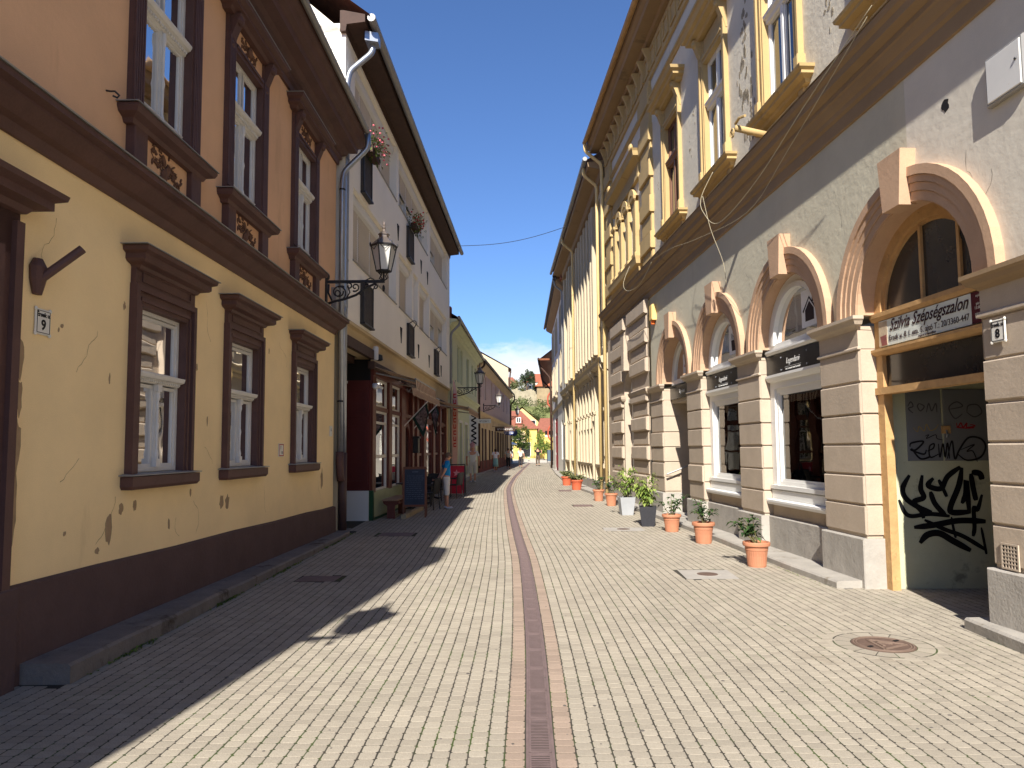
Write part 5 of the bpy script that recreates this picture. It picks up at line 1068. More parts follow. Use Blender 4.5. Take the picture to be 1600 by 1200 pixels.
def planter(a, z, L, flowers, label, col=(196, 60, 80)):
    t = F2.root('flower_box', label, 'planter', at=(a, .26, z)); b = MB(sd); b.prism([(-L/2, -.08), (L/2, -.08), (L/2, .08), (-L/2, .08)], 0, .16); b.build('box', WDB, t)
    f = MB(sd); fl = MB(sd); rr = random.Random(int(a*7))
    for i in range(260): d = Vector((rr.gauss(0, .6), rr.gauss(0.3, .6), rr.gauss(.2, .6))); p = Vector((rr.uniform(-L/2, L/2), 0, .18))+d*.18; f.leaf(p, d, .08, .05)
    for i in range(flowers): p = (rr.gauss(0, L*.45), rr.uniform(0, .3), .2+rr.gauss(.06, .16)); fl.blob(p, (.03, .03, .025), 5, 3)
    f.build('foliage', LFT, t, fix=False); fl.build('blossom', mat('blossom_%d' % int(a*10), col, var=.2), t)
planter(-1.65, 8.32, .75, 40, 'flower box with trailing pink geraniums on the top balconet', (206, 110, 120)); planter(3.95, 8.38, .6, 26, 'small flower box with red geraniums on the far top balconet', (196, 40, 48))
# eave: dark boarded soffit, gutter, tile edge, gable wall
MB(sd).cornice(A0-.1, A1+.1, [(.05, 10.28), (.10, 10.28), (.12, 10.42), (.50, 10.46), (.50, 10.62), (.05, 10.72)], eL=False, eR=False).build('soffit', WDB, L2)
MB(sd).tube([(A0-.05, .62, 10.58), (A1+.2, .62, 10.54)], .085, 10).build('gutter', GUT, L2)
MB(sd).add([(A0-.1, .6, 10.62), (A1+.15, .6, 10.62), (A1+.15, -4.6, 14.6), (A0-.1, -4.6, 14.6), (A0-.1, -9.2, 10.5), (A1+.15, -9.2, 10.5)], [(0, 1, 2, 3), (3, 2, 5, 4)]).build('roof', TIB, L2, fix=False)
for a in (A0, A1): MB(sd).add([(a, .05, 10.3), (a, -9, 10.3), (a, -4.6, 14.4)], [(0, 1, 2)]).build('gable_wall', CRM, L2, fix=False)
# passage and its red panelled wall
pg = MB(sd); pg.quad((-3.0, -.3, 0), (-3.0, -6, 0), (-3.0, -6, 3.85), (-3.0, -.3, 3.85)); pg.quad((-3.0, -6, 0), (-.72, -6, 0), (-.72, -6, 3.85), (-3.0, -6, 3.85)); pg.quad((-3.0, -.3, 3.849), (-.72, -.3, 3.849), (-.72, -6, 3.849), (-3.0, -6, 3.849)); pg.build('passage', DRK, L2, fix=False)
for k in range(6): MB(sd).box(-3.0, -.72, -.5-.4*k, -.36-.4*k, 3.70, 3.845).build('ceiling_beam', WDB, L2, fix=False)
MB(sd).box(-3.05, -.70, .0, .10, 3.80, 4.02).build('passage_lintel', WDB, L2, fix=False)
b = MB(sd); b.box(-.74, -.70, -2.2, .02, .70, 3.30)
for z0, z1 in ((.85, 2.3), (2.45, 3.15)): b.box(-.765, -.74, -2.1, -2.0, z0, z1); b.box(-.765, -.74, -.12, -.02, z0, z1); b.box(-.765, -.74, -2.0, -.12, z0, z0+.08); b.box(-.765, -.74, -2.0, -.12, z1-.08, z1)
b.build('panelled_side', WDR, L2, fix=False); MB(sd).box(-.745, -.70, -2.2, .02, 3.30, 3.80).build('side_head', DRK, L2, fix=False); MB(sd).box(-.75, -.68, -2.2, .0, 0, .70).build('side_base', WHR, L2, fix=False)
# cafe front: posts, rails, panes, arched door, planked base
cf = MB(sd); posts = [(-.66, -.30), (1.22, 1.62), (2.95, 3.55), (4.75, 5.05), (5.6, 6.0), (7.0, 7.5), (9.2, 9.7), (11.0, 11.4), (12.9, 13.2)]
for a, b in posts: cf.cbox(a, b, -.08, .07, .0, 3.45, .015)
cf.cbox(-.66, 13.2, -.08, .09, 3.42, 3.58, .015); cf.box(-.66, 13.2, -.08, .04, 2.62, 2.72); shop = cf.build('cafe_front', WOD, L2)
GP = [(-.30, 1.22), (1.62, 2.95), (5.05, 5.6), (6.0, 7.0), (7.5, 9.2), (9.7, 11.0), (11.4, 12.9)]
for a, b in GP:
    f = MB(sd); sash(f, a, b, .66, 2.62, .0, .05, .05); sash(f, a, b, 2.72, 3.42, .0, .05, .05); f.box(a+.05, b-.05, -.05, -.004, 1.45, 1.53); f.box(a+.05, b-.05, -.05, -.004, 2.30, 2.36); o = f.build('window', WHT if a < 5 else WOD, L2, fix=False)
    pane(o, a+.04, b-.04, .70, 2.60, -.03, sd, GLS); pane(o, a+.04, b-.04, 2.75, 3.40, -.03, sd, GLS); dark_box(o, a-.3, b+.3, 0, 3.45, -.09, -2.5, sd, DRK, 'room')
d = MB(sd); d.box(3.55, 4.75, -.10, -.05, 0, 3.42); d.arch(4.15, 1.95, .42, .60, -.05, .0, 16); d.box(3.55, 3.73, -.05, 0, 0, 1.95); d.box(4.57, 4.75, -.05, 0, 0, 1.95); d.build('arched_door', WDR, L2, fix=False)
MB(sd).prism([(4.15-.41*math.cos(math.pi*k/16), 1.95+.41*math.sin(math.pi*k/16)) for k in range(17)]+[(4.56, .1), (3.74, .1)], -.05, -.046, 'y').build('door_pane', PANE, L2, fix=False)
pk = MB(sd).box(-.66, 3.0, -.02, .06, 0, .66).build('planked_base', mat('sage_boards', (168, 172, 136), var=.08), L2, fix=False)
for i in range(24): MB(sd).cbox(-.5+i*.145, -.5+i*.145+.135, .06, .075, .05, .64, .006).build('plank', MATS['sage_boards'], pk)
MB(sd).box(-.72, -.60, -.02, .10, 0, .70).build('green_post', mat('dark_green_paint', (34, 74, 44), rough=.5), L2, fix=False); MB(sd).box(-.72, 2.9, .076, .10, -.0, .05).build('green_skirting', MATS['dark_green_paint'], L2, fix=False)
# neon sign and mannequin-like red costumes behind the first panes
t = F2.root('neon_sign', 'red lit script sign behind the upper cafe window', 'sign', at=(2.25, -.2, 3.08)); b = MB(sd)
b.tube([(-.45+.9*k/30, 0, .10*math.sin(k*1.3)+.05*math.sin(k*.7)) for k in range(31)], .016, 6); b.tube([(-.4, 0, -.17), (0, 0, -.13), (.45, 0, -.16)], .014, 6); em = bpy.data.materials.new('neon_red'); em.use_nodes = True; bs = em.node_tree.nodes['Principled BSDF']; bs.inputs['Base Color'].default_value = (.6, .02, .02, 1); bs.inputs['Emission Color'].default_value = (1, .05, .03, 1); bs.inputs['Emission Strength'].default_value = 3; b.build('neon_tube', em, t)
for a in (.35, 2.15):
    t = F2.root('costume_figure', 'grey bearded display figure in red striped costume behind the %s cafe pane' % ('first' if a < 1 else 'second'), 'figure', at=(a, -.35, .65))
    MB(sd).lathe([(.10, .0), (.16, .05), (.15, .9), (.20, 1.05), (.10, 1.2), (.05, 1.25)], seg=12, sy=.6).build('costume', mat('red_stripes', (150, 40, 48), var=.3, scale=9), t); b = MB(sd); b.blob((0, 0, 1.38), (.10, .09, .14), 10, 6); b.build('head', SKN, t); b = MB(sd); b.blob((0, .06, 1.25), (.09, .06, .15), 8, 5); b.build('beard', mat('grey_hair', (150, 146, 138), var=.15), t); MB(sd).lathe([(.13, 1.42), (.12, 1.5), (.09, 1.56), (.02, 1.66)], seg=10).build('cap', mat('grey_cap', (110, 108, 104)), t)
# awnings
def awning(a0, a1, n1, z0, z1, label, stripes=True):
    t = F2.root('awning', label, 'awning', 'striped awnings over the cafe front', (0, 0, 0)); L = a1-a0; K = max(6, int(L/.11)); w = L/K
    LT = mat('awning_beige', (206, 180, 152), rough=.9, var=.05); DK = mat('awning_brown', (128, 96, 80), rough=.9, var=.05); cv, vl = MB(sd), MB(sd)
    for i in range(K):
        x = a0+i*w; cv.quad((x, .1, z0), (x+w, .1, z0), (x+w, n1, z1), (x, n1, z1))
        h = .24+.02*math.cos(i*math.pi); vl.quad((x, n1, z1), (x+w, n1, z1), (x+w, n1+.03, z1-h), (x, n1+.03, z1-h))
    for nm, mb_ in (('canopy', cv), ('valance', vl)):
        o = mb_.build(nm, LT, t, fix=False); o.data.materials.append(DK)
        bm = bmesh.new(); bm.from_mesh(o.data); bmesh.ops.remove_doubles(bm, verts=bm.verts, dist=.001)
        for f_ in bm.faces: f_.material_index = f_.index % 2
        bm.to_mesh(o.data); bm.free(); so_ = o.modifiers.new('thickness', 'SOLIDIFY'); so_.thickness = .006
    MB(sd).tube([(a0-.02, n1, z1+.005), (a1+.02, n1, z1+.005)], .025, 8).build('front_bar', GUT, t); MB(sd).cbox(a0-.05, a1+.05, .0, .16, z0-.05, z0+.12, .02).build('cassette', WDB, t)
    for x in (a0+.15, a1-.15): MB(sd).tube([(x, .15, z0-.15), (x+.02, n1*.55, z0-.25), (x, n1-.03, z1-.03)], .02, 6).build('folding_arm', GUT, t)
awning(-.85, 2.3, 1.12, 3.62, 3.30, 'folded brown striped awning over the first cafe windows'); awning(9.6, 14.0, 1.35, 3.52, 3.25, 'brown striped awning at the far end of the cafe')
awning(3.2, 8.9, .32, 3.60, 3.50, 'rolled-in striped awning above the arched cafe door')
t = F2.root('security_camera', 'white dome security camera on the passage corner', 'camera', at=(-.70, .08, 3.16)); MB(sd).blob((0, .06, 0), (.08, .08, .08), 10, 6).build('dome', WHC, t, smooth=True); MB(sd).tube([(0, 0, .05), (.12, .12, .0), (.2, .18, -.03)], .035, 8).build('arm', WHC, t)
t = F2.root('spotlight', 'black spotlight fixed over the first awning', 'spotlight', at=(-.45, .1, 3.86)); t.scale = (.6, .6, .6); MB(sd).lathe([(.10, 0), (.16, .04), (.14, .22), (.05, .26)], (0, .1, -.1), 10).build('housing', IRN, t); MB(sd).tube([(0, -.2, .1), (0, .1, .05)], .02, 6).build('bracket', IRN, t)
t = F2.root('wall_lamp', 'pale cylindrical lamp on the cream wall above the passage', 'lamp', at=(-.55, .02, 4.05)); MB(sd).lathe([(.05, -.25), (.07, -.23), (.07, .05), (.05, .08)], (0, .08, 0), 12).build('diffuser', WHC, t, smooth=True)
# two dark green square flags on a slanting pole
FLAG = mat('green_flag_cloth', (26, 52, 42), rough=.9, var=.1); PRT = mat('flag_print', (120, 104, 100), rough=.9, var=.9, scale=14)
for k, (a, pa, pb, pc, pd) in enumerate(((3.35, (.28, 2.60), (.72, 3.02), (.82, 2.70), (.68, 2.00)), (5.1, (.58, 2.83), (.76, 3.04), (.86, 2.80), (.78, 2.05)))):
    t = F2.root('hanging_flag', 'dark green flag with lace-like print on %s pole by the arched door' % ('the nearer' if k == 0 else 'the farther'), 'flag', 'green flags beside the cafe door', (a, 0, 0))
    MB(sd).tube([(0, 0, 2.28), (.02, pb[0]+.03, pb[1]+.04)], .016, 6).build('pole', WHT, t)
    def patch(u0, u1, v0, v1, off):
        b = MB(sd); K = 9; vs = []
        for i in range(K+1):
            for j in range(K+1):
                u, v = u0+(u1-u0)*i/K, v0+(v1-v0)*j/K; y = (1-u)*(1-v)*pa[0]+u*(1-v)*pb[0]+u*v*pc[0]+(1-u)*v*pd[0]; z = (1-u)*(1-v)*pa[1]+u*(1-v)*pb[1]+u*v*pc[1]+(1-u)*v*pd[1]
                vs.append((.02+off+.10*v*math.sin(u*5.5+k)-.25*v*(1-u)-.1*v, y, z))
        b.add(vs, [(i*(K+1)+j, i*(K+1)+j+1, (i+1)*(K+1)+j+1, (i+1)*(K+1)+j) for i in range(K) for j in range(K)]); return b
    fo = patch(0, 1, 0, 1, 0).build('cloth', FLAG, t, smooth=True, fix=False)
    for off in (-.008, .008): patch(.14, .86, .12, .86, off).build('print', PRT, fo, smooth=True, fix=False)
t = F2.root('wall_mailbox', 'black letterbox between the cafe door and window', 'mailbox', at=(4.9, .08, 1.55)); MB(sd).cbox(-.14, .14, 0, .16, 0, .45, .02).build('box', IRN, t); MB(sd).cbox(-.17, .17, 0, .20, .45, .52, .02).build('lid', IRN, t)

# ---- pavement cafe furniture
def at2(a, n): return F2.P(a, n, 0)
# chalkboard easel
t = empty('chalkboard', (-2.40, 17.45, 0), R(4), 'tall wooden A-frame chalkboard menu on the shaded paving', 'chalkboard')
fr = MB(); W2, Ht = .29, 1.22
def slant(x, z, off=0): return (x, z*.16+off, z)
for x in (-W2, W2-.045): fr.add([slant(x, 0), slant(x+.045, 0), slant(x+.045, Ht), slant(x, Ht), slant(x, 0, .03), slant(x+.045, 0, .03), slant(x+.045, Ht, .03), slant(x, Ht, .03)], [(0, 1, 2, 3), (4, 5, 6, 7), (0, 1, 5, 4), (2, 3, 7, 6), (0, 3, 7, 4), (1, 2, 6, 5)])
for z0, z1 in ((Ht-.05, Ht+.01), (.26, .31)): fr.add([slant(-W2, z0, -.003), slant(W2, z0, -.003), slant(W2, z1, -.003), slant(-W2, z1, -.003), slant(-W2, z0, .033), slant(W2, z0, .033), slant(W2, z1, .033), slant(-W2, z1, .033)], [(0, 1, 2, 3), (4, 5, 6, 7), (0, 1, 5, 4), (2, 3, 7, 6), (0, 3, 7, 4), (1, 2, 6, 5)])
fr.build('frame', mat('brown_wood', (116, 72, 50), rough=.6, var=.15, scale=8), t); bk = MB()
for x in (-W2, W2-.045): bk.add([(x, .42, 0), (x+.045, .42, 0), (x+.045, .20, Ht), (x, .20, Ht), (x, .45, 0), (x+.045, .45, 0), (x+.045, .23, Ht), (x, .23, Ht)], [(0, 1, 2, 3), (4, 5, 6, 7), (0, 3, 7, 4), (1, 2, 6, 5)])
bk.build('rear_leg', MATS['brown_wood'], t, fix=False)
bo = MB().add([slant(-.245, .31, .004), slant(.245, .31, .004), slant(.245, 1.17, .004), slant(-.245, 1.17, .004), slant(-.245, .31, .02), slant(.245, .31, .02), slant(.245, 1.17, .02), slant(-.245, 1.17, .02)], [(0, 1, 2, 3), (4, 5, 6, 7)]).build('board', mat('slate_board', (52, 60, 74), rough=.7, var=.15, scale=5), t)
ck = MB(); rr = random.Random(4); CH = mat('chalk', (96, 106, 122), rough=.9, var=.2)
for i in range(12):
    z = 1.0-i*.05; x = -.2
    while x < .17: L = rr.uniform(.02, .07); ck.add([slant(x, z, .0025), slant(x+L, z+.002, .0025), slant(x+L, z+.010, .0025), slant(x, z+.008, .0025)], [(0, 1, 2, 3)]); x += L+rr.uniform(.008, .03)
for i in range(5): ck.add([slant(-.06+i*.03, 1.09, .0025), slant(-.045+i*.03, 1.09, .0025), slant(-.04+i*.03, 1.125, .0025), slant(-.055+i*.03, 1.125, .0025)], [(0, 1, 2, 3)])
ck.build('chalk_writing', CH, bo, fix=False)
def bench(a, n, L, label):
    t = F2.root('bench', label, 'bench', at=(a, n, 0)); RW = mat('red_brown_wood', (104, 58, 50), rough=.6, var=.15)
    for i in range(3): MB(sd).box(0, L, -.19+i*.13, -.07+i*.13, .43, .465).build('seat_plank', mat('worn_seat_wood', (150, 122, 98), rough=.7, var=.15, scale=8), t)
    for x in (.12, L-.22): MB(sd).prism([(-.20, .43), (.20, .43), (.18, .36), (.09, .30), (.09, 0), (-.09, 0), (-.09, .30), (-.18, .36)], x, x+.08, 'x').build('leg', RW, t)
    MB(sd).box(.2, L-.2, -.02, .02, .28, .34).build('stretcher', RW, t, fix=False)
bench(-.35, .42, 1.7, 'low wooden bench with red-brown legs against the sage boards')
def cafe_table(a, n, label, top):
    t = F2.root('cafe_table', label, 'table', 'tables in front of the cafe', (a, n, 0)); MB(sd).prism([(-.35, -.35), (.35, -.35), (.35, .35), (-.35, .35)], .71, .74).build('table_top', top, t); MB(sd).tube([(0, 0, .03), (0, 0, .71)], .035, 8).build('stem', IRN, t); f = MB(sd)
    for k in range(4): an = k*math.pi/2+.78; f.tube([(0, 0, .06), (.3*math.cos(an), .3*math.sin(an), .02)], .022, 6)
    f.build('foot', IRN, t)
RW = MATS['red_brown_wood']; cafe_table(2.3, .45, 'dark cafe table behind the chalkboard', IRN); cafe_table(4.3, .45, 'wooden-topped cafe table with a cream box on it', RW); cafe_table(6.6, .45, 'dark cafe table farthest along the cafe front', IRN)
def chair(a, n, rz, label):
    t = F2.root('wicker_chair', label, 'chair', 'dark wicker cafe chairs', (a, n, 0)); t.rotation_euler[2] += rz
    for x in (-.21, .21):
        for y in (-.20, .20): MB(sd).tube([(x*1.1, y*1.15, 0), (x, y, .44)], .016, 6).build('leg', IRN, t)
    MB(sd).cbox(-.23, .23, -.22, .22, .43, .47, .01).build('seat', mat('dark_wicker', (44, 42, 42), rough=.7, var=.3, scale=40), t); b = MB(sd); K = 8; vs = []
    for i in range(K+1):
        x = -.24+.48*i/K; y = -.22-.06*math.sin(math.pi*i/K); vs += [(x, y, .46), (x, y-.06, .88-.03*abs(i-K/2)/K*2), (x, y+.02, .46), (x, y-.04, .88-.03*abs(i-K/2)/K*2)]
    b.add(vs, [(4*i, 4*i+1, 4*i+5, 4*i+4) for i in range(K)]+[(4*i+2, 4*i+3, 4*i+7, 4*i+6) for i in range(K)]+[(4*i+1, 4*i+3, 4*i+7, 4*i+5) for i in range(K)]); b.build('backrest', MATS['dark_wicker'], t, fix=False); ar = MB(sd)
    for x in (-.26, .26): ar.tube([(x*.9, -.22, .66), (x, .0, .68), (x, .2, .66), (x*.95, .22, .44)], .018, 6)
    ar.build('armrest', IRN, t)
for i, (a, n, rz, lb) in enumerate([(2.35, .95, 2.9, 'dark wicker chair at the dark table just behind the chalkboard'), (3.4, .62, -1.5, 'dark wicker chair between the chalkboard table and the wooden-topped table'), (4.35, .95, 3.3, 'dark wicker chair beside the woman in the blue shirt'), (6.9, 1.1, 2.8, 'dark wicker chair in front of the red sandwich board'), (5.6, .62, -1.4, 'dark wicker chair tucked behind the woman in blue')]): chair(a, n, rz, lb)
t = F2.root('storage_box', 'cream box standing on the wooden-topped cafe table', 'box', at=(4.3, .45, .742)); MB(sd).prism([(-.2, -.14), (.2, -.14), (.2, .14), (-.2, .14)], 0, .2).build('box_body', mat('cream_box', (196, 186, 160)), t); MB(sd).prism([(-.21, -.15), (.21, -.15), (.21, .15), (-.21, .15)], .2, .225).build('lid', MATS['cream_box'], t)
t = F2.root('sandwich_board', 'red sandwich board with black frame and pale star by the cafe end', 'sandwich board', at=(8.3, 1.05, 0)); RB = mat('board_red', (186, 32, 44), rough=.4); b = MB(sd)
for s in (-1, 1):
    for y in (-.31, .28): b.add([(s*.25, y, 0), (s*.25, y+.03, 0), (s*.04, y+.03, 1.1), (s*.04, y, 1.1), (s*.25-.03, y, 0), (s*.25-.03, y+.03, 0), (s*.04-.03, y+.03, 1.1), (s*.04-.03, y, 1.1)], [(0, 1, 2, 3), (4, 5, 6, 7), (0, 3, 7, 4), (1, 2, 6, 5)])
b.box(-.06, .05, -.31, .31, 1.08, 1.12); b.build('frame', IRN, t, fix=False)
for s in (-1, 1):
    o = MB(sd).add([(s*.24, -.28, .08), (s*.24, .28, .08), (s*.05, .28, 1.06), (s*.05, -.28, 1.06)], [(0, 1, 2, 3)]).build('poster', RB, t, fix=False)
    st = MB(sd); pts = []
    for k in range(10): r = .13 if k % 2 == 0 else .06; an = math.pi/2+k*math.pi/5; yy, zz = r*math.cos(an), .80+r*math.sin(an); pts.append((s*(.24-.19*(zz-.08)/.98)+s*.004, yy, zz))
    st.add(pts, [tuple(range(10))]); st.build('star', mat('pale_pink_print', (226, 150, 150)), o, fix=False)
t = F2.root('doorstep_plank', 'loose pale plank lying along the foot of the cafe deck', 'plank', at=(-.35, .75, 0)); MB(sd).prism([(0, -.06), (2.6, -.06), (2.6, .06), (0, .06)], .0, .10).build('board', mat('pale_plank', (176, 158, 126), var=.15, scale=8), t)
# ------------------------------------------------------------------ L3 pale green house
F3 = line_fac(-2.83, 31.62, -2.30, 47.0, -1); sd = -1
L3 = F3.root('green_house', 'pale green two-storey house with grey-green window bays', 'house'); E3 = 15.35
w3 = [(.5, 1.7), (3.5, 4.6), (5.0, 6.0), (8.2, 9.6), (11.2, 12.4), (13.4, 14.4)]; d3 = [(1.3, 2.6), (4.2, 5.6), (7.0, 8.6), (10.0, 11.0), (12.4, 13.6)]
MB(sd).wall(0.02, E3, -.1, 7.5, [(a, b, 5.0, 6.85) for a, b in w3]+[(a, b, .1, 3.0) for a, b in d3], 0, .3, 9).build('wall', GRN, L3)
GG = mat('grey_green_joinery', (150, 160, 146), rough=.6, var=.08)
for a, b in w3: plain_window(L3, sd, a, b, 5.0, 6.85, -.1, GG, 1, 6.3)
for i, (a, b) in enumerate(d3):
    o = plain_window(L3, sd, a, b, .12, 3.0, -.2, GG if i != 1 else IRN, 1, 2.3, name='shop_door')
    g = MB(sd); sash(g, a-.14, b+.14, .1, 3.14, .03, .14, .05); g.build('door_surround', WHR, L3, fix=False)
MB(sd).cornice(.02, E3, [(0, 4.30), (.06, 4.34), (.10, 4.44), (.18, 4.48), (.19, 4.56), (0, 4.62)], eL=False, eR=False).build('string_course', GRN, L3)
MB(sd).cornice(.02, E3, [(0, 7.2), (.10, 7.24), (.14, 7.36), (.38, 7.42), (.40, 7.5), (0, 7.56)], eL=False, eR=False).build('eave_cornice', GRN, L3)
MB(sd).tube([(-.1, .48, 7.56), (E3+.1, .48, 7.54)], .07, 8).build('gutter', GUT, L3)
MB(sd).add([(.0, .45, 7.58), (E3, .45, 7.58), (E3, -4.5, 10.6), (.0, -4.5, 10.6), (0, -9, 7.5), (E3, -9, 7.5)], [(0, 1, 2, 3), (3, 2, 5, 4)]).build('roof', TIB, L3, fix=False)
MB(sd).add([(.02, 0, 7.4), (.02, -9, 7.4), (.02, -4.5, 10.5)], [(0, 1, 2)]).build('gable_wall', GRN, L3, fix=False)
b = MB(sd); curved_pipe(b, [(.25, .48, 7.5), (.25, .48, 7.3), (.18, .10, 6.9), (.18, .08, 6.7), (.18, .08, .1)], .055); b.build('downpipe', GUT, L3, smooth=True)
MB(sd).prism([(.1, -.6), (.5, -.6), (.5, .1), (.1, .1)], 7.56, 8.1).build('chimney', TIL, L3)
street_lamp(F3, -1, 1.9, 4.55, 1.25, 'black wrought iron wall lamp on the green house')
# ------------------------------------------------------------------ L4 pink house
F4 = line_fac(-2.30, 47.0, -.25, 78.0, -1)
L4 = F4.root('pink_house', 'dusky pink house over a sand-coloured shop storey', 'house'); E4 = 31.0
w4 = [(1.2, 2.4), (4.6, 5.8), (9.4, 10.6), (13.0, 14.2), (17.0, 18.2), (21.5, 22.7), (26.0, 27.2)]; d4 = [(2.6, 4.2), (7.6, 9.4), (12.4, 13.8), (15.6, 17.2), (19.6, 21.0), (24.0, 25.6)]
MB(sd).wall(.02, E4, 4.2, 7.4, [(a, b, 5.25, 6.95) for a, b in w4], 0, .3, 9).build('upper_wall', PNK, L4); MB(sd).wall(.02, E4, -.1, 4.2, [(a, b, .1, 3.1) for a, b in d4], .05, .3, 9).build('lower_wall', SND, L4)
for a, b in w4: plain_window(L4, sd, a, b, 5.25, 6.95, -.1, WHT, 1, 6.4)
for a, b in d4:
    plain_window(L4, sd, a, b, .12, 3.1, -.15, WDB, 1, 2.3, name='shop_door')
    for s in (a-.55, b+.05): q = MB(sd); q.cbox(s, s+.5, .05, .12, .3, 3.1, .02); q.build('folded_shutter', WDB, L4)
MB(sd).box(.02, E4, .03, .10, -.1, .85).build('plinth', mat('dark_red_plinth', (112, 56, 48), var=.12), L4, fix=False)
MB(sd).cornice(.02, E4, [(.05, 4.0), (.12, 4.04), (.20, 4.10), (.22, 4.2), (0, 4.3)], n0=.05, eL=False).build('string_course', SND, L4)
for i in range(12): MB(sd).cbox(.4+i*2.55, .4+i*2.55+1.1, .05, .11, 3.25, 3.85, .03).build('panel', SND, L4)
MB(sd).cornice(.02, E4, [(0, 7.1), (.12, 7.15), (.40, 7.4), (.42, 7.5), (0, 7.55)], eL=False).build('eave_cornice', SND, L4)
MB(sd).tube([(-.05, .5, 7.6), (E4+.3, .5, 7.58)], .08, 8).build('gutter', IRN, L4)
MB(sd).add([(0, .5, 7.58), (E4+.3, .5, 7.58), (E4+.3, -4.5, 10.2), (0, -4.5, 10.2), (0, -9, 7.5), (E4+.3, -9, 7.5)], [(0, 1, 2, 3), (3, 2, 5, 4)]).build('roof', TIB, L4, fix=False)
MB(sd).add([(E4, 0, 7.3), (E4, -9, 7.3), (E4, -4.5, 10.1)], [(0, 1, 2)]).build('gable_wall', PNK, L4, fix=False)
b = MB(sd); curved_pipe(b, [(-.1, .5, 7.5), (-.1, .5, 7.2), (.05, .14, 6.9), (.05, .12, 6.7), (.05, .12, .4)], .07); b.build('downpipe', WDB, L4, smooth=True)
b = MB(sd); curved_pipe(b, [(E4+.2, .5, 7.5), (E4+.25, .5, 7.0), (E4+.1, .12, 6.5), (E4+.1, .1, 6.2), (E4+.1, .1, .2)], .08); b.build('downpipe', WDB, L4, smooth=True)
street_lamp(F4, -1, 3.6, 4.75, 1.15, 'wall lamp with bright glass on the pink house', 1.0)
# L5 white gabled house beyond, dark lamp on its corner
L5 = empty('white_gabled_house', (-.3, 79.2, 0), 0, 'white house whose plain gable rises behind the pink house roof', 'house')
MB().add([(-.1, 0, 0), (-14, 0, 0), (-14, 0, 10.2), (-6.5, 0, 14.3), (-.1, 0, 10.7), (-.1, 4.6, 0), (-14, 4.6, 0), (-14, 4.6, 10.2), (-6.5, 4.6, 14.3), (-.1, 4.6, 10.7)], [(0, 1, 2, 3, 4), (5, 6, 7, 8, 9), (0, 4, 9, 5), (1, 2, 7, 6)]).build('wall', CR2, L5)
MB().add([(.25, -.15, 10.62), (-6.5, -.15, 14.5), (-14.3, -.15, 10.2), (.25, 4.8, 10.62), (-6.5, 4.8, 14.5), (-14.3, 4.8, 10.2)], [(0, 1, 4, 3), (1, 2, 5, 4)]).build('roof', TIB, L5, fix=False)
b = MB(); curved_pipe(b, [(.15, .3, 10.4), (.1, .2, 9.8), (.0, .1, 9.3), (.0, .1, 0)], .08); b.build('downpipe', WDB, L5)
F5 = Fac(-.4, 79.4, 0, -1); street_lamp(F5, -1, .6, 5.3, 1.0, 'dark double-bracket lamp at the end of the street', 1.15)
# banner flag, zigzag sign, hanging signs
t = F2.root('beach_flag', 'tall pale pink feather flag with red lettering by the cafe end', 'flag', at=(13.75, .22, 0)); MB(-1).tube([(0, 0, 0), (0, 0, 2.6), (.0, .05, 4.2), (.0, .16, 4.7)], .018, 6).build('pole', GUT, t); b = MB(-1); K = 14; vs = []
for i in range(K+1):
    z = .55+4.2*i/K; wv = .20+.07*math.sin(math.pi*i/K)-(.14 if i == K else (.05 if i == K-1 else 0)); vs += [(.03*math.sin(i*.8), .0+(.06*max(0, i-9)/5), z), (.03*math.sin(i*.8+.5), wv, z)]
b.add(vs, [(2*i, 2*i+1, 2*i+3, 2*i+2) for i in range(K)]); b.build('cloth', mat('pink_flag', (230, 190, 178), rough=.9, var=.05), t, smooth=True, fix=False); b = MB(-1); rr = random.Random(2)
for i in range(9):
    z = 1.75+i*.27; b.box(-.045, -.042, .07, .19, z, z+.045); b.box(-.045, -.042, .07, .10, z, z+.19); 
    if i % 2: b.box(-.045, -.042, .16, .19, z, z+.19)
    else: b.box(-.045, -.042, .07, .19, z+.14, z+.19)
b.build('lettering', mat('red_lettering', (206, 48, 44), var=.05), t, fix=False); MB(-1).lathe([(.25, 0), (.25, .05), (.05, .08)], seg=12).build('base', IRN, t)
t = F3.root('zigzag_sign', 'white upright sign with a black zigzag on the green house', 'sign', at=(8.7, .1, 1.85)); MB(-1).box(-.02, .02, 0, .50, 0, 1.75).build('board', WHC, t, fix=False); b = MB(-1)
for k in range(11): z = .08+k*.145; pa, pb = ((.10, .40) if k % 2 else (.40, .10)); b.add([(-.024, pa, z), (-.024, pa, z+.09), (-.024, pb, z+.24), (-.024, pb, z+.15)], [(0, 1, 2, 3)])
b.build('zigzag', INK, t, fix=False)
t = F3.root('hanging_coat', 'pale pink garment hanging outside the green shop', 'garment', at=(7.8, .35, 1.25)); MB(-1).lathe([(.16, 0), (.17, .2), (.12, .55), (.16, .68), (.05, .78), (.03, .82)], seg=10, sx=.5).build('cloth', mat('pink_cloth', (206, 150, 150), rough=.9), t, smooth=True); MB(-1).tube([(0, 0, .8), (0, 0, .92), (0, -.2, .92), (0, -.35, .92)], .012, 5).build('hanger', ZNC, t)
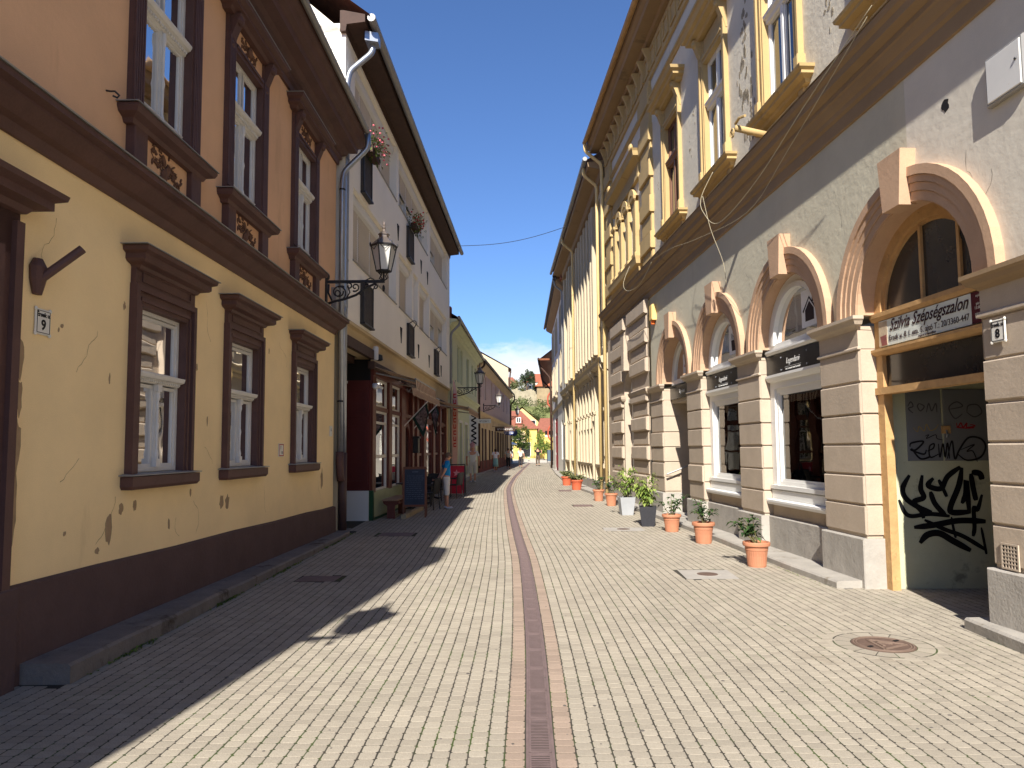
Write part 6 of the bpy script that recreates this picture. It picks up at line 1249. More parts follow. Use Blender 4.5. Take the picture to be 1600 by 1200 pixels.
def hang_sign(fac, a, n0, n1, z0, z1, label, m, seed, tm, oval=False):
    t = fac.root('hanging_sign', label, 'sign', at=(a, 0, 0)); b = MB(-1)
    if oval: b.lathe([(.5, -.02), (.5, .02)], (0, 0, 0), 20); o = b.build('panel', m, t); o.location = (0, -(n0+n1)/2, (z0+z1)/2); o.rotation_euler = (0, math.pi/2, 0); o.scale = (z1-z0, n1-n0, 1)
    else: b.box(-.02, .02, n0, n1, z0, z1); o = b.build('panel', m, t, fix=False)
    if seed:
        o2 = letter_marks('lettering', n0+.12*(n1-n0), n1-.12*(n1-n0), z0+.28*(z1-z0), z0+.72*(z1-z0), .0, tm, t, 1, seed); o2.location = (-.024, 0, 0); o2.rotation_euler = (0, 0, -math.pi/2)
    MB(-1).tube([(0, 0, z1+.05), (0, n1, z1+.05)], .015, 5).build('arm', IRN, t)
    return t
hang_sign(F3, 12.2, .3, 1.1, 3.25, 3.5, 'small white lettered sign hanging from the green house', WHC, 5, INK); hang_sign(F4, 9.6, .3, 1.9, 3.05, 3.4, 'brown lettered board hanging from the pink house', WDB, 5, WHC); hang_sign(F4, 14.5, .6, 1.5, 2.85, 3.25, 'blue and white oval sign hanging from the pink house', mat('navy_sign', (54, 66, 110)), 5, WHC, True)
hang_sign(F4, 28.0, .3, 1.0, 3.0, 3.7, 'round navy disc sign at the street end', mat('navy_sign', (54, 66, 110)), 0, WHC, True)
# ------------------------------------------------------------------ R2 pale cream house with tall fins
G2 = line_fac(3.33, 24.25, 3.02, 40.0, 1); sd = 1
R2 = G2.root('finned_house', 'tall pale cream house with slender vertical pilasters and a bracketed mid cornice', 'house'); E2 = 15.75
slots = [(3.6, 4.1), (4.6, 5.1), (5.6, 6.1), (6.6, 7.1), (7.6, 8.1)]
wz = [(1.2, 2.3)]+slots+[(9.6, 11.4), (13.0, 14.2)]
MB().wall(.03, E2, 4.6, 11.6, [(a, b, 5.3, 10.9) for a, b in wz], 0, .40, 9).build('upper_wall', CR2, R2)
for a, b in wz: plain_window(R2, 1, a, b, 5.32, 10.9, -.32, CR2, 0 if b-a < .8 else 1, 8.0)
for a in (3.25, 4.2, 5.2, 6.2, 7.2, 8.2, 9.1, 11.5, 12.5, 14.4, .1, 2.6): MB().cbox(a, a+.3, 0, .16, 5.2, 10.95, .02).build('pilaster', CR2, R2)
for a in (3.7, 4.7, 5.7, 6.7, 7.7): MB().box(a-.1, a+.45, -.05, .06, 5.0, 5.28).build('window_sill', CR2, R2, fix=False)
MB().cornice(.03, E2, [(0, 4.35), (.08, 4.40), (.10, 4.55), (.25, 4.62), (.27, 4.75), (.32, 4.80), (0, 4.95)], eL=False).build('mid_cornice', CR2, R2)
for a in (.3, 2.9, 3.5, 8.6, 9.2, 11.8, 12.4, 15.2): MB().prism([(0, 4.1), (.1, 4.12), (.12, 4.3), (.26, 4.5), (.28, 4.62), (0, 4.62)], a, a+.22, 'x').build('bracket', CR2, R2)
lo = [(1.0, 2.5)]+[(3.7+i*1.05, 4.35+i*1.05) for i in range(5)]+[(9.7, 11.3), (12.8, 14.4)]
MB().wall(.03, E2, -.1, 4.6, [(a, b, 1.1, 3.3 if b-a < 1 else 2.9, True) for a, b in lo], 0, .35, 9).build('lower_wall', CR2, R2)
for a, b in lo: plain_window(R2, 1, a, b, 1.1, 3.3+(b-a)/2, -.28, WHT, 0 if b-a < 1 else 1, 2.4); MB().cornice(a-.1, b+.1, [(0, .92), (.14, .95), (.16, 1.06), (0, 1.1)]).build('sill', CR2, R2)
for a in (.1, 2.7, 3.42, 4.47, 5.52, 6.57, 7.62, 8.7, 9.3, 11.5, 12.4, 14.7): q = MB().cbox(a, a+.24, 0, .14, -.1, 4.35, .02).build('lower_pilaster', CR2, R2); MB().cornice(a, a+.24, [(.10, 2.9), (.20, 2.94), (.22, 3.04), (.10, 3.08)], n0=.14).build('capital', CR2, q)
MB().box(.03, E2, -.02, .17, -.1, .45).build('plinth', STN, R2, fix=False)
MB().cornice(.0, E2, [(0, 11.1), (.16, 11.15), (.2, 11.4), (.60, 11.5), (.62, 11.65), (0, 11.75)], eL=False).build('eave_cornice', OCD, R2)
MB().tube([(-.1, .72, 11.74), (E2+.3, .72, 11.70)], .08, 8).build('gutter', GUT, R2); MB().add([(0, .7, 11.72), (E2+.2, .7, 11.72), (E2+.2, -5, 15), (0, -5, 15)], [(0, 1, 2, 3)]).build('roof', TIB, R2, fix=False); MB().add([(E2, 0, 11.5), (E2, -5, 11.5), (E2, -5, 14.9)], [(0, 1, 2)]).build('gable_wall', CR2, R2, fix=False)
for a in (.55, 9.0): b = MB(); curved_pipe(b, [(a, .7, 11.65), (a, .7, 11.4), (a, .24, 11.0), (a, .24, 10.8), (a, .24, .1)], .055); b.build('downpipe', MATS['yellow_pipe_paint'], R2, smooth=True)
MB().prism([(E2-.7, -.6), (E2+.1, -.6), (E2+.1, .25), (E2-.7, .25)], 11.2, 12.1).build('chimney', TIL, R2)
# ------------------------------------------------------------------ R3 white house with red door
G3 = line_fac(3.02, 40.05, 3.25, 57.0, 1); R3 = G3.root('white_town_house', 'narrow white house with paired windows and a tall red door', 'house'); E3r = 16.9
w3r = [(2.0, 3.0), (3.6, 4.6), (8.2, 9.2), (9.8, 10.8), (13.2, 14.2), (14.8, 15.8)]
MB().wall(.03, E3r, -.1, 11.3, [(a, b, z, z+2.0) for a, b in w3r for z in (5.6, 8.4)]+[(8.8, 12.4, .1, 5.1), (2.4, 4.2, 1.0, 3.4)], 0, .3, 9).build('wall', WHR, R3)
for a, b in w3r:
    for z in (5.6, 8.4): plain_window(R3, 1, a, b, z, z+2.0, -.1, WHT, 1, z+1.4); g = MB(); sash(g, a-.15, b+.15, z-.12, z+2.15, .06, .15, .08); g.build('window_surround', CR2, R3, fix=False)
d = MB(); d.box(8.8, 12.4, -.12, -.04, .1, 3.8); 
for a in (9.0, 9.9, 10.75, 11.6):
    for z0, z1 in ((.3, 1.2), (1.35, 2.6), (2.75, 3.6)): d.cbox(a, a+.7, -.04, -.01, z0, z1, .02)
d.build('door', mat('crimson_door', (142, 36, 50), rough=.5, var=.08), R3, fix=False); pane(R3, 8.85, 12.35, 3.85, 5.05, -.1, 1); MB().cornice(8.6, 12.6, [(0, 5.1), (.16, 5.16), (.2, 5.3), (0, 5.36)]).build('door_hood', CR2, R3)
plain_window(R3, 1, 2.4, 4.2, 1.0, 3.4, -.15, WHT, 1, 2.6); MB().cornice(.03, E3r, [(0, 4.35), (.1, 4.4), (.12, 4.5), (0, 4.56)], eL=False, eR=False).build('string_course', CR2, R3)
MB().cornice(.03, E3r, [(0, 10.9), (.1, 10.95), (.42, 11.2), (.45, 11.35), (0, 11.45)], eL=False).build('eave_cornice', OCD, R3); MB().tube([(-.2, .56, 11.42), (E3r+.3, .56, 11.4)], .09, 8).build('gutter', IRN, R3); MB().add([(-.1, .5, 11.4), (E3r+.2, .5, 11.4), (E3r+.2, -5, 15), (-.1, -5, 15)], [(0, 1, 2, 3)]).build('roof', TIB, R3, fix=False)
b = MB(); curved_pipe(b, [(.3, .56, 11.35), (.3, .5, 11.0), (.3, .12, 10.7), (.3, .1, .1)], .06); b.build('downpipe', GUT, R3, smooth=True)
# ------------------------------------------------------------------ R4 dark-eaved house
G4 = line_fac(3.27, 57.05, 4.75, 82.0, 1); R4 = G4.root('dark_eaved_house', 'far house with a deep brown boarded eave and crooked red downpipes', 'house'); E4r = 24.9
w4r = [(2+i*3.6, 3.2+i*3.6) for i in range(6)]
MB().wall(.03, E4r, -.1, 9.0, [(a, b, 4.9, 6.9) for a, b in w4r]+[(a, b, .9, 3.1) for a, b in w4r], 0, .3, 9).build('wall', WHR, R4)
for a, b in w4r: plain_window(R4, 1, a, b, 4.9, 6.9, -.1, WDB, 1, 6.2); plain_window(R4, 1, a, b, .9, 3.1, -.1, WDB, 1)
sf = MB(); sf.add([(-.3, 1.05, 8.85), (E4r, 1.05, 8.85), (E4r, -5, 13.4), (-.3, -5, 13.4)], [(0, 1, 2, 3)]); sf.build('roof', TIB, R4, fix=False); MB().add([(-.3, 1.0, 8.75), (E4r, 1.0, 8.75), (E4r, -.2, 9.7), (-.3, -.2, 9.7)], [(0, 1, 2, 3)]).build('boarded_eave', mat('brown_boards', (124, 74, 48), rough=.8, var=.2, scale=5), R4, fix=False); MB().box(-.32, -.26, -4.5, 1.05, 8.75, 8.9).build('barge_board', MATS['brown_boards'], R4, fix=False)
MB().tube([(-.4, 1.1, 8.86), (E4r+.2, 1.1, 8.84)], .09, 8).build('gutter', WDB, R4)
RP_ = mat('red_pipe_paint', (176, 88, 66), rough=.5, var=.1)
for a in (.4, 12.0): b = MB(); curved_pipe(b, [(a, 1.1, 8.8), (a, 1.05, 8.4), (a, .2, 7.4), (a, .15, 7.0), (a, .15, .1)], .085); b.build('downpipe', WDB, R4, smooth=True)
for z in (6.3, 3.6): b = MB(); curved_pipe(b, [(1.0, .0, z), (1.0, .20, z-.05), (1.0, .40, z-.4), (1.0, .40, z-1.0), (1.0, .15, z-1.3), (1.0, .0, z-1.4)], .07); b.build('flue_pipe', RP_, R4, smooth=True)

# ------------------------------------------------------------------ far side of the square
def house(name, label, x, y, w, dp, zw, zr, wm, rm, hip=0.0, rz=0.0, wins=(), z0=0.0, gable_front=False):
    t = empty(name, (x, y, z0), rz, label, 'house'); b = MB(); b.box(-w/2, w/2, 0, dp, -3, zw); b.build('wall', wm, t, fix=False); r = MB(); o = .35
    if gable_front: r.add([(-w/2-o, -o, zw-.2), (0, -o, zr), (w/2+o, -o, zw-.2), (-w/2-o, dp+o, zw-.2), (0, dp+o, zr), (w/2+o, dp+o, zw-.2)], [(0, 1, 4, 3), (1, 2, 5, 4)]); MB().add([(-w/2, 0, zw), (0, 0, zr-.25), (w/2, 0, zw), (-w/2, dp, zw), (0, dp, zr-.25), (w/2, dp, zw)], [(0, 1, 2), (3, 4, 5)]).build('gable', wm, t, fix=False)
    else: r.add([(-w/2-o, -o, zw-.1), (w/2+o, -o, zw-.1), (w/2-hip+o, dp/2, zr), (-w/2+hip-o, dp/2, zr), (-w/2-o, dp+o, zw-.1), (w/2+o, dp+o, zw-.1)], [(0, 1, 2, 3), (3, 2, 5, 4), (0, 3, 4), (1, 5, 2)])
    ro = r.build('roof', rm, t, fix=False)
    for (a, z, ww, hh) in wins:
        f = MB(); sash(f, a-ww/2, a+ww/2, z, z+hh, .0, .09, .06); g = MB(); f = MB(); f.box(a-ww/2-.08, a+ww/2+.08, -.06, .02, z-.08, z+hh+.08); wo_ = f.build('window', WHT, t, fix=False); MB().box(a-ww/2, a+ww/2, -.08, -.055, z, z+hh).build('pane', PANE, wo_, fix=False)
    return t, ro
YH = mat('bright_yellow_render', (214, 190, 104), var=.05, scale=.5); YP = mat('light_yellow_render', (208, 186, 126), var=.05, scale=.5)
t, ro = house('yellow_house', 'bright yellow house with red mansard roof and dormers across the square', -1.6, 112, 11.0, 9, 4.9, 7.9, YH, TIL, 2.8, 0, [(3.6, .4, 1.6, 2.2), (.8, .4, 1.6, 2.2), (2.2, 3.2, 1.2, 1.4)])
MB().box(2.6, 3.6, -.05, -.01, 1.4, 4.4).build('blind_window', SND, t, fix=False)
for dx in (-1.4, 2.6):
    f = MB(); f.prism([(dx-.6, 5.6), (dx+.6, 5.6), (dx+.6, 6.7), (dx+.3, 7.05), (dx-.3, 7.05), (dx-.6, 6.7)], .6, 2.4, 'y'); q = f.build('dormer', TIL, t); MB().box(dx-.4, dx+.4, .55, .62, 5.75, 6.65).build('dormer_window', WHT, q, fix=False); MB().box(dx-.3, dx-.04, .52, .56, 5.85, 6.55).build('pane', PANE, q, fix=False); MB().box(dx+.04, dx+.3, .52, .56, 5.85, 6.55).build('pane', PANE, q, fix=False)
house('yellow_gable_house', 'pale yellow gable rising behind the red mansard roof', 1.7, 122, 5.6, 9, 6.4, 8.9, YP, TIL, gable_front=True, wins=[(1.8, 5.3, .9, 1.2)])
house('red_roof_house', 'low yellow house with long red roof at the right of the square', 8.9, 118, 9.4, 8, 4.5, 6.9, YH, TIL, 1.0, 0, [(-1.4, 1.4, 1.1, 1.6), (.4, 1.4, 1.1, 1.6)])
house('cream_far_house', 'cream house partly hidden behind the round tree', -9, 125, 9, 8, 6.6, 9.2, YP, TIO, 1.2)
# castle hill
HG = mat('hill_grass', (118, 122, 72), var=.2, scale=.1)
hb = MB(); NX, NY = 44, 30; vs = []
for j in range(NY+1):
    for i in range(NX+1):
        x = -160+320*i/NX; y = 132+320*j/NY; q = min(1, max(0, (y-150)/70)); z = 15*q*q*(3-2*q)-.1+1.2*math.sin(x*.11+y*.07)*q; vs.append((x, y, z))
struct(hb.add(vs, [(j*(NX+1)+i, j*(NX+1)+i+1, (j+1)*(NX+1)+i+1, (j+1)*(NX+1)+i) for j in range(NY) for i in range(NX)]).build('castle_hill', HG, smooth=True))
CST = mat('castle_stone', (158, 148, 124), rough=.95, var=.22, scale=.7, bump=.6, bscale=2.2, stain=(122, 112, 92), sthr=.56, sscale=.5)
t = empty('castle_wall', (0, 226, 13), 0, 'long pale rubble stone fortress wall on the hill', 'wall'); b = MB(); rr = random.Random(9)
for i in range(36): x = -14+i*.66; h = 7.4+.5*math.sin(i*.9)+rr.uniform(-.35, .25); b.box(x, x+.655, 0, 1.6, -6, h)
for i in range(10): x = -60+i*4.6; b.box(x, x+4.58, 0, 1.6, -6, 7.3+rr.uniform(-.2, .2))
b.build('curtain_wall', CST, t); b = MB(); b.box(7.9, 40, -2.2, 6, -6, 7.7); b.build('bastion', mat('castle_stone_tan', (150, 132, 102), rough=.95, var=.2, scale=.8, bump=.6, bscale=2.2, stain=(160, 140, 108), sthr=.58, sscale=.5), t); MB().add([(7.2, -2.8, 8.3), (41, -2.8, 8.3), (38, 3, 14), (12.6, 3, 14), (7.2, 7, 8.3), (41, 7, 8.3)], [(0, 1, 2, 3), (3, 2, 5, 4), (0, 3, 4)]).build('bastion_roof', TIO, t, fix=False); MB().box(10.6, 40, -2.0, 5, 7.7, 8.6).build('loggia', DRK, t, fix=False); MB().box(8.1, 10.5, -2.0, 5, 7.7, 8.6).build('loggia_pier', MATS['castle_stone_tan'], t, fix=False)
house('white_castle_house', 'white house with brown hipped roof above the fortress wall', 9.5, 250, 11, 10, 11.2, 14.6, WHR, mat('brown_red_tiles', (150, 88, 66), var=.15), 3.5, 0, [(-3.4, 8.2, 1.2, 1.6), (-1.0, 8.2, 1.2, 1.6), (-3.4, 4.6, 1.2, 1.6)], 14)
house('red_castle_house', 'red-roofed building left of the tall pine on the hill', -3.5, 262, 12, 9, 11.0, 14.6, WHR, TIL, 2.5, 0, [(-1.5, 7.6, 1.2, 1.6)], 14); t = empty('chimney_stack', (-1.9, 262, 27.0), 0, 'pale chimney stack on the red-roofed hill building', 'chimney'); MB().box(-.6, .6, -.5, .5, 0, 3.2).build('shaft', WHR, t, fix=False); MB().box(-.7, .7, -.6, .6, 3.2, 3.5).build('cap', TIL, t, fix=False)
t = empty('chimney_stack', (11.2, 254, 27.4), 0, 'brick chimney on the white hill house', 'chimney'); MB().box(-.8, .8, -.6, .6, -1, 3.2).build('shaft', TIL, t, fix=False); MB().box(-.95, .95, -.75, .75, 3.2, 3.5).build('cap', TIL, t, fix=False)
house('low_red_house', 'low red roof just behind the fortress wall below the cypress', 5.6, 234, 4.0, 4, 5.4, 7.2, WHR, TIL, 1.6, 0, (), 14)
def tree(name, label, x, y, z, h, rx, rz_, n, leaf, lm, shape='round', seed=0, trunk=.2, cat='tree'):
    t = empty(name, (x, y, z), 0, label, cat); rr = random.Random(seed); b = MB(); b.tube([(0, 0, -.5), (0.03*h*.2, 0, h*.35), (0, .02, h*.7)], [trunk, trunk*.7, trunk*.3], 8)
    for k in range(5): a = k*1.3+seed; b.tube([(0, 0, h*(.3+.06*k)), (rx*.35*math.cos(a), rx*.35*math.sin(a), h*(.45+.06*k)), (rx*.65*math.cos(a), rx*.65*math.sin(a), h*(.55+.07*k))], [trunk*.4, trunk*.25, trunk*.08], 6)
    b.build('trunk', BRK, t, smooth=True); c = MB(); cl_ = []
    for k in range(max(14, n//60)):
        while True:
            p = Vector((rr.uniform(-1, 1), rr.uniform(-1, 1), rr.uniform(-1, 1)))
            if .25 < p.length < 1: break
        if shape == 'cone': f = (p.z+1)/2; p.x *= (1-f)*.95+.05; p.y *= (1-f)*.95+.05
        if shape == 'flat': p.z = abs(p.z)*.6*(1 if rr.random() < .8 else .2)
        cl_.append((p, rr.uniform(.14, .30)))
    cz = h-rz_
    for i in range(n):
        p, s = rr.choice(cl_); d = Vector((rr.gauss(0, 1), rr.gauss(0, 1), rr.gauss(0, 1))).normalized(); q = p+d*s*rr.random()**.4
        c.leaf((q.x*rx, q.y*rx, cz+q.z*rz_), d+Vector((0, 0, .15)), leaf*rr.uniform(.7, 1.3), leaf*.7, .15)
    c.build('crown', lm, t, fix=False); return t
tree('square_tree', 'round dense green tree in front of the yellow house', 1.05, 97, 0, 4.85, 1.6, 1.75, 4200, .2, LFT, seed=1)
tree('light_tree', 'small yellow-green tree by the low red-roofed house', 4.6, 104, 0, 3.4, 1.3, 1.2, 1600, .2, LFL, seed=2, trunk=.1)
tree('light_tree', 'loose yellow-green tree standing beyond the small one', 4.1, 108, 0, 4.6, .9, 1.8, 1200, .22, LFL, seed=22, trunk=.1)
tree('stone_pine', 'tall spreading dark pine on the castle hill', 5.0, 244, 15, 13.8, 2.5, 2.5, 2200, .5, LFC, seed=3, trunk=.35)
tree('cypress', 'slim pointed cypress before the white hill house', 7.3, 232, 14, 11.2, 1.15, 5.4, 2000, .4, LFC, 'cone', seed=4, trunk=.2)
tree('broad_conifer', 'broad olive-green tree left of the white hill house', .9, 238, 14, 11.0, 3.2, 3.6, 3000, .5, LFO, seed=5, trunk=.3)
sh = MB(); rr = random.Random(12)                      # scrub on the slope below the wall
for k in range(95):
    x = rr.uniform(-14, 22); y = rr.uniform(168, 224); q = min(1, max(0, (y-150)/70)); z = 15*q*q*(3-2*q); r = rr.uniform(1.2, 2.8)
    for i in range(95): d = Vector((rr.gauss(0, 1), rr.gauss(0, 1), abs(rr.gauss(0, .8)))).normalized()*r*rr.random()**.4; sh.leaf((x+d.x, y+d.y, z+d.z), d, rr.uniform(.4, .8), .42, .1)
tag(struct(sh.build('hillside_scrub', leafmat('scrub_leaves', (70, 86, 46), (140, 146, 92)), fix=False), 'stuff'), 'green scrub covering the slope under the fortress wall', 'shrubs')
# things on the square
def parasol(x, y, lab):
    t = empty('parasol', (x, y, 0), 0, lab, 'parasol'); MB().tube([(0, 0, 0), (0, 0, 2.6)], .035, 6).build('pole', GUT, t); MB().lathe([(1.5, 2.15), (1.5, 2.25), (.7, 2.6), (.05, 2.95)], seg=8).build('canopy', WHC, t); MB().lathe([(.3, 0), (.3, .06), (.06, .1)], seg=10).build('base', STN, t)
parasol(-.9, 88, 'white market parasol at the end of the street'); 
for i, x in enumerate((1.5, 2.6)):
    t = empty('planter_box', (x, 90, 0), 0, 'low grey planter box with clipped green shrub, %s of the pair' % ('left one' if False else ('nearer the round tree' if i == 0 else 'farther from the round tree')), 'planter'); MB().cbox(-.45, .45, -.2, .2, 0, .45, .02).build('box', STN, t); f = MB(); rr = random.Random(i)
    for k in range(160): f.leaf((rr.uniform(-.4, .4), rr.uniform(-.15, .15), .45+rr.random()*.3), (rr.gauss(0, 1), rr.gauss(0, 1), .7), .12, .08)
    f.build('shrub', LFL, t, fix=False)
t = empty('notice_panel', (4.9, 86, 0), .1, 'dark blue-grey panel board standing at the street mouth', 'panel'); MB().cbox(-.75, .75, -.04, .04, .15, 1.5, .02).build('board', mat('slate_panel', (84, 100, 112)), t); b = MB(); b.box(-.75, -.68, -.06, .06, 0, 1.55); b.box(.68, .75, -.06, .06, 0, 1.55); b.build('post', IRN, t, fix=False)
t = empty('overhead_sign', (5.0, 88, 3.1), 0, 'black overhead sign box with a small red mark at the street mouth', 'sign'); MB().cbox(-.95, .95, -.1, .1, .25, .75, .02).build('box', BLK, t); MB().box(-.95, .95, -.1, .1, .0, .22).build('lower_strip', WHC, t, fix=False); MB().prism([(-.12, .55), (.12, .55), (0, .38)], -.105, -.10, 'y').build('red_mark', MATS['board_red'], t); b = MB(); b.tube([(.9, 0, -3.1), (.9, 0, .3)], .05, 6); b.build('post', IRN, t)
t = empty('blue_sign', (4.55, 74, 0), 0, 'small blue and white pole sign at the far right kerb', 'sign'); MB().tube([(0, 0, 0), (0, 0, 3.0)], .03, 6).build('post', IRN, t); MB().box(-.2, .2, -.03, .03, 2.3, 2.95).build('panel', mat('sign_blue', (50, 110, 190)), t, fix=False); MB().box(-.15, .15, -.035, -.03, 2.4, 2.55).build('white_field', WHC, t, fix=False)
# overhead wire across the street
b = MB(); p0, p1 = Vector((-2.5, 31.0, 9.4)), Vector(G2.P(6.0, .7, 11.3)); p0 = Vector(F2.P(12.6, .6, 10.4))
b.tube([tuple(p0.lerp(p1, k/16)-Vector((0, 0, .25*math.sin(math.pi*k/16)))) for k in range(17)], .012, 5); tag(b.build('overhead_wire', IRN), 'thin dark wire strung across the street between the eaves', 'wire')
# ------------------------------------------------------------------ pots and plants along the right kerb
def pot_round(t, r, h, m=TER):
    """flared flower pot with fluted belly, collar and rolled rim"""
    MB().lathe([(r*.66, .0), (r*.68, .02), (r*.69, .05), (r*.74, h*.45), (r*.80, h*.66), (r*.83, h*.67), (r*.85, h*.80), (r*.86, h*.82), (r*.98, h*.84), (r, h*.87), (r, h*.96), (r*.97, h), (r*.86, h), (r*.83, h*.93)], seg=56, rib=(2, 4, .010, 1)).build('pot', m, t, smooth=False)
    MB().lathe([(r*.84, h*.90), (r*.3, h*.92), (.005, h*.93)], seg=20).build('soil', SOI, t)
    f = MB()
    for k in range(4): a = k*1.57; f.box(r*.55*math.cos(a)-.03, r*.55*math.cos(a)+.03, r*.55*math.sin(a)-.03, r*.55*math.sin(a)+.03, 0, .012)
def pot_square(t, w, h, m):
    b = MB(); q = w*.72
    ring = lambda s, z: [(-s, -s, z), (s, -s, z), (s, s, z), (-s, s, z)]
    R_ = [ring(q/2, 0), ring(w/2, h), ring(w/2*.88, h), ring(w/2*.86, h-.05)]; vs = sum(R_, []); fs = [(3, 2, 1, 0)]
    for k in range(3): fs += [(k*4+i, k*4+(i+1) % 4, k*4+4+(i+1) % 4, k*4+4+i) for i in range(4)]
    b.add(vs, fs); b.build('pot', m, t); MB().prism([(-w*.43, -w*.43), (w*.43, -w*.43), (w*.43, w*.43), (-w*.43, w*.43)], h-.055, h-.05).build('soil', SOI, t)
def shrub(t, h0, stems, spread, top, leafL, leafW, n, lm, seed, droop=.25, cluster=False, lean=(0, 0)):
    rr = random.Random(seed); st = MB(); lf = MB()
    for k in range(stems):
        a = rr.uniform(0, 6.28); e = Vector((math.cos(a)*spread*rr.uniform(.3, 1), math.sin(a)*spread*rr.uniform(.3, 1), h0+top*rr.uniform(.45, 1)))+Vector((lean[0], lean[1], 0))*rr.uniform(.2, 1.3); b = Vector((rr.uniform(-.04, .04), rr.uniform(-.04, .04), h0-.02)); m = b.lerp(e, .5)+Vector((rr.gauss(0, .03), rr.gauss(0, .03), .06)); pts = [b*(1-q)**2+m*2*q*(1-q)+e*q*q for q in (0, .2, .4, .6, .8, 1)]
        st.tube([tuple(p) for p in pts], [.008, .007, .006, .005, .004, .002], 5)
        for i in range(n):
            q = rr.uniform(.25, 1) if not cluster else rr.uniform(.45, 1); p = b*(1-q)**2+m*2*q*(1-q)+e*q*q; an = rr.uniform(0, 6.28); d = Vector((math.cos(an), math.sin(an), rr.uniform(-.3, .7))); lf.leaf(p+d*.01, d, leafL*rr.uniform(.7, 1.35), leafW*rr.uniform(.8, 1.4), droop)
    st.build('stem', mat('plant_stem', (92, 88, 56), var=.1), t); lf.build('foliage', lm, t, fix=False)
def pot(x, y, label, kind, seed, **k):
    t = empty('potted_plant', (x, y, 0), random.Random(seed).uniform(-.3, .3), label, 'potted plant', 'potted plants along the right kerb'); return t
t = pot(3.38, 10.0, 'terracotta pot with a glossy dark-leaved shrub leaning left, beside the pale concrete slab', 0, 1); pot_round(t, .185, .34); shrub(t, .31, 8, .24, .40, .12, .06, 11, LFD, 11, lean=(-.16, .05))
t = pot(3.30, 12.45, 'terracotta pot with an upright glossy shrub below the pier between the two display windows', 0, 2); pot_round(t, .195, .36); shrub(t, .33, 8, .22, .42, .12, .06, 11, LFD, 12, lean=(.05, 0))
t = pot(3.14, 14.2, 'terracotta pot with a wide sparse dark shrub next to the black pot', 0, 3); pot_round(t, .19, .34); shrub(t, .31, 8, .40, .42, .12, .06, 9, LFD, 13, lean=(.10, 0))
t = pot(2.86, 15.2, 'black square tapered pot with a pale green shrub trailing over its rim', 0, 4); pot_square(t, .36, .42, mat('black_pot', (50, 50, 54), rough=.7, var=.15, scale=20)); shrub(t, .36, 12, .36, .76, .13, .055, 22, LFL, 14, .5)
t = pot(2.82, 17.8, 'grey square tapered pot with a tall light green shrub', 0, 5); pot_square(t, .38, .44, mat('grey_pot', (158, 160, 162), rough=.7, var=.1)); shrub(t, .38, 12, .46, .90, .13, .055, 22, LFL, 15, .45)
t = pot(2.83, 20.6, 'small terracotta pot with a thin dark shrub beside the grey pot', 0, 6); pot_round(t, .19, .36); shrub(t, .33, 7, .26, .50, .13, .065, 10, LFD, 16)
t = pot(2.70, 22.5, 'small terracotta pot with a narrow upright plant, second from the grey pot', 0, 7); pot_round(t, .19, .36); shrub(t, .33, 6, .22, .54, .13, .065, 9, LFD, 17)
t = pot(2.56, 28.6, 'wide terracotta pot of low yellow-green flowers, the nearer of the far pair', 0, 8); pot_round(t, .26, .40, mat('deep_terracotta', (186, 92, 62), rough=.6, var=.1)); shrub(t, .36, 16, .34, .26, .12, .07, 22, LFO, 18)
t = pot(2.44, 32.2, 'wide terracotta pot of low yellow-green flowers, the farther of the far pair', 0, 9); pot_round(t, .26, .40, MATS['deep_terracotta']); shrub(t, .36, 16, .34, .26, .12, .07, 22, LFO, 19)

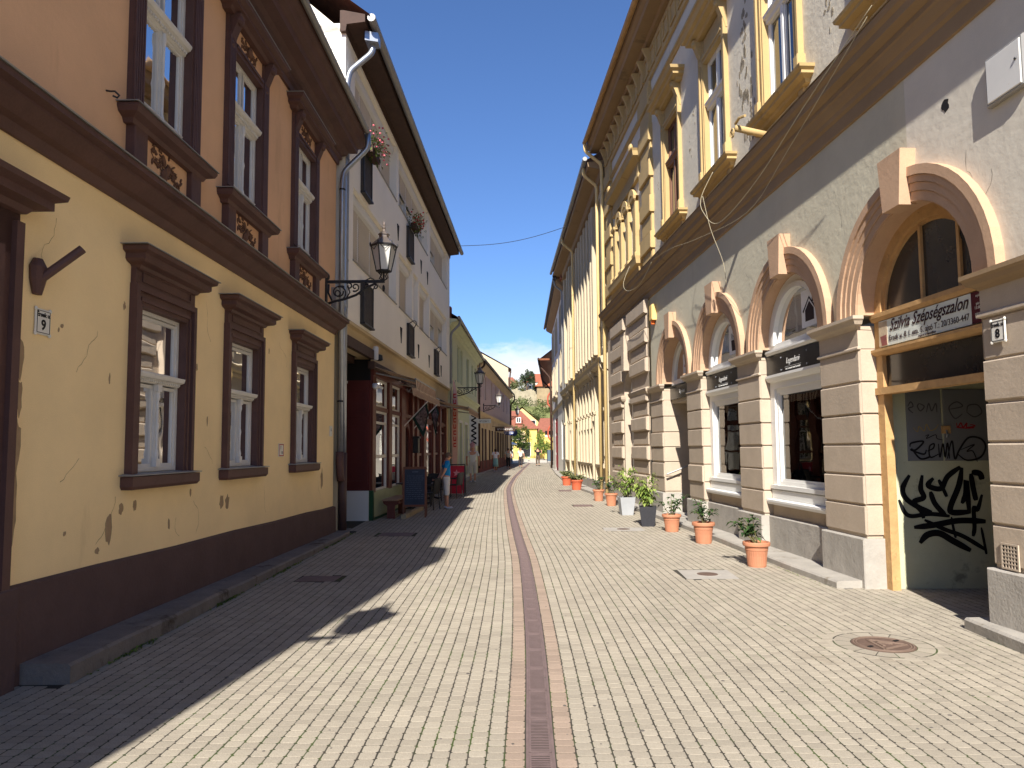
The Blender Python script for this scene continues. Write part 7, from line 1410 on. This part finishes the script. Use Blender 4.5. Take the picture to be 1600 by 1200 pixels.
# ------------------------------------------------------------------ people
def skin_mesh(name, verts, edges, radii, m, sub=2):
    me = bpy.data.meshes.new(name); me.from_pydata([tuple(v) for v in verts], edges, []); o = bpy.data.objects.new(name, me); COL.objects.link(o)
    md = o.modifiers.new('skin', 'SKIN'); md.use_smooth_shade = True
    for i, r in enumerate(radii):
        rr_ = r if isinstance(r, tuple) else (r, r); me.skin_vertices[0].data[i].radius = rr_; me.skin_vertices[0].data[i].use_root = (i == 0)
    sb = o.modifiers.new('sub', 'SUBSURF'); sb.levels = sub; sb.render_levels = sub
    out = bpy.data.meshes.new_from_object(o.evaluated_get(bpy.context.evaluated_depsgraph_get())); bpy.data.objects.remove(o); bpy.data.meshes.remove(me)
    out.name = name; out.materials.clear(); out.materials.append(m); out.polygons.foreach_set('use_smooth', [True]*len(out.polygons)); return out
def person(label, loc, heading, H, hair, top, bottom, shoes, armL, armR, legL, legR, lean=0.0, skirt=False, long_trousers=False, hairlen=0, bag=None, head_tilt=0.0, glasses=False, top_sleeve=.5, skin=None, build=1.0):
    """local frame: faces +y; arms: (elbow, wrist) offsets from the shoulder; legs: (knee, ankle) absolute x,y,z"""
    k = H/1.70; t = empty('person', loc, heading, label, 'person', 'people walking in the street'); t.scale = (k, k, k); sk = skin or SKN; q = build
    P = Vector((0, 0, .93)); W_ = Vector((0, .0+lean*.3, 1.10)); Ch = Vector((0, lean*.8, 1.30)); Nk = Vector((0, lean, 1.455)); Hd = Vector((0, lean+.02+head_tilt*.05, 1.555)); Tp = Vector((0, lean+.015+head_tilt*.08, 1.635))
    sh = [Vector((-.175*q, lean*.9, 1.385)), Vector((.175*q, lean*.9, 1.385))]; hp = [Vector((-.09*q, 0, .88)), Vector((.09*q, 0, .88))]
    arms = [(sh[0], sh[0]+Vector(armL[0]), sh[0]+Vector(armL[1])), (sh[1], sh[1]+Vector(armR[0]), sh[1]+Vector(armR[1]))]; legs = [(Vector(legL[0]), Vector(legL[1])), (Vector(legR[0]), Vector(legR[1]))]
    V = [P, W_, Ch, Nk, Hd, Tp]; E_ = [(0, 1), (1, 2), (2, 3), (3, 4), (4, 5)]; Rr = [(.135*q, .105*q), (.125*q, .10*q), (.15*q, .105*q), .052, (.078, .092), (.062, .075)]
    for s, e, w in arms:
        i = len(V); V += [s, e, w]; E_ += [(2, i), (i, i+1), (i+1, i+2)]; Rr += [.062, .045, .03]; d = (w-e).normalized(); pm = w+d*.06; V.append(pm); E_.append((i+2, i+3)); Rr.append((.036, .02)); sd_ = d.cross(Vector((0, 1, 0))); sd_ = sd_.normalized() if sd_.length > .1 else Vector((1, 0, 0))
        for f in range(5):
            off = (f-1.5)*.019 if f < 4 else -.04; L = (.072, .082, .078, .062)[f] if f < 4 else .05; a = len(V); base = pm if f < 4 else w+d*.02
            V += [base+sd_*off+d*.02, base+sd_*off*1.15+d*L+Vector((0, .015, 0))]; E_ += [(i+3 if f < 4 else i+2, a), (a, a+1)]; Rr += [.0095, .008]
    for h, (kn, an) in zip(hp, legs):
        i = len(V); toe = an+Vector((0, .13, -.045)); V += [h, kn, an, toe]; E_ += [(0, i), (i, i+1), (i+1, i+2), (i+2, i+3)]; Rr += [.088*q, .056, .038, .032]
    put('body', skin_mesh('body', V, E_, Rr, sk, 2), t)
    # shirt
    V = [Vector((0, 0, .82)), W_, Ch, Vector((0, lean, 1.42))]; E_ = [(0, 1), (1, 2), (2, 3)]; Rr = [(.165*q, .135*q), (.150*q, .124*q), (.170*q, .124*q), (.085, .07)]
    for s, e, w in arms:
        i = len(V); c_ = s.lerp(e, top_sleeve*1.5) if top_sleeve < .66 else e; V += [s, c_]; E_ += [(2, i), (i, i+1)]; Rr += [.076, .064]
        if top_sleeve > .8: V.append(e.lerp(w, .9)); E_.append((i+1, i+2)); Rr.append(.045)
    put('shirt', skin_mesh('shirt', V, E_, Rr, top, 2), t)
    if skirt:
        MB().lathe([(.14, 1.0), (.17, .92), (.19, .75), (.20, .55), (.215, .36), (.20, .36)], seg=16, sy=.8).build('skirt', bottom, t, smooth=True)
    else:
        V = [Vector((0, 0, 1.05)), Vector((0, 0, .90))]; E_ = [(0, 1)]; Rr = [(.138*q, .110*q), (.150*q, .120*q)]
        for h, (kn, an) in zip(hp, legs):
            i = len(V); lo = kn.lerp(an, .85 if long_trousers else .22); V += [h-Vector((0, 0, .04)), kn, lo]; E_ += [(1, i), (i, i+1), (i+1, i+2)]; Rr += [.102*q, .078*q, .068 if long_trousers else .076*q]
        put('trousers', skin_mesh('trousers', V, E_, Rr, bottom, 2), t)
    hb_ = MB(); hb_.blob(tuple(Hd+Vector((0, -.018, .04))), (.088, .098, .098), 12, 8)
    if hairlen: hb_.blob(tuple(Hd+Vector((0, -.05, -.04))), (.085, .06, .09), 10, 6)
    if hair: hb_.build('hair', hair, t, smooth=True)
    fc = MB(); fc.blob(tuple(Hd+Vector((0, .098, -.01))), (.014, .022, .028), 6, 4); 
    for s in (-1, 1): fc.blob(tuple(Hd+Vector((s*.082, .0, .0))), (.014, .024, .032), 6, 4)
    fc.build('nose_and_ears', sk, t, smooth=True)
    ey = MB()
    for s in (-1, 1): ey.blob(tuple(Hd+Vector((s*.032, .082, .02))), (.016, .010, .010), 6, 4)
    ey.build('eyes', INK, t); MB().blob(tuple(Hd+Vector((0, .082, -.055))), (.026, .012, .008), 6, 4).build('mouth', mat('lips', (160, 92, 84)), t)
    if glasses: g = MB(); g.blob(tuple(Hd+Vector((-.035, .088, .018))), (.036, .014, .026), 8, 5); g.blob(tuple(Hd+Vector((.035, .088, .018))), (.036, .014, .026), 8, 5); g.tube([tuple(Hd+Vector((.07, .07, .02))), tuple(Hd+Vector((.088, .0, .02)))], .006, 4); g.tube([tuple(Hd+Vector((-.07, .07, .02))), tuple(Hd+Vector((-.088, .0, .02)))], .006, 4); g.build('sunglasses', BLK, t)
    for nm, (kn, an) in zip('lr', legs):
        b = MB(); b.blob(tuple(an+Vector((0, .055, -.045))), (.046, .125, .042), 10, 6); b.build('shoe', shoes, t, smooth=True)
    return t
def cm(n, c, **k): return mat(n, c, rough=.9, var=.06, scale=7, **k)
HG_ = cm('grey_brown_hair', (112, 92, 74)); HD_ = cm('dark_hair', (44, 36, 32)); SHO = cm('pale_shoes', (206, 206, 214)); DSH = cm('dark_shoes', (40, 38, 38))
STL = [(-.10, .0, .47), (-.10, .0, .085)]; STR = [(.10, .01, .47), (.10, .02, .085)]
person('woman in a blue T-shirt and white cropped trousers standing by the cafe chairs', (-1.86, 20.0, 0), R(-78), 1.58, HG_, cm('blue_cotton', (34, 134, 190)), cm('white_linen', (214, 208, 200)), SHO, ((-.05, -.12, -.25), (.03, -.22, -.45)), ((.05, -.10, -.26), (-.02, -.20, -.46)), STL, STR, lean=.02, glasses=True, head_tilt=.8, build=1.08)
person('bald man in white T-shirt and white shorts walking away past the green house', (-2.0, 35.9, 0), R(2), 1.84, None, cm('white_cotton', (220, 218, 214)), cm('white_shorts', (206, 202, 194)), SHO, ((-.09, .03, -.27), (-.07, .10, -.50)), ((.09, -.03, -.27), (.08, .02, -.51)), [(-.10, .02, .47), (-.10, -.10, .09)], [(.10, .06, .48), (.10, .10, .085)], build=1.15)
person('woman in a white top and pale turquoise skirt walking away', (-1.26, 52.8, 0), R(5), 1.70, HD_, cm('white_blouse', (222, 222, 228)), cm('turquoise_skirt', (132, 176, 174)), SHO, ((-.08, -.02, -.26), (.0, .10, -.42)), ((.10, .05, -.24), (.04, .18, -.36)), [(-.08, .0, .47), (-.08, -.06, .09)], [(.08, .04, .47), (.08, .08, .085)], skirt=True, hairlen=1)
person('person in a light vest and black trousers close to the pink house', (-.35, 60.0, 0), R(180), 1.72, HD_, cm('grey_vest', (170, 168, 160)), cm('black_trousers', (36, 34, 36)), DSH, ((-.09, .05, -.26), (-.04, .16, -.42)), ((.09, .02, -.27), (.08, .05, -.5)), [(-.09, .04, .47), (-.09, .08, .09)], [(.09, -.02, .47), (.09, -.10, .10)], long_trousers=True, hairlen=1)
person('man in a white patterned shirt and dark trousers walking down the street', (.72, 63.5, 0), R(178), 1.76, HG_, mat('patterned_shirt', (214, 208, 190), rough=.9, var=.25, scale=14), cm('charcoal_trousers', (58, 52, 50)), DSH, ((-.10, -.02, -.26), (-.12, -.06, -.50)), ((.10, .04, -.26), (.13, .12, -.49)), [(-.10, .06, .48), (-.10, .06, .09)], [(.10, .0, .47), (.10, -.12, .11)], long_trousers=True, build=1.1)
person('man in a black T-shirt and brown trousers walking with one hand raised', (2.45, 69.0, 0), R(3), 1.82, HD_, cm('black_cotton', (34, 32, 34)), cm('brown_trousers', (92, 78, 66)), DSH, ((-.10, .0, -.27), (-.14, .04, -.50)), ((.14, .02, -.24), (.15, .16, -.04)), [(-.10, .06, .48), (-.10, .10, .09)], [(.10, -.02, .47), (.10, -.14, .12)], long_trousers=True, build=1.1)
person('person in white shirt and pale blue jeans far down the street', (-.15, 70.0, 0), R(0), 1.70, HD_, cm('white_shirt_far', (224, 222, 220)), cm('pale_jeans', (140, 166, 190)), SHO, ((-.09, .0, -.27), (-.08, .05, -.5)), ((.09, .0, -.27), (.08, .05, -.5)), STL, STR, long_trousers=True)
# bicycle leaning at the pink house
t = F4.root('bicycle', 'dark bicycle leaning against the pink house plinth', 'bicycle', at=(9.0, .45, 0)); 
for a in (-.52, .52):
    b = MB(-1); b.tube([(a+.33*math.cos(k*math.pi/12), 0, .33+.33*math.sin(k*math.pi/12)) for k in range(24)], .016, 5, True); w_ = b.build('wheel', IRN, t); s_ = MB(-1)
    for k in range(8): s_.tube([(a, 0, .33), (a+.32*math.cos(k*.785), 0, .33+.32*math.sin(k*.785))], .003, 3)
    s_.build('spokes', ZNC, w_)
b = MB(-1)
for p in ([(-.52, 0, .33), (-.1, 0, .30), (.38, 0, .78), (-.22, 0, .78), (-.1, 0, .30)], [(-.52, 0, .33), (-.22, 0, .78), (-.25, 0, .9)], [(.52, 0, .33), (.38, 0, .78), (.36, 0, .95)]): b.tube(p, .017, 6)
b.build('frame', IRN, t); MB(-1).tube([(.30, -.25, 1.0), (.36, 0, .97), (.30, .25, 1.0)], .013, 6).build('handlebar', ZNC, t); MB(-1).blob((-.25, 0, .93), (.13, .07, .035), 8, 5).build('saddle', BLK, t)
